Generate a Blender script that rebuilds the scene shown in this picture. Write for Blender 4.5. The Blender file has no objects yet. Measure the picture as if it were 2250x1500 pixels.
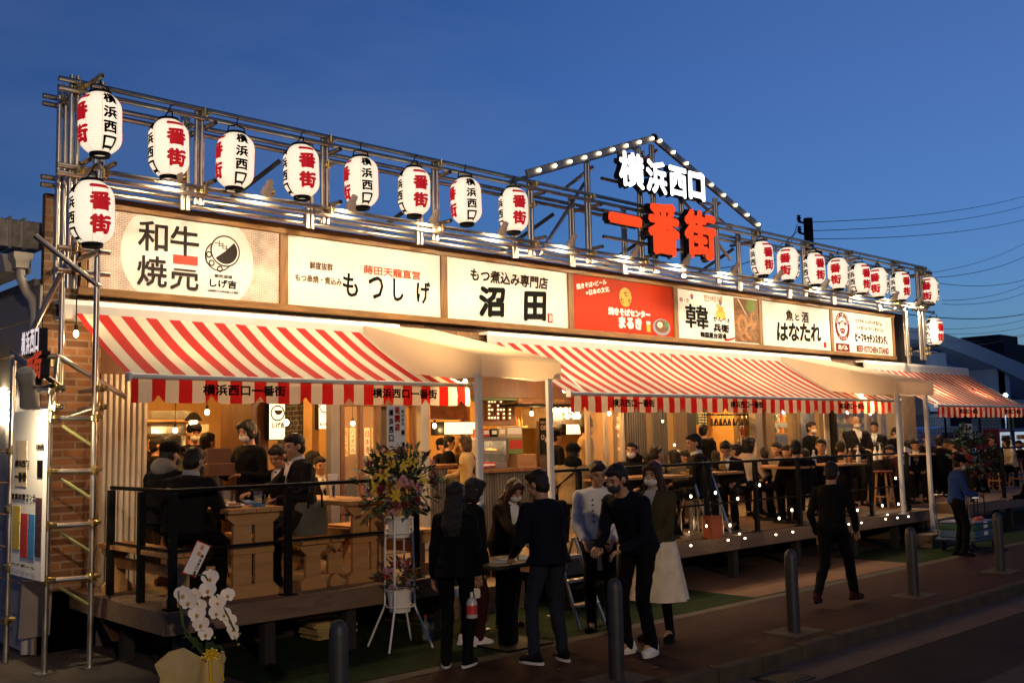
import bpy, bmesh, math, random
import numpy as np
from mathutils import Vector, Matrix, Euler
random.seed(7); rng = np.random.default_rng(7)
SC = bpy.context.scene
COL = SC.collection
R = math.radians

# ---------------------------------------------------------------- camera
CAM_H = 1.8
PITCH, ROLL, YAW = R(5.55059), R(-1.21921), R(43.03991)
LENS = 35.628
FPX = LENS / 36 * 2250
def _cam_matrix():
    cy, sy = math.cos(YAW), math.sin(YAW)
    base = np.array([[cy, -sy, 0], [0, 0, -1], [sy, cy, 0]], float)     # world -> level camera (x right, y down, z ahead)
    cp, sp = math.cos(PITCH), math.sin(PITCH)
    P = np.array([[1, 0, 0], [0, cp, sp], [0, -sp, cp]])
    cr, sr = math.cos(ROLL), math.sin(ROLL)
    Q = np.array([[cr, -sr, 0], [sr, cr, 0], [0, 0, 1]])
    return Q @ P @ base
CM = _cam_matrix()
cam_data = bpy.data.cameras.new('camera'); cam_data.lens = LENS; cam_data.sensor_width = 36; cam_data.sensor_fit = 'HORIZONTAL'
cam_data.clip_start = 0.05; cam_data.clip_end = 3000
cam = bpy.data.objects.new('camera', cam_data); COL.objects.link(cam)
cam.matrix_world = Matrix.Translation((0, 0, CAM_H)) @ Matrix(np.stack([CM[0], -CM[1], -CM[2]], 1).tolist()).to_4x4()
SC.camera = cam
def _ray(px, py): return CM.T @ np.array([px - 1125, py - 750, FPX])
def F(px, py, Y):                       # a point of the photograph on the vertical plane y = Y
    w = _ray(px, py); t = Y / w[1]; return Vector((w[0] * t, Y, CAM_H + w[2] * t))
def G(px, py, z=0.0):                   # a point of the photograph on the level plane z
    w = _ray(px, py); t = (z - CAM_H) / w[2]; return Vector((w[0] * t, w[1] * t, z))
def FX(px, Y, py=950): return F(px, py, Y).x

# ---------------------------------------------------------------- sky, exposure
world = bpy.data.worlds.new("World"); SC.world = world; world.use_nodes = True
def build_sky():
    nt = world.node_tree; N = nt.nodes; L = nt.links
    bg = N['Background']
    sky = N.new('ShaderNodeTexSky'); sky.sky_type = 'NISHITA'; sky.sun_disc = False        # after sunset
    sky.sun_elevation = R(-2); sky.sun_rotation = R(82); sky.altitude = 20; sky.dust_density = 0.5; sky.ozone_density = 3.4
    tint = N.new('ShaderNodeMixRGB'); tint.blend_type = 'MULTIPLY'; tint.inputs[0].default_value = 1; tint.inputs[2].default_value = (.61, 1.23, 1.40, 1); L.new(sky.outputs[0], tint.inputs[1])
    # thin evening clouds
    tc = N.new('ShaderNodeTexCoord'); mp = N.new('ShaderNodeMapping'); mp.inputs['Scale'].default_value = (1, 1, 3.4); L.new(tc.outputs['Generated'], mp.inputs[0])
    no = N.new('ShaderNodeTexNoise'); no.inputs['Scale'].default_value = 1.7; no.inputs['Detail'].default_value = 6; no.inputs['Roughness'].default_value = .5; L.new(mp.outputs[0], no.inputs['Vector'])
    cl = N.new('ShaderNodeMapRange'); cl.inputs[1].default_value = .40; cl.inputs[2].default_value = .8; cl.inputs[3].default_value = 0; cl.inputs[4].default_value = .55; L.new(no.outputs['Fac'], cl.inputs[0])
    # more of them towards the right, where the afterglow is
    sx = N.new('ShaderNodeSeparateXYZ'); L.new(tc.outputs['Generated'], sx.inputs[0]); ea = N.new('ShaderNodeMapRange'); ea.inputs[1].default_value = .45; ea.inputs[2].default_value = .95; ea.inputs[3].default_value = .0; ea.inputs[4].default_value = .36; L.new(sx.outputs[0], ea.inputs[0])
    ma = N.new('ShaderNodeMath'); ma.operation = 'MAXIMUM'; L.new(cl.outputs[0], ma.inputs[0]); L.new(ea.outputs[0], ma.inputs[1])
    mx = N.new('ShaderNodeMixRGB'); L.new(ma.outputs[0], mx.inputs[0]); L.new(tint.outputs[0], mx.inputs[1]); mx.inputs[2].default_value = (.135, .20, .385, 1)
    # the sky grows dim overhead after sunset
    sp = N.new('ShaderNodeSeparateXYZ'); L.new(tc.outputs['Generated'], sp.inputs[0]); zd = N.new('ShaderNodeMapRange'); zd.interpolation_type = 'SMOOTHSTEP'
    zd.inputs[1].default_value = .42; zd.inputs[2].default_value = .8; zd.inputs[3].default_value = 1; zd.inputs[4].default_value = .22; L.new(sp.outputs[2], zd.inputs[0])
    md = N.new('ShaderNodeMixRGB'); md.blend_type = 'MULTIPLY'; md.inputs[0].default_value = 1; L.new(mx.outputs[0], md.inputs[1]); L.new(zd.outputs[0], md.inputs[2])
    L.new(md.outputs[0], bg.inputs[0]); bg.inputs[1].default_value = SKY_STRENGTH
SKY_STRENGTH = 1.0
FRONT_FILL_W = 5000; SHOP_K = 4.2; AWN_K = 4.6            # lamp powers
build_sky()
SC.view_settings.view_transform = 'Standard'; SC.view_settings.look = 'None'; SC.view_settings.gamma = 1; SC.view_settings.exposure = 0
SC.view_settings.use_curve_mapping = False
SC.cycles.max_bounces = 7; SC.cycles.diffuse_bounces = 3; SC.cycles.glossy_bounces = 3; SC.cycles.transmission_bounces = 5; SC.cycles.transparent_max_bounces = 10
SC.cycles.sample_clamp_indirect = 4.0; SC.cycles.caustics_reflective = False; SC.cycles.caustics_refractive = False

# ---------------------------------------------------------------- materials
MATS = {}
def mat(name, col, rough=.6, metal=0., var=.12, vscale=6., bump=0., bscale=60., emit=None, estr=0., trans=0., alpha=1., spec=.5, sheen=0., coat=0.):
    if name in MATS: return MATS[name]
    m = bpy.data.materials.new(name); m.use_nodes = True; MATS[name] = m
    nt = m.node_tree; N = nt.nodes; L = nt.links; b = N['Principled BSDF']
    c = (*col, 1)
    b.inputs['Base Color'].default_value = c; b.inputs['Roughness'].default_value = rough; b.inputs['Metallic'].default_value = metal
    b.inputs['Specular IOR Level'].default_value = spec
    if sheen: b.inputs['Sheen Weight'].default_value = sheen
    if coat: b.inputs['Coat Weight'].default_value = coat; b.inputs['Coat Roughness'].default_value = .15
    if trans: b.inputs['Transmission Weight'].default_value = trans
    if alpha < 1: b.inputs['Alpha'].default_value = alpha
    if emit: b.inputs['Emission Color'].default_value = (*emit, 1); b.inputs['Emission Strength'].default_value = estr
    tc = None
    if var or bump:
        tc = N.new('ShaderNodeTexCoord')
    if var:
        no = N.new('ShaderNodeTexNoise'); no.inputs['Scale'].default_value = vscale; no.inputs['Detail'].default_value = 5; L.new(tc.outputs['Object'], no.inputs['Vector'])
        mr = N.new('ShaderNodeMapRange'); mr.inputs[1].default_value = .3; mr.inputs[2].default_value = .7; mr.inputs[3].default_value = 1 - var; mr.inputs[4].default_value = 1 + var * .6
        L.new(no.outputs['Fac'], mr.inputs[0])
        mx = N.new('ShaderNodeMixRGB'); mx.blend_type = 'MULTIPLY'; mx.inputs[0].default_value = 1; mx.inputs[1].default_value = c; L.new(mr.outputs[0], mx.inputs[2])
        L.new(mx.outputs[0], b.inputs['Base Color'])
        r2 = N.new('ShaderNodeMapRange'); r2.inputs[3].default_value = max(0, rough - .12); r2.inputs[4].default_value = min(1, rough + .12); L.new(no.outputs['Fac'], r2.inputs[0]); L.new(r2.outputs[0], b.inputs['Roughness'])
    if bump:
        n2 = N.new('ShaderNodeTexNoise'); n2.inputs['Scale'].default_value = bscale; n2.inputs['Detail'].default_value = 4; L.new(tc.outputs['Object'], n2.inputs['Vector'])
        bp = N.new('ShaderNodeBump'); bp.inputs['Strength'].default_value = bump; bp.inputs['Distance'].default_value = .02; L.new(n2.outputs['Fac'], bp.inputs['Height']); L.new(bp.outputs[0], b.inputs['Normal'])
    return m
def wood(name, c1, c2, scale=2.2, axis=(1, 8, 8), rough=.55):
    if name in MATS: return MATS[name]
    m = bpy.data.materials.new(name); m.use_nodes = True; MATS[name] = m
    N = m.node_tree.nodes; L = m.node_tree.links; b = N['Principled BSDF']
    tc = N.new('ShaderNodeTexCoord'); mp = N.new('ShaderNodeMapping'); mp.inputs['Scale'].default_value = axis; L.new(tc.outputs['Object'], mp.inputs[0])
    no = N.new('ShaderNodeTexNoise'); no.inputs['Scale'].default_value = scale; no.inputs['Detail'].default_value = 7; no.inputs['Distortion'].default_value = 1.2; L.new(mp.outputs[0], no.inputs['Vector'])
    rp = N.new('ShaderNodeValToRGB'); rp.color_ramp.elements[0].color = (*c1, 1); rp.color_ramp.elements[1].color = (*c2, 1); rp.color_ramp.elements[0].position = .32; rp.color_ramp.elements[1].position = .68
    L.new(no.outputs['Fac'], rp.inputs[0]); L.new(rp.outputs[0], b.inputs['Base Color']); b.inputs['Roughness'].default_value = rough
    bp = N.new('ShaderNodeBump'); bp.inputs['Strength'].default_value = .25; bp.inputs['Distance'].default_value = .01; L.new(no.outputs['Fac'], bp.inputs['Height']); L.new(bp.outputs[0], b.inputs['Normal'])
    return m
def translucent(m, col, fac):
    N = m.node_tree.nodes; L = m.node_tree.links; out = N['Material Output']; b = N['Principled BSDF']; tr = N.new('ShaderNodeBsdfTranslucent'); tr.inputs[0].default_value = (*col, 1)
    mx = N.new('ShaderNodeMixShader'); mx.inputs[0].default_value = fac; L.new(b.outputs[0], mx.inputs[1]); L.new(tr.outputs[0], mx.inputs[2]); L.new(mx.outputs[0], out.inputs[0]); return m
def brick(name, c1, c2, mortar, sx=.21, sy=.07, msize=.008, axes='XZ', rough=.75, seg_bias=0.):
    if name in MATS: return MATS[name]
    m = bpy.data.materials.new(name); m.use_nodes = True; MATS[name] = m
    N = m.node_tree.nodes; L = m.node_tree.links; b = N['Principled BSDF']
    tc = N.new('ShaderNodeTexCoord'); sp = N.new('ShaderNodeSeparateXYZ'); cb = N.new('ShaderNodeCombineXYZ'); L.new(tc.outputs['Object'], sp.inputs[0])
    ad = N.new('ShaderNodeMath'); ad.operation = 'ADD'
    if axes == 'XZ':
        L.new(sp.outputs[0], ad.inputs[0]); L.new(sp.outputs[1], ad.inputs[1]); L.new(ad.outputs[0], cb.inputs[0]); L.new(sp.outputs[2], cb.inputs[1])
    else:
        L.new(sp.outputs[0], cb.inputs[0]); L.new(sp.outputs[1], cb.inputs[1])
    bt = N.new('ShaderNodeTexBrick'); L.new(cb.outputs[0], bt.inputs['Vector'])
    bt.inputs['Scale'].default_value = 1; bt.inputs['Brick Width'].default_value = sx; bt.inputs['Row Height'].default_value = sy; bt.inputs['Mortar Size'].default_value = msize
    bt.inputs['Color1'].default_value = (*c1, 1); bt.inputs['Color2'].default_value = (*c2, 1); bt.inputs['Mortar'].default_value = (*mortar, 1); bt.inputs['Bias'].default_value = seg_bias
    no = N.new('ShaderNodeTexNoise'); no.inputs['Scale'].default_value = 7; no.inputs['Detail'].default_value = 6; L.new(tc.outputs['Object'], no.inputs['Vector'])
    mr = N.new('ShaderNodeMapRange'); mr.inputs[1].default_value = .3; mr.inputs[2].default_value = .7; mr.inputs[3].default_value = .7; mr.inputs[4].default_value = 1.15; L.new(no.outputs['Fac'], mr.inputs[0])
    mx = N.new('ShaderNodeMixRGB'); mx.blend_type = 'MULTIPLY'; mx.inputs[0].default_value = 1; L.new(bt.outputs['Color'], mx.inputs[1]); L.new(mr.outputs[0], mx.inputs[2]); L.new(mx.outputs[0], b.inputs['Base Color'])
    b.inputs['Roughness'].default_value = rough
    bp = N.new('ShaderNodeBump'); bp.inputs['Strength'].default_value = .6; bp.inputs['Distance'].default_value = .006; bp.invert = True; L.new(bt.outputs['Fac'], bp.inputs['Height']); L.new(bp.outputs[0], b.inputs['Normal'])
    return m
def glow(name, col, s): return mat(name, (col[0] * .8, col[1] * .8, col[2] * .8), .5, var=0, emit=col, estr=s)

# ---------------------------------------------------------------- mesh builder
def world_loc(o):
    v = Vector((0, 0, 0))
    while o: v += o.location; o = o.parent
    return v
def link(name, me, parent=None, loc=None):
    o = bpy.data.objects.new(name, me); COL.objects.link(o)
    if parent: o.parent = parent
    if loc is not None: o.location = loc
    return o
class MB:
    def __init__(s): s.v = []; s.f = []; s.m = []; s.cur = 0; s.ms = []
    def slot(s, material):
        if material not in s.ms: s.ms.append(material)
        s.cur = s.ms.index(material); return s
    def add(s, vs, fs):
        n = len(s.v); s.v.extend([tuple(p) for p in vs])
        for f in fs: s.f.append([n + i for i in f]); s.m.append(s.cur)
        return s
    def box(s, x0, x1, y0, y1, z0, z1, bev=0.0):
        return s.obox(((x0 + x1) / 2, (y0 + y1) / 2, (z0 + z1) / 2), (abs(x1 - x0), abs(y1 - y0), abs(z1 - z0)), None, bev)
    def obox(s, c, d, rot=None, bev=0.0):
        M = rot if rot is not None else Matrix.Identity(3); c = Vector(c)
        h = [q / 2 for q in d]
        if bev <= 0 or bev * 2 >= min(d):
            vs = [c + M @ Vector((sx * h[0], sy * h[1], sz * h[2])) for sx in (-1, 1) for sy in (-1, 1) for sz in (-1, 1)]
            fs = [(0, 1, 3, 2), (4, 6, 7, 5), (0, 4, 5, 1), (2, 3, 7, 6), (0, 2, 6, 4), (1, 5, 7, 3)]
            return s.add(vs, fs)
        vs = []; idx = {}
        for sx in (-1, 1):
            for sy in (-1, 1):
                for sz in (-1, 1):
                    for a in range(3):
                        q = [sx * h[0], sy * h[1], sz * h[2]]
                        for k in range(3):
                            if k != a: q[k] -= (1 if q[k] > 0 else -1) * bev
                        idx[(sx, sy, sz, a)] = len(vs); vs.append(c + M @ Vector(q))
        fs = []
        for a in range(3):
            b, d_ = (a + 1) % 3, (a + 2) % 3
            for sg in (-1, 1):
                ring = []
                for (p, q) in ((-1, -1), (1, -1), (1, 1), (-1, 1)):
                    k = [0, 0, 0]; k[a] = sg; k[b] = p; k[d_] = q; ring.append(idx[(*k, a)])
                fs.append(ring if sg > 0 else ring[::-1])
            for p in (-1, 1):
                for q in (-1, 1):
                    k0 = [0, 0, 0]; k1 = [0, 0, 0]; k0[a] = -1; k1[a] = 1; k0[b] = k1[b] = p; k0[d_] = k1[d_] = q
                    r_ = [idx[(*k0, b)], idx[(*k1, b)], idx[(*k1, d_)], idx[(*k0, d_)]]
                    fs.append(r_ if p * q > 0 else r_[::-1])
        for sx in (-1, 1):
            for sy in (-1, 1):
                for sz in (-1, 1):
                    t = [idx[(sx, sy, sz, a)] for a in range(3)]; fs.append(t if sx * sy * sz > 0 else t[::-1])
        return s.add(vs, fs)
    def ring_loft(s, rings, cap=True, closed=True):
        n = len(rings[0]); vs = [p for r_ in rings for p in r_]; fs = []
        for i in range(len(rings) - 1):
            for k in range(n if closed else n - 1):
                a = i * n + k; b = i * n + (k + 1) % n; fs.append((a, b, b + n, a + n))
        if cap: fs.append(tuple(range(n))[::-1]); fs.append(tuple((len(rings) - 1) * n + k for k in range(n)))
        return s.add(vs, fs)
    def tube(s, p, q, r, n=10, r2=None, cap=True):
        return s.path([p, q], [r, r if r2 is None else r2], n, cap)
    def path(s, pts, r, n=8, cap=True):
        pts = [Vector(p) for p in pts]; rings = []
        rs = r if isinstance(r, (list, tuple)) else [r] * len(pts)
        t0 = (pts[1] - pts[0]).normalized(); up = Vector((0, 0, 1)) if abs(t0.z) < .9 else Vector((1, 0, 0))
        u = t0.cross(up).normalized()
        for i, p in enumerate(pts):
            t = (pts[min(i + 1, len(pts) - 1)] - pts[max(i - 1, 0)]).normalized()
            u = (u - t * u.dot(t)).normalized(); w = t.cross(u)
            rings.append([p + (u * math.cos(2 * math.pi * k / n) + w * math.sin(2 * math.pi * k / n)) * rs[i] for k in range(n)])
        return s.ring_loft(rings, cap)
    def pipe(s, p, q, r, n=12, hollow=.004):                 # an open scaffold pipe: its ends show the bore
        p = Vector(p); q = Vector(q); t = (q - p).normalized(); up = Vector((0, 0, 1)) if abs(t.z) < .9 else Vector((1, 0, 0))
        u = t.cross(up).normalized(); w = t.cross(u)
        c = lambda o, rr: [o + (u * math.cos(2 * math.pi * k / n) + w * math.sin(2 * math.pi * k / n)) * rr for k in range(n)]
        return s.ring_loft([c(p + t * .08, r - hollow), c(p, r - hollow), c(p, r), c(q, r), c(q, r - hollow), c(q - t * .08, r - hollow)], True)
    def lathe(s, prof, n=20, c=(0, 0, 0), cap=True, sy=1.0):
        c = Vector(c)
        return s.ring_loft([[c + Vector((r_ * math.cos(2 * math.pi * k / n), sy * r_ * math.sin(2 * math.pi * k / n), z)) for k in range(n)] for r_, z in prof], cap)
    def ball(s, c, r, n=10, m=7, rot=None):
        r = (r, r, r) if not isinstance(r, (tuple, list)) else r; c = Vector(c); M = rot if rot is not None else Matrix.Identity(3)
        vs = []; fs = []
        for i in range(1, m):
            a = math.pi * i / m
            for k in range(n):
                b = 2 * math.pi * k / n; vs.append(c + M @ Vector((r[0] * math.sin(a) * math.cos(b), r[1] * math.sin(a) * math.sin(b), r[2] * math.cos(a))))
        top = len(vs); vs.append(c + M @ Vector((0, 0, r[2]))); bot = len(vs); vs.append(c + M @ Vector((0, 0, -r[2])))
        for i in range(m - 2):
            for k in range(n): fs.append((i * n + k, (i + 1) * n + k, (i + 1) * n + (k + 1) % n, i * n + (k + 1) % n))
        for k in range(n):
            fs.append((top, k, (k + 1) % n)); fs.append((bot, (m - 2) * n + (k + 1) % n, (m - 2) * n + k))
        return s.add(vs, fs)
    def prism(s, pts, a, b, f):                              # outline pts (2-D) pushed from a to b; f(u, v, w) -> 3-D
        n = len(pts); vs = [f(u, v, a) for u, v in pts] + [f(u, v, b) for u, v in pts]
        fs = [tuple(range(n))[::-1], tuple(range(n, 2 * n))] + [(i, (i + 1) % n, n + (i + 1) % n, n + i) for i in range(n)]
        return s.add(vs, fs)
    def quad(s, a, b, c, d): return s.add([a, b, c, d], [(0, 1, 2, 3)])
    def build(s, name, material=None, parent=None, smooth=True, sharp=.7, w=True, recalc=False):
        me = bpy.data.meshes.new(name)
        off = world_loc(parent) if (parent and w) else Vector((0, 0, 0))
        me.from_pydata([(p[0] - off.x, p[1] - off.y, p[2] - off.z) for p in s.v], [], s.f)
        if material is not None and not s.ms: s.ms = [material]
        for q in s.ms: me.materials.append(q)
        me.polygons.foreach_set('material_index', s.m)
        if recalc:
            bm = bmesh.new(); bm.from_mesh(me); bmesh.ops.recalc_face_normals(bm, faces=bm.faces); bm.to_mesh(me); bm.free()
        if smooth:
            me.polygons.foreach_set('use_smooth', [True] * len(me.polygons)); me.set_sharp_from_angle(angle=sharp)
        me.update()
        return link(name, me, parent)
def tag(o, label=None, cat=None, group=None, kind=None):
    if label: o['label'] = label
    if cat: o['category'] = cat
    if group: o['group'] = group
    if kind: o['kind'] = kind
    return o
def thing(name, label, cat, loc=(0, 0, 0), group=None):
    o = bpy.data.objects.new(name, None); o.empty_display_size = .1; COL.objects.link(o); o.location = loc
    return tag(o, label, cat, group)
def dup(root, loc=None, rz=None, label=None, parent=None):
    c = root.copy(); COL.objects.link(c); c.parent = parent
    if loc is not None: c.location = loc
    if rz is not None: c.rotation_euler = (0, 0, rz)
    if label: c['label'] = label
    for ch in list(root.children): dup(ch, parent=c)
    return c
def struct(o): return tag(o, kind='structure')

# ---------------------------------------------------------------- writing
_GL = {}
def glyphs(text, bold=0.0, res=2):
    key = (text, bold, res)
    if key in _GL: return _GL[key]
    cu = bpy.data.curves.new('writing', 'FONT'); cu.body = text; cu.size = 1; cu.resolution_u = res; cu.offset = bold
    o = bpy.data.objects.new('writing', cu); COL.objects.link(o)
    dg = bpy.context.evaluated_depsgraph_get(); ev = o.evaluated_get(dg); me = ev.to_mesh()
    v = np.array([(p.co.x, p.co.y) for p in me.vertices]).reshape(-1, 2); f = [tuple(p.vertices) for p in me.polygons]
    ev.to_mesh_clear(); bpy.data.objects.remove(o); bpy.data.curves.remove(cu)
    _GL[key] = (v, f); return v, f
def text2d(text, w, h, fat=0.0, keep=False, slant=0.0):
    """outline faces of a line of writing stretched to w x h, centred on 0; fat = extra stroke weight in metres (shifted copies)"""
    v, f = glyphs(text)
    if not len(v): return []
    lo = v.min(0); hi = v.max(0); c = (lo + hi) / 2; sp = np.maximum(hi - lo, 1e-6)
    sc = np.array([(w - fat * 1.6) / sp[0], (h - fat * 1.6) / sp[1]])
    if keep: sc[:] = sc.min()
    u = (v - c) * sc
    if slant: u[:, 0] += u[:, 1] * slant
    out = [(u, f)]
    if fat > 0:
        for k in range(6):
            a = k * math.pi / 3 + .3; out.append((u + np.array([math.cos(a), math.sin(a)]) * fat * .8, f))
    return out
def put_text(mb, text, c, w, h, ux=(1, 0, 0), uz=(0, 0, 1), n=(0, -1, 0), fat=0.0, lift=.003, keep=False, slant=0.0, rot=0.0, depth=0.0):
    c = Vector(c); ux = Vector(ux); uz = Vector(uz); n = Vector(n)
    if rot: ux, uz = ux * math.cos(rot) + uz * math.sin(rot), uz * math.cos(rot) - ux * math.sin(rot)
    for i, (u, f) in enumerate(text2d(text, w, h, fat, keep, slant)):
        o = c + n * (lift + .0004 * i)
        vs = [o + ux * float(p[0]) + uz * float(p[1]) for p in u]
        mb.add(vs, f)
        if depth:                                            # raised letter: side walls back to the plate
            ed = {}
            for q in f:
                for a, b in zip(q, q[1:] + q[:1]): ed[(a, b)] = 1
            bnd = [(a, b) for (a, b) in ed if (b, a) not in ed]
            yield_side = getattr(mb, 'side', None)
            tgt = yield_side if yield_side is not None else mb
            for a, b in bnd: tgt.add([vs[a], vs[b], vs[b] - n * depth, vs[a] - n * depth], [(0, 1, 2, 3)])
def column(mb, text, c, ch, cw, step, ux=(1, 0, 0), n=(0, -1, 0), fat=0.0, lift=.003):
    c = Vector(c); k = len(text)
    for i, t in enumerate(text): put_text(mb, t, c + Vector((0, 0, (k - 1) / 2 - i)) * step, cw, ch if t not in '一・ー' else ch * .16, ux, (0, 0, 1), n, fat, lift)
# ================================================================ materials of the place
YF = 9.6            # wall and sign board plane
YA = 8.15           # front bar of the awnings
YD = 7.6            # front edge of the decks
ZD = .54            # deck top
M_ASPH = mat('asphalt', (.032, .029, .028), .85, var=.45, vscale=1.3, bump=.9, bscale=140)
M_PAVE = brick('pavers', (.046, .016, .011), (.036, .0135, .010), (.025, .012, .010), .2, .1, .004, 'XY', .8)
M_KERB = mat('kerb_stone', (.065, .052, .036), .8, var=.3, vscale=4, bump=.4, bscale=70)
M_GUT = mat('gutter_concrete', (.12, .092, .076), .85, var=.22, vscale=3, bump=.3, bscale=90)
M_TURF = mat('turf', (.022, .038, .010), .95, var=.35, vscale=9, bump=1., bscale=220)
M_CONC = mat('concrete', (.09, .075, .06), .85, var=.25, vscale=4, bump=.3, bscale=60)
M_STEEL = mat('galvanised_steel', (.60, .54, .45), .36, 1., var=.18, vscale=5)
M_BRASS = mat('zinc_brass', (.6, .46, .2), .35, 1., var=.2, vscale=20)
M_BLACK = mat('black_metal', (.006, .006, .006), .6, .0, spec=.12, var=0)
M_WHITE = mat('white_paint', (.75, .72, .66), .45, var=.06)
M_CREAM = mat('cream_canvas', (.80, .68, .52), .8, var=.06, vscale=3, bump=.15, bscale=300)
M_RED = mat('awning_red', (.46, .014, .009), .75, var=.06, vscale=4, bump=.12, bscale=400)
M_AWH = mat('awning_white', (.70, .63, .53), .75, var=.05, vscale=4, bump=.12, bscale=400)
translucent(M_RED, (.70, .014, .008), .5); translucent(M_AWH, (.92, .80, .62), .5); translucent(M_CREAM, (.95, .78, .54), .5)
M_FWOOD = wood('brown_timber', (.15, .066, .016), (.29, .14, .038))
M_TAN = wood('pale_timber', (.36, .17, .052), (.47, .25, .085), rough=.6)
M_DECK = wood('deck_board', (.125, .075, .042), (.19, .12, .07), rough=.65)
M_BRICK = brick('brown_brick', (.34, .155, .055), (.13, .062, .03), (.30, .22, .15), .22, .072, .010)
M_SIDING = mat('grey_siding', (.34, .31, .28), .7, var=.1, vscale=2)
M_DARK = mat('dark_void', (.02, .016, .013), .9, var=.2)
M_INK = mat('black_ink', (.004, .0035, .003), .7, var=0, spec=.08)
M_REDINK = mat('red_ink', (.40, .008, .008), .7, var=0, spec=.1)
M_BROWNINK = mat('brown_ink', (.022, .012, .007), .7, var=0, spec=.08)
M_PAPER = mat('white_paper', (.8, .76, .68), .7, var=.04)
M_GLASS = mat('clear_glass', (.95, .97, .95), .03, trans=1., var=0)
M_PANE = mat('window_pane', (.5, .5, .46), .04, var=0, alpha=.16, spec=.8)

for m_ in (M_ASPH, M_PAVE, M_KERB, M_GUT, M_TURF, M_CONC): m_.node_tree.nodes['Principled BSDF'].inputs['Specular IOR Level'].default_value = .12
# ================================================================ ground
def sheet(name, x0, x1, y0, y1, z, m):
    b = MB(); b.quad((x0, y0, z), (x1, y0, z), (x1, y1, z), (x0, y1, z)); return struct(b.build(name, m))
sheet('ground', -400, 1200, 4.93, 1400, -.02, M_CONC)
sheet('road', -300, 900, -60, 4.6, -.12, M_ASPH)
KB = MB()
x = -60.0
while x < 90:
    KB.box(x + .010, x + .590, 4.80, 4.93, -.14, 0.006 + .004 * math.sin(x * 3.3), .016); x += .6
struct(KB.build('kerb', M_KERB))
b = MB(); b.quad((-60, 4.36, -.116), (90, 4.36, -.116), (90, 4.81, -.104), (-60, 4.81, -.104)); struct(b.build('gutter', M_GUT))
b = MB(); b.box(6.9, 7.3, 4.40, 4.74, -.13, -.098)
for k in range(9): b.box(6.92 + k * .042, 6.94 + k * .042, 4.43, 4.71, -.098, -.088)
tag(b.build('drain_grate', mat('grate_iron', (.03, .027, .024), .6, .3)), 'iron drain grate in the gutter below the kerb', 'drain')
b = MB(); b.quad((7.6, 2.2, -.1165), (12.5, 2.35, -.1165), (12.5, 3.5, -.1165), (7.6, 3.4, -.1165)); struct(b.build('road_patch', mat('asphalt_patch', (.022, .020, .020), .8, var=.4, vscale=2, bump=.8, bscale=120)))
sheet('pavement', -60, 90, 4.93, 6.42, 0.0, M_PAVE)
sheet('pavement_edge', -60, 90, 6.42, 6.56, .004, M_CONC)
sheet('forecourt', -60, 90, 6.56, 9.62, -.004, M_CONC)
tag(sheet('turf_mat', 3.9, 9.78, 6.58, 8.6, .004, M_TURF), kind='structure')
sheet('turf_mat', 13.6, 19.5, 6.58, 7.9, .004, M_TURF)
M_TANMAT = mat('tan_paving', (.13, .055, .02), .9, var=.2, vscale=5, bump=.3, bscale=80)
sheet('tan_paving', 9.78, 13.6, 6.60, 8.4, .004, M_TANMAT)
sheet('access_cover', 3.05, 3.75, 6.6, 7.1, .003, mat('cover_plate', (.09, .075, .06), .7, .2, var=.3, bump=.4, bscale=40))

# ================================================================ decks
def deck(x0, x1, y1, z, label, legs):
    t = thing('deck', label, 'deck', (x0, YD, 0))
    b = MB(); k = YD
    while k < y1 - .02:
        b.box(x0, x1, k + .003, min(k + .142, y1), z - .03, z, .003); k += .145
    b.build('deck_boards', M_DECK, t)
    f = MB(); f.box(x0 - .03, x1 + .03, YD - .034, YD - .002, z - .17, z + .004, .004); f.box(x0 - .034, x0 - .002, YD, y1, z - .17, z + .003, .004); f.box(x1 + .002, x1 + .034, YD, y1, z - .17, z + .003, .004)
    f.build('fascia', M_DECK, t)
    for lx in legs:
        for ly in (YD + .06, YD + 1.1):
            p = MB(); p.box(lx - .05, lx + .05, ly, ly + .1, -.004, z - .031, .004); p.build('leg', M_DARK, t)
    return t
deck(3.44, 6.35, YF - .02, ZD, 'brown timber deck under the left awning, beside the scaffold tower', (3.6, 4.35, 5.15, 6.2))
deck(7.75, 16.38, YF - .02, ZD, 'long brown timber deck dotted with small lights under the middle awning', (7.9, 9.4, 10.97, 12.45, 14.0, 15.3, 16.2))
deck(17.75, 25.5, YF - .02, ZD, 'brown timber deck at the far right end beside the fence', (17.9, 19.8, 21.8, 24))
t = thing('step_platform', 'low brown timber steps below the right canopy between two decks', 'steps', (16.9, 7.8, 0))
b = MB(); b.box(15.5, 17.7, 7.22, 7.598 - .04, 0.0, .205, .006); b.build('lower_step', M_DECK, t)
b = MB(); b.box(16.45, 17.7, 7.58, 8.2, 0.0, .37, .006); b.build('upper_step', M_DECK, t)
b = MB(); b.box(16.45, 17.7, 8.21, YF - .03, 0.0, ZD - .01, .006); b.build('landing', M_DECK, t)
t = thing('step_platform', 'wide dark entrance steps below the cream canopy near the reception table', 'steps', (7.0, 8.2, 0))
b = MB(); b.box(6.42, 7.68, 8.1, 8.62, 0.0, .28, .006); b.build('lower_step', M_DECK, t)
b = MB(); b.box(6.42, 7.68, 8.63, YF - .03, 0.0, ZD - .01, .006); b.build('landing', M_DECK, t)

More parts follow.
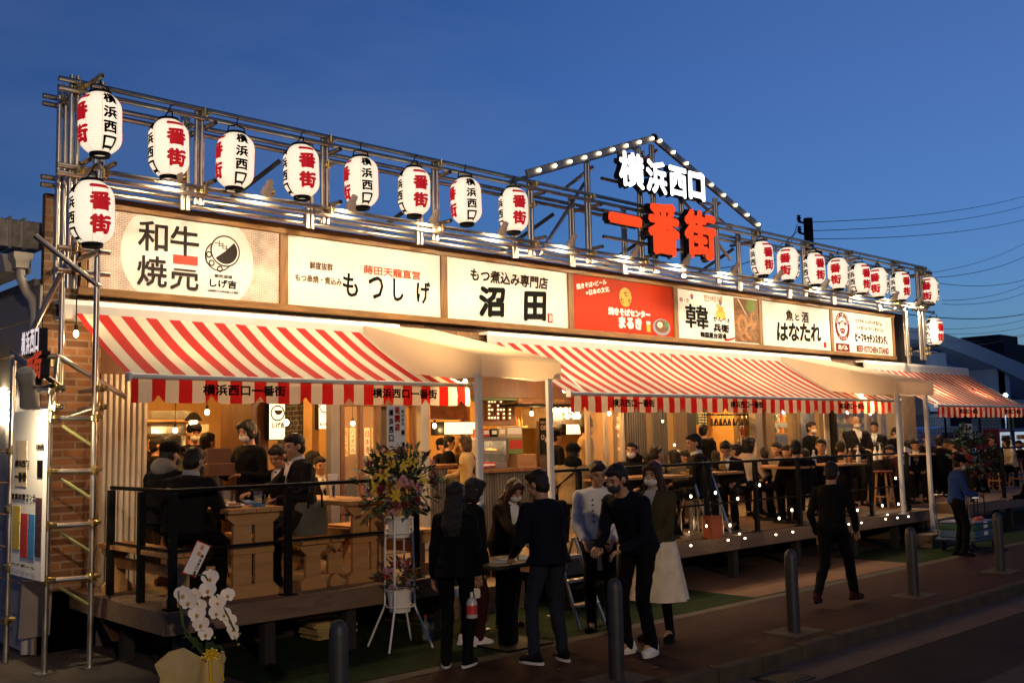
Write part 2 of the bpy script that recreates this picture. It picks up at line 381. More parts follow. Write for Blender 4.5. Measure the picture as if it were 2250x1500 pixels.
# ================================================================ railings with bulb strings
def railing(xs, label, ztop=1.62, zmid=1.08, y=YD + .1, side=None):
    t = thing('deck_railing', label, 'railing', (xs[0], y, ZD), 'black railings round the decks')
    for q in xs:
        b = MB(); b.box(q - .028, q + .028, y - .028, y + .028, ZD + .001, ztop - .014, .004); b.box(q - .06, q + .06, y - .06, y + .06, ZD + .001, ZD + .012); b.build('post', M_BLACK, t)
    for z, r in ((ztop, .017), (zmid, .012)):
        b = MB(); b.tube((xs[0] - .04, y, z), (xs[-1] + .04, y, z), r, 8); b.build('rail', M_BLACK, t)
    if side:
        for q in side[1:]:
            b = MB(); b.box(xs[0] - .028, xs[0] + .028, q - .028, q + .028, ZD + .001, ztop - .02, .004); b.build('post', M_BLACK, t)
        for z, r in ((ztop, .017), (zmid, .012)):
            b = MB(); b.tube((xs[0], y, z), (xs[0], side[-1], z), r, 8); b.build('rail', M_BLACK, t)
    return t
railing([3.52, FX(633, 7.7, 1250), 5.9], 'black railing along the left deck and round its left end', ztop=1.46, zmid=.99, side=[YD + .1, 3.52 / FX(310, 1, 1200), 3.52 / FX(243, 1, 1200)])
railing([FX(p_, 7.7, 1150) for p_ in (1180, 1274, 1555, 1664, 1759, 1918, 2000)], 'long black railing with bulbs along the middle deck', ztop=1.46, zmid=.95)
railing([18.2, 19.6, 21.2, 23.5], 'black railing on the far right deck beyond the flower stand', ztop=1.46, zmid=.95)

# ================================================================ building
t = BLD = thing('market_building', 'long low restaurant building with brown brick end and open shop fronts', 'building', (3.0, YF, 0))
b = MB(); b.box(3.13, 3.66, YF, YF + .3, 0, 3.16, .003); b.box(3.135, 3.44, YF + .02, YF + .10, 3.17, 4.16)
b.build('brick_wall', M_BRICK, t)
b = MB(); b.box(3.14, 20.2, YF + .004, YF + .3, 2.98, 3.2); b.build('brick_band', M_BRICK, t)
b = MB(); b.box(3.15, 20.15, YF + .32, 17, 3.25, 3.4); b.box(3.15, 20.15, 16.8, 17, 0, 3.3); b.build('roof', M_SIDING, t)
b = MB(); b.box(3.14, 20.2, YF + .12, 16.8, 3.02, 3.1); b.build('ceiling', mat('warm_ceiling', (.13, .08, .045), .8), t)
b = MB(); b.box(3.14, 20.2, YF, 16.8, .0, ZD); b.build('floor', mat('shop_floor', (.10, .08, .07), .6, var=.3), t)
sd = MB()                                                      # side wall: horizontal siding
z = 0.0
while z < 3.3:
    sd.box(3.10, 3.128, YF + .01, 17, z + .004, min(z + .296, 3.3), .004); z += .3
sd.build('side_siding', M_SIDING, t)
b = MB(); b.box(3.44, 20.15, YF + .05, YF + .3, 3.2, 4.2); b.build('sign_backing', M_DARK, t)
b = MB(); b.box(19.55, 20.15, YF - .02, YF + .3, 0, 3.15)
for k in range(6): b.tube((19.6 + k * .1, YF - .025, ZD), (19.6 + k * .1, YF - .025, 3.0), .035, 8)
b.build('end_column', mat('grey_sheet', (.20, .18, .17), .6, .3), t)
# eaves gutter and downpipe on the side wall
t = thing('rain_gutter', 'cream rain gutter with hopper and bent downpipe on the grey side wall', 'gutter', (2.9, 10.6, 0))
mgu = mat('cream_pvc', (.55, .50, .44), .5, var=.1)
zg = F(45, 590, 9.75).z; gx = F(45, 590, 9.75).x
b = MB(); b.prism([(-.1, 0), (.12, 0), (.12, .16), (-.13, .16)], 9.85, 17, lambda u, v, w: (gx + u, w, zg - .02 + v)); b.build('gutter_trough', mgu, t)
b = MB(); b.ring_loft([[(gx + s * a, 9.75 + c * a, z + zg) for s, c in ((-1, -1), (1, -1), (1, 1), (-1, 1))] for a, z in ((.055, 0), (.06, .06), (.085, .09), (.085, .14))]); b.build('hopper', mgu, t)
b = MB(); b.path([F(46, 592, 9.75), F(46, 612, 9.75), F(58, 640, 9.75), F(72, 660, 9.75), F(77, 690, 9.75), F(70, 850, 9.75), Vector((F(70, 850, 9.75).x, 9.75, 0))], .042, 12); b.build('downpipe', mgu, t)
b = MB(); pc_ = F(75, 735, 9.75); b.tube(pc_, pc_ + Vector((0, 0, .04)), .048, 12); b.build('pipe_clip', M_STEEL, t)
t = thing('air_duct', 'spotted galvanised air duct above the gutter at the left', 'duct', (1.6, 12, 3.5))
b = MB(); zd0, zd1 = F(50, 545, 10.3).z, F(50, 484, 10.3).z; xd = F(94, 512, 10.3).x; b.box(-1.5, xd, 10.3, 10.7, zd0, zd1, .006); b.build('duct_body', mat('galv_duct', (.42, .38, .33), .5, .7, var=.35, vscale=16), t)
for q in (1.9, F(17, 512, 10.3).x, F(48, 512, 10.3).x):
    f = MB(); f.box(q, q + .03, 10.27, 10.73, zd0 - .02, zd1 + .02, .004); f.build('duct_flange', M_STEEL, t)
t = thing('wall_unit', 'dark boxy outdoor units mounted on the grey side wall', 'wall unit', (2.7, 12.4, 2.2))
b = MB(); b.box(2.62, 2.96, 10.4, 11.2, 2.2, 2.9, .02); b.build('casing', mat('unit_grey', (.12, .11, .10), .6), t)
b = MB(); b.lathe([(.0, 0), (.26, 0), (.26, .03), (.0, .03)], 20); b.v = [(p[0] * .55 + 2.79, 10.39 - p[2], p[1] * .9 + 2.55) for p in b.v]; b.build('fan_grille', M_BLACK, t)

# ================================================================ sign boards in their brown timber frame
ZB, ZT = 3.305, 4.075
MU = [3.47, 5.587, 7.81, 10.058, 12.389, 14.689, 17.008, 19.409]
t = thing('sign_frame', 'long brown timber frame holding the seven shop sign boards', 'sign frame', (3.4, YF, 3.2))
b = MB(); b.box(3.42, 19.47, YF - .05, YF + .04, ZT, 4.185, .004); b.box(3.42, 19.47, YF - .05, YF + .04, 3.235, ZB, .004); b.build('rail', M_FWOOD, t)
fz = wood('brown_timber_upright', (.15, .066, .016), (.29, .14, .038), axis=(8, 8, 1))
for i, q in enumerate(MU):
    b = MB(); w = .05 if 0 < i < 7 else .03; b.box(q - w, q + w, YF - .046, YF + .04, ZB + .001, ZT - .001, .004); b.build('upright', fz, t)
SB = mat('sign_white', (.72, .69, .63), .5, var=.03)
def sign(i, label, m=SB):
    x0, x1 = MU[i] + .05, MU[i + 1] - .05
    t = thing('shop_sign', label, 'sign', ((x0 + x1) / 2, YF, (ZB + ZT) / 2), 'shop signs in the timber frame')
    b = MB(); b.box(x0 + .002, x1 - .002, YF - .025, YF + .03, ZB + .002, ZT - .002); b.build('panel', m, t)
    W = x1 - x0; H = ZT - ZB
    at = lambda u, v: Vector((x0 + u * W, YF - .025, ZT - v * H))
    return t, at, W, H
def letters(t, at, items, m, name='lettering'):
    for (s, u, v, w, h, fat) in items: b = MB(); put_text(b, s, at(u, v), w, h, fat=fat); b.build(name, m, t, smooth=False)
def disc(b, c, r, n=24, r0=0.0, sy=1.0, lift=.002, a0=0.0, a1=2 * math.pi):
    c = Vector(c); st = [a0 + (a1 - a0) * k / n for k in range(n + 1)]
    o = [c + Vector((r * math.cos(a), -lift, sy * r * math.sin(a))) for a in st]
    if r0 <= 0: b.add(o + [c + Vector((0, -lift, 0))], [(k, k + 1, n + 1) for k in range(n)])
    else:
        q = [c + Vector((r0 * math.cos(a), -lift, sy * r0 * math.sin(a))) for a in st]; b.add(o + q, [(k, k + 1, n + 2 + k, n + 1 + k) for k in range(n)])
# 1 wagyu dumplings
mp = brick('herringbone', (.74, .66, .58), (.70, .61, .52), (.50, .26, .16), .05, .018, .0028)
t, at, W, H = sign(0, 'first sign from the left, pale red wave pattern with grey kanji and round dumpling emblem', mp)
b = MB(); n = 40
pts = []
for k in range(n):
    a = 2 * math.pi * k / n; ul, ur = ((FX(q_, YF, 560) - at(0, 0).x) / W for q_ in (262, 554)); u = (ul + ur) / 2 + (ur - ul) / 2 * math.copysign(abs(math.cos(a)) ** .8, math.cos(a)); v = .5 + .72 * math.sin(a); pts.append((u, min(.995, max(.005, v))))
vs = [at(u, v) + Vector((0, -.002, 0)) for u, v in pts] + [at((ul + ur) / 2, .5) + Vector((0, -.002, 0))]
b.add(vs, [(k, (k + 1) % n, n) for k in range(n)]); b.build('white_field', SB, t, smooth=False)
mg = mat('grey_ink', (.032, .025, .022), .7, var=0, spec=.08)
b = MB()
U1 = lambda px: (FX(px, YF, 560) - at(0, 0).x) / W
for s, u, v in (('和', U1(333), .27), ('牛', U1(403), .28), ('焼', U1(332), .72)): put_text(b, s, at(u, v), .305, .305, fat=.007, lift=.006)
cu_ = at(U1(403), .71)
for i, (u_, f_) in enumerate(text2d('売', .305, .32, .007)):      # only the lower half of this character is grey
    bm = bmesh.new(); vv = [bm.verts.new((cu_.x + float(p[0]), cu_.y - .006 - .0004 * i, cu_.z - .01 + float(p[1]))) for p in u_]
    for q in f_:
        try: bm.faces.new([vv[k] for k in q])
        except ValueError: pass
    bmesh.ops.bisect_plane(bm, geom=bm.verts[:] + bm.edges[:] + bm.faces[:], plane_co=(0, 0, cu_.z + .045), plane_no=(0, 0, 1), clear_outer=True); bm.verts.index_update(); b.add([tuple(q.co) for q in bm.verts], [[q.index for q in fc.verts] for fc in bm.faces]); bm.free()
b.build('kanji', mg, t, smooth=False)
b = MB(); c = at(U1(405), .535); b.box(c.x - .13, c.x + .13, c.y - .007, c.y - .003, c.z - .04, c.z + .05); b.build('red_block', mat('orange_red', (.50, .035, .008), .5, var=0), t)
b = MB()
E1 = U1(492); disc(b, at(E1 - .035, .43), .155, 30, .142, lift=.005); disc(b, at(E1, .35), .165, 30, 0, lift=.006); b.build('emblem_rim', mg, t, smooth=False)
b = MB(); disc(b, at(E1, .35), .15, 30, 0, lift=.007); b.build('emblem_ground', SB, t, smooth=False)
b = MB(); disc(b, at(E1, .35), .135, 20, 0, lift=.008, a0=-math.pi * .8, a1=0); disc(b, at(E1, .35), .135, 8, 0, lift=.0084, a0=0, a1=math.pi / 4)
for q in ((E1 - .09, .42), (E1 - .075, .53), (E1 - .03, .6)): disc(b, at(*q), .034, 12, .02, lift=.008)
b.build('emblem', mg, t, smooth=False)
b = MB()
for k in range(4):
    c = at(E1 - .035 + .02 * k, .255 + .03 * k); b.box(c.x - .05, c.x + .05, c.y - .0095, c.y - .009, c.z - .004, c.z + .004); b.box(c.x - .004, c.x + .004, c.y - .0102, c.y - .0098, c.z - .03, c.z + .03)
b.build('basket_weave', mg, t, smooth=False)
letters(t, at, [('焼売酒場', E1 - .01, .695, .20, .036, .001), ('しげ吉', E1 - .01, .795, .30, .09, .004), ('山形和牛メス牛を使った焼売', E1 - .01, .90, .34, .026, .0008)], M_INK)
# 2
t, at, W, H = sign(1, 'second sign from the left, white with black hiragana under a small red line')
letters(t, at, [(s_, (FX(px_, YF, 630) - at(0, 0).x) / W, .63, .21 if s_ != 'し' else .15, .27, .008) for s_, px_ in (('も', 767), ('つ', 823), ('し', 872), ('げ', 927))], M_INK, 'brush_lettering')
letters(t, at, [('蒔田天龍直営', .66, .37, .82, .105, .004)], mat('orange_ink', (.42, .07, .01), .6, var=0), 'red_lettering')
letters(t, at, [('鮮度抜群', .2, .4, .3, .085, .003), ('もつ串焼・煮込み', .185, .60, .6, .085, .003)], mat('ochre_ink', (.11, .055, .016), .6, var=0), 'small_lettering')
# 3
t, at, W, H = sign(2, 'third sign from the left, white with two huge black brush kanji and small red seal')
b = MB()
for s, u, w_, fat in (('沼', .345, .46, .026), ('田', .705, .42, .026)): put_text(b, s, at(u, .66), w_, .40, fat=fat, slant=.12, rot=.06)
b.build('brush_lettering', M_INK, t, smooth=False)
b = MB()
put_text(b, 'もつ煮込み専門店', at(.5, .24), 1.38, .17, fat=.008, slant=.1); b.build('small_lettering', M_BROWNINK, t, smooth=False)
b = MB(); c = at(.835, .845); b.box(c.x - .045, c.x + .045, c.y - .005, c.y, c.z - .06, c.z + .06); b.build('seal', M_REDINK, t)
b = MB(); put_text(b, '沼田', at(.835, .845) , .06, .09, fat=.001, lift=.007); b.build('seal_mark', M_PAPER, t, smooth=False)
# 4 red
t, at, W, H = sign(3, 'fourth sign from the left, orange red with white lettering and yellow disc', mat('sign_red', (.40, .026, .003), .6, var=.05, spec=.15))
ml = mat('white_ink', (.85, .78, .66), .5, var=0)
b = MB(); put_text(b, '焼きそば×ビール', at(.175, .145), .64, .08, fat=.004, rot=.2); put_text(b, '=日本の文化', at(.23, .255), .50, .08, fat=.004, rot=.2)
put_text(b, '焼きそばセンター', at(.535, .60), .94, .115, fat=.010); put_text(b, 'まるき', at(.54, .795), .52, .18, fat=.016); b.build('lettering', ml, t, smooth=False)
b = MB(); disc(b, at(.5, .31), .135, 28, 0, sy=1.05); b.build('yellow_disc', mat('yellow_ink', (.55, .30, .008), .5, var=0), t, smooth=False)
b = MB(); put_text(b, '七', at(.5, .24), .09, .08, lift=.005, fat=.002); put_text(b, '七', at(.462, .375), .09, .08, lift=.005, fat=.002); put_text(b, '七', at(.538, .375), .09, .08, lift=.005, fat=.002); b.build('disc_mark', M_BROWNINK, t, smooth=False)
b = MB(); disc(b, at(.865, .82), .205, 24, 0, sy=.62, lift=.002); b.build('plate_picture', mat('plate_grey', (.25, .27, .3), .4, var=.1), t, smooth=False)
b = MB(); disc(b, at(.865, .80), .165, 24, 0, sy=.6, lift=.004); b.build('noodle_picture', mat('noodle_brown', (.16, .06, .02), .6, var=.6, vscale=50), t, smooth=False)
b = MB(); disc(b, at(.845, .775), .062, 16, 0, sy=.7, lift=.006); b.build('egg_white_picture', M_PAPER, t, smooth=False)
b = MB(); disc(b, at(.845, .78), .026, 12, 0, lift=.008); b.build('egg_yolk_picture', mat('yolk', (.85, .38, .02), .5, var=0), t, smooth=False)
b = MB(); disc(b, at(.915, .75), .05, 12, 0, lift=.006); b.build('greens_picture', mat('greens', (.06, .2, .05), .6, var=.4, vscale=60), t, smooth=False)
b = MB(); c = at(.725, .835); b.box(c.x - .04, c.x + .04, c.y - .004, c.y, c.z - .075, c.z + .05); b.build('beer_picture', mat('beer_amber', (.75, .36, .03), .4, var=0), t)
b = MB(); c = at(.725, .755); b.box(c.x - .042, c.x + .042, c.y - .005, c.y, c.z - .02, c.z + .02); b.build('beer_foam_picture', M_PAPER, t)
# 5 korean
t, at, W, H = sign(4, 'fifth sign from the left, white with bold black kanji and a grilled meat photograph')
letters(t, at, [('韓', .22, .53, .60, .38, .011), ('かんべぇ', .52, .535, .46, .085, .005), ('兵衛', .51, .72, .44, .14, .01), ('韓国屋台酒場', .41, .885, .7, .09, .005)], M_INK)
letters(t, at, [('한베에', .42, .12, .5, .11, .004), ('韓・한', .08, .22, .24, .07, .003)], mat('tan_ink', (.30, .17, .08), .6, var=0), 'pale_lettering')
b = MB(); disc(b, at(.17, .12), .04, 14, 0); disc(b, at(.51, .175), .04, 14, 0); b.build('red_blue_dot', mat('dot_red', (.5, .06, .08), .5, var=0), t, smooth=False)
b = MB(); disc(b, at(.17, .135), .038, 10, 0, lift=.004, a0=-math.pi, a1=0); disc(b, at(.51, .19), .038, 10, 0, lift=.004, a0=-math.pi, a1=0); b.build('blue_dot_half', mat('dot_blue', (.04, .08, .3), .5, var=0), t, smooth=False)
b = MB(); disc(b, at(.51, .42), .13, 18, 0, sy=.62)
for q in (.46, .56): c = at(q, .5); b.box(c.x - .02, c.x + .02, c.y - .003, c.y, c.z - .03, c.z + .03)
disc(b, at(.51, .30), .085, 14, 0, sy=.55); c = at(.475, .26); b.box(c.x - .02, c.x + .02, c.y - .003, c.y, c.z - .03, c.z + .04); b.build('animal_picture', mat('gold_ink', (.75, .40, .03), .5, var=0), t, smooth=False)
b = MB()
pts = [at(.545 + .055 * k, .97 - .012 * k * k) for k in range(4)]
for k in range(3): b.add([pts[k] + Vector((0, -.003, .03 - k * .006)), pts[k + 1] + Vector((0, -.003, .03 - (k + 1) * .006)), pts[k + 1] + Vector((0, -.003, -.012)), pts[k] + Vector((0, -.003, -.006))], [(0, 1, 2, 3)])
b.build('chilli_picture', M_REDINK, t, smooth=False)
b = MB(); p0 = at(.68, .03); p1 = at(.995, .97); b.box(p0.x, p1.x, p0.y - .004, p0.y, p1.z, p0.z); b.build('photo_ground', mat('photo_brown', (.20, .085, .02), .5, var=.7, vscale=22), t)
b = MB()
for k, (u, v, r_, sy) in enumerate(((.78, .58, .17, 1.1), (.88, .72, .19, .9), (.80, .85, .15, .6), (.93, .45, .12, 1.2))): disc(b, at(u, v), r_ * .85, 18, r_ * .5, sy=sy, lift=.006 + .0008 * k, a0=.4 * k, a1=.4 * k + 4.4)
b.build('meat_picture', mat('meat_brown', (.38, .15, .03), .45, var=.6, vscale=30), t, smooth=False)
b = MB(); disc(b, at(.9, .17), .14, 14, 0, sy=.8, lift=.006); b.build('leaf_picture', mat('leaf_green', (.14, .20, .03), .5, var=.4, vscale=40), t, smooth=False)
b = MB(); q0 = at(.73, .05); q1 = at(.84, .42); b.add([q0 + Vector((-.02, -.011, 0)), q0 + Vector((.02, -.011, 0)), q1 + Vector((.03, -.011, 0)), q1 + Vector((0, -.011, 0))], [(0, 1, 2, 3)]); b.build('tongs_picture', mat('tong_grey', (.6, .58, .54), .3, .5, var=.1), t)
# 6
t, at, W, H = sign(5, 'sixth sign from the left, white with black brush hiragana below two small kanji')
b = MB()
for k, s in enumerate('はなたれ'): put_text(b, s, at(.28 + .165 * k, .66 - .02 * k), .36, .33, fat=.020, slant=.1)
b.build('brush_lettering', M_INK, t, smooth=False)
letters(t, at, [('魚', .39, .27, .24, .2, .010), ('と', .50, .29, .14, .12, .009), ('酒', .62, .27, .24, .2, .008)], M_BROWNINK, 'small_lettering')
b = MB(); c = at(.91, .87); b.box(c.x - .045, c.x + .045, c.y - .004, c.y, c.z - .05, c.z + .05); b.build('seal', M_REDINK, t)
# 7
t, at, W, H = sign(6, 'seventh sign from the left, white with dark red round emblem and red English words')
letters(t, at, [('ビフテキ ハンバーグ 生ハム', .60, .19, 1.05, .085, .005), ('ハイボール ワイン 生ビール', .61, .36, 1.05, .085, .005), ('ビーフキッチンスタンド。', .63, .60, 1.28, .19, .016)], M_BROWNINK)
mr = mat('dark_red_ink', (.16, .010, .006), .6, var=0, spec=.1)
letters(t, at, [('BEEF KITCHEN STAND', .645, .88, 1.28, .125, .007)], mr, 'english_lettering')
b = MB(); disc(b, at(.155, .38), .27, 36, .185, sy=1.0, lift=.002); c = at(.145, .89); b.box(c.x - .25, c.x + .25, c.y - .004, c.y, c.z - .075, c.z + .075); b.build('emblem', mr, t, smooth=False)
b = MB(); put_text(b, '肉バル', at(.145, .89), .34, .1, fat=.006, lift=.006)
cc = at(.155, .38)
for k, s in enumerate('BEEF KITCHEN'):
    a = R(160 - k * 12.7)
    if s != ' ': put_text(b, s, cc + Vector((.227 * math.cos(a), 0, .227 * math.sin(a))), .034, .05, lift=.004, rot=a - math.pi / 2)
for k, s in enumerate('STAND'):
    a = R(240 + k * 15); put_text(b, s, cc + Vector((.227 * math.cos(a), 0, .227 * math.sin(a))), .036, .05, lift=.004, rot=a + math.pi / 2)
b.build('emblem_lettering', SB, t, smooth=False)
b = MB(); disc(b, cc + Vector((0, 0, -.01)), .11, 20, .085, sy=1.15, lift=.003); disc(b, cc + Vector((0, 0, -.075)), .085, 16, 0, sy=.6, lift=.004); disc(b, cc + Vector((-.12, 0, .06)), .045, 10, 0, sy=.6, lift=.003); disc(b, cc + Vector((.12, 0, .06)), .045, 10, 0, sy=.6, lift=.003); b.build('cow_head', mr, t, smooth=False)
b = MB()
for q in (-.03, .03): disc(b, cc + Vector((q, 0, -.075)), .014, 8, 0, lift=.006)
b.build('cow_nostril_mark', SB, t, smooth=False)

# ================================================================ awnings
def awning(x0, x1, label, texts, wide=.2335, z1=3.085, z0=2.372, first=0.0):
    t = thing('striped_awning', label, 'awning', (x0, YF, 3.1), 'red and white striped awnings')
    b = MB(); b.slot(M_RED); b.slot(M_AWH)
    st = wide / 2; e = [x0]; k = x0 + st * .5
    while k < x1 - .02: e.append(k); k += st
    e.append(x1); ny = 12
    prof = [(YF - .12 + (YA - YF + .12) * q / ny, z1 + (z0 - z1) * q / ny - .035 * math.sin(math.pi * q / ny)) for q in range(ny + 1)]
    for i in range(len(e) - 1):
        b.slot(M_RED if i % 2 == 0 else M_AWH)
        rp_ = lambda xx, q: -.012 * math.sin(math.pi * q / ny) * (1 + math.sin(xx * 2.7 + 1) + .5 * math.sin(xx * 6.1 + q * .4))
        vs = [(xx, y, z + rp_(xx, q)) for q, (y, z) in enumerate(prof) for xx in (e[i], e[i + 1])]
        b.add(vs, [(2 * q, 2 * q + 1, 2 * q + 3, 2 * q + 2) for q in range(ny)])
    b.build('canopy_fabric', None, t)
    v = MB(); v.slot(M_RED); v.slot(M_AWH); sub = 10
    for i in range(len(e) - 1):
        v.slot(M_RED if i % 2 == 0 else M_AWH)
        xs = [e[i] + (e[i + 1] - e[i]) * q / sub for q in range(sub + 1)]
        vs = []
        for xx in xs:
            u = ((xx - x0) / (wide * 2) + .5) % 1.0                     # a scallop every second red stripe
            d = min(u, 1 - u) * wide * 2
            drop = .205 - .042 * math.exp(-(d / .026) ** 2) - .022 * math.exp(-(d / .06) ** 2)
            yy = YA - .012 + .006 * math.sin(xx * 9)
            vs += [(xx, YA - .012, z0 + .005), (xx, yy - .004, z0 - drop * .5), (xx, yy, z0 - drop)]
        v.add(vs, [q for k in range(sub) for q in ((3 * k, 3 * k + 3, 3 * k + 4, 3 * k + 1), (3 * k + 1, 3 * k + 4, 3 * k + 5, 3 * k + 2))])
    vl = v.build('valance', None, t)
    b = MB()
    for (px, wd) in texts: put_text(b, '横浜西口一番街', (px, YA - .022, z0 - .088), wd, .098, fat=.005)
    b.build('lettering', M_INK, vl, smooth=False)
    b = MB(); b.path([(x0 - .03, YA - .02, z0 + .012), (x1 + .03, YA - .02, z0 + .012)], .022, 8); b.box(x0 - .035, x0 - .005, YA - .05, YA + .03, z0 - .03, z0 + .045, .006); b.box(x1 + .005, x1 + .035, YA - .05, YA + .03, z0 - .03, z0 + .045, .006); b.build('front_bar', M_WHITE, t)
    b = MB(); b.prism([(-.2, -.11), (-.2, .02), (-.17, .07), (0, .07), (0, .04), (-.15, .03), (-.16, -.07), (0, -.08), (0, -.11)], x0 - .12, x1 + .05, lambda u, w_, s: (s, YF - .004 + u, 3.09 + w_)); b.build('cassette', M_WHITE, t, smooth=False)
    for xx in [x0 + .35, x1 - .35] + ([(x0 + x1) / 2] if x1 - x0 > 5 else []):
        b = MB(); b.path([(xx, YF - .1, 2.98), (xx + .25, (YF + YA) / 2, 2.66), (xx, YA + .03, z0 - .01)], .02, 8); b.build('folding_arm', M_WHITE, t)
    return t
awning(3.35, 6.97, 'shorter red and white striped awning at the left end over the wooden benches', [(4.365, .80), (6.12, .80)])
awning(8.51, 16.58, 'longest red and white striped awning in the middle over the crowded deck', [(9.62, .80), (12.05, .80), (14.95, .80)], z0=2.31)
awning(18.0, 22.4, 'red and white striped awning at the far right running out of the picture', [(19.3, .80), (21.4, .80)], z0=2.245, z1=3.05)
def canopy(x0, x1, label, zf0=2.42, zf1=2.625, posts=()):
    t = thing('cream_canopy', label, 'canopy', (x0, 7.4, 0), 'cream entrance canopies')
    P = lambda x, y, z: (x, y, z)
    b = MB(); y0, y1 = 7.4, YF - .06; r = .03
    sec = [(y0, zf0), (y0, zf1 - r), (y0 + r, zf1 + .004), (y1, 3.16), (y1, 3.12), (y0 + .05, zf1 - .03), (y0 + .02, zf0)]
    n = len(sec)
    outer = [(y0, zf0), (y0, zf1 - r), (y0 + r, zf1), (y1, 3.15), (y1, zf0 + .25), (y0 + .4, zf0)]
    vs = [(x0, y, z) for y, z in outer] + [(x1, y, z) for y, z in outer]; k = len(outer)
    b.add(vs, [tuple(range(k)), tuple(range(2 * k - 1, k - 1, -1)), (0, k, k + 1, 1), (1, k + 1, k + 2, 2), (2, k + 2, k + 3, 3)])
    b.build('canvas', M_CREAM, t, sharp=.5)
    for px, zb in posts:
        q = MB(); q.box(px - .032, px + .032, y0 + .05, y0 + .114, zb, zf0 + .05, .012); q.box(px - .06, px + .06, y0 + .03, y0 + .135, zb, zb + .012); q.build('post', M_WHITE, t)
    return t
canopy(6.5, 7.6, 'cream canopy on two white posts between the left and middle awnings', posts=((6.52, 0.0), (7.5, 0.0)))
canopy(15.0, 16.28, 'cream canopy on two white posts over the right hand steps', zf0=2.38, zf1=2.61, posts=((15.17, ZD), (16.14, .206)))

# ================================================================ scaffold
PR = .0243
def clamp(p, axis='x'):
    b = CL; p = Vector(p)
    b.obox(p, (.075, .075, .06), Matrix.Rotation(random.random() * .4, 3, 'Z'), .012); b.tube(p + Vector((-.02, -.07, -.03)), p + Vector((-.02, -.07, .05)), .009, 6); b.obox(p + Vector((.03, -.05, .01)), (.05, .03, .035), None, .006)
SCF = thing('scaffold_truss', 'shiny steel pipe scaffold truss carrying the lantern row above the signs', 'scaffold', (3.1, 9.0, 4))
def pipe_part(p, q, name, t=SCF, r=PR):
    b = MB(); b.pipe(p, q, r, 12); return b.build(name, M_STEEL, t)
CLN = [0]
def clamp_part(p, t=SCF):
    global CL
    CLN[0] += 1; CL = MB(); clamp(p); return CL.build('clamp', M_BRASS, t)
X0, X1 = 3.02, 19.72
for y, zs in ((9.0, (5.05, 4.97, 4.275, 4.205)), (9.4, (5.0, 4.93, 4.25, 4.18))):
    for z in zs: pipe_part((X0, y, z), (X1, y, z), 'rail')
pipe_part((X0 + .35, 9.52, 4.215), (X1 - .3, 9.52, 4.215), 'rail')
for i, px in enumerate((3.15, 3.37, 4.33, 5.75, 7.25, 8.79, 9.86, 10.95, 13.78, 15.25, 16.72, 18.45, 19.45, 19.62)):
    for y in (9.05, 9.35):
        for d in (0, .056):
            if i in (1, 13) and y > 9.2: continue
            pipe_part((px + d, y, 4.12 if 0 < i < 12 else 3.2 if y < 9.2 else 3.3), (px + d, y, 5.08 + .04 * (i < 2)), 'upright')
    clamp_part((px + .05, 9.0, 5.01)); clamp_part((px + .05, 9.0, 4.24)); clamp_part((px + .03, 9.36, 4.97))
    if i % 2: clamp_part((px + .05, 9.05, 4.75))
    pipe_part((px + .1, 8.86, 4.90), (px + .1, 9.55, 4.90), 'spacer'); pipe_part((px + .1, 8.86, 4.33), (px + .1, 9.55, 4.33), 'spacer')
M_STAY = mat('dark_stay', (.05, .05, .055), .6, .3)
for k in (0, 1, 2, 3, 4, 6):
    b = MB(); b.pipe((5.5 + k * 2.1, 9.5, 4.85), (4.3 + k * 2.1, 11.4, 3.45), .026, 10); b.build('back_stay', M_STAY, SCF)
# right end tower
for px in (19.42, 19.48): pipe_part((px, 9.3, 3.15), (px, 9.3, 4.2), 'upright')
for z in (5.0, 4.18, 3.36): pipe_part((19.3, 9.1, z), (20.25, 9.1, z + .02), 'lantern_arm')
for z in (3.32, 3.42): clamp_part((19.62, 9.0, z)); clamp_part((19.45, 9.3, z))
# left end lantern arms
for z, y0 in ((5.02, 8.62), (4.235, 8.6), (3.47, 8.62)): pipe_part((3.25, y0, z), (3.25, 9.6, z), 'lantern_arm')
for z in (3.35, 3.55): pipe_part((3.05, 9.02, z), (3.5, 9.02, z), 'rail'); clamp_part((3.2, 9.0, z))
# left tower standing on the pavement
t = TW = thing('scaffold_tower', 'tall galvanised pipe tower with rungs standing on the ground at the far left', 'scaffold', (3.0, 9.0, 0))
A = F(14, 1393, 10.95); xa = 2.94
PA = Vector((2.86, 2.86 / FX(14, 1, 1395), 0)); PB = G(97, 1480); PC = G(197, 1466)
def up(p, z1, nm='upright'): pipe_part((p.x, p.y, 0), (p.x, p.y, z1), nm, t)
up(PC, 4.2); up(PB, 2.35); up(PA, 2.62)
pipe_part((PB.x + .22, PB.y + .42, 2.3), (PB.x + .22, PB.y + .42, 3.7), 'upright', t)
for k, z in enumerate((2.06, 1.62, 1.18, .74)):
    pipe_part((PB.x - .02, PB.y - .01, z), (PC.x + .02, PC.y - .01, z - .005), 'rung', t)
    b = MB(); b.tube((PB.x + .1, PB.y, z - .06), (PC.x, PC.y, z - .24), .013, 8); b.build('diagonal', mat('green_zinc', (.40, .42, .16), .5, .5), t)
    for p in (PB, PC): clamp_part((p.x, p.y, z), t)
pipe_part((PA.x, PA.y - .1, 2.58), (3.2, 9.0, 3.6), 'brace', t)
pipe_part((2.85, 8.98, 3.62), (3.3, 8.70, 3.18), 'brace', t)
pipe_part((3.12, PB.y + .42, 2.62), (3.62, 8.9, 2.25), 'brace', t); pipe_part((2.78, PB.y + .55, 2.64), (3.02, PB.y - .05, 2.3), 'brace', t)
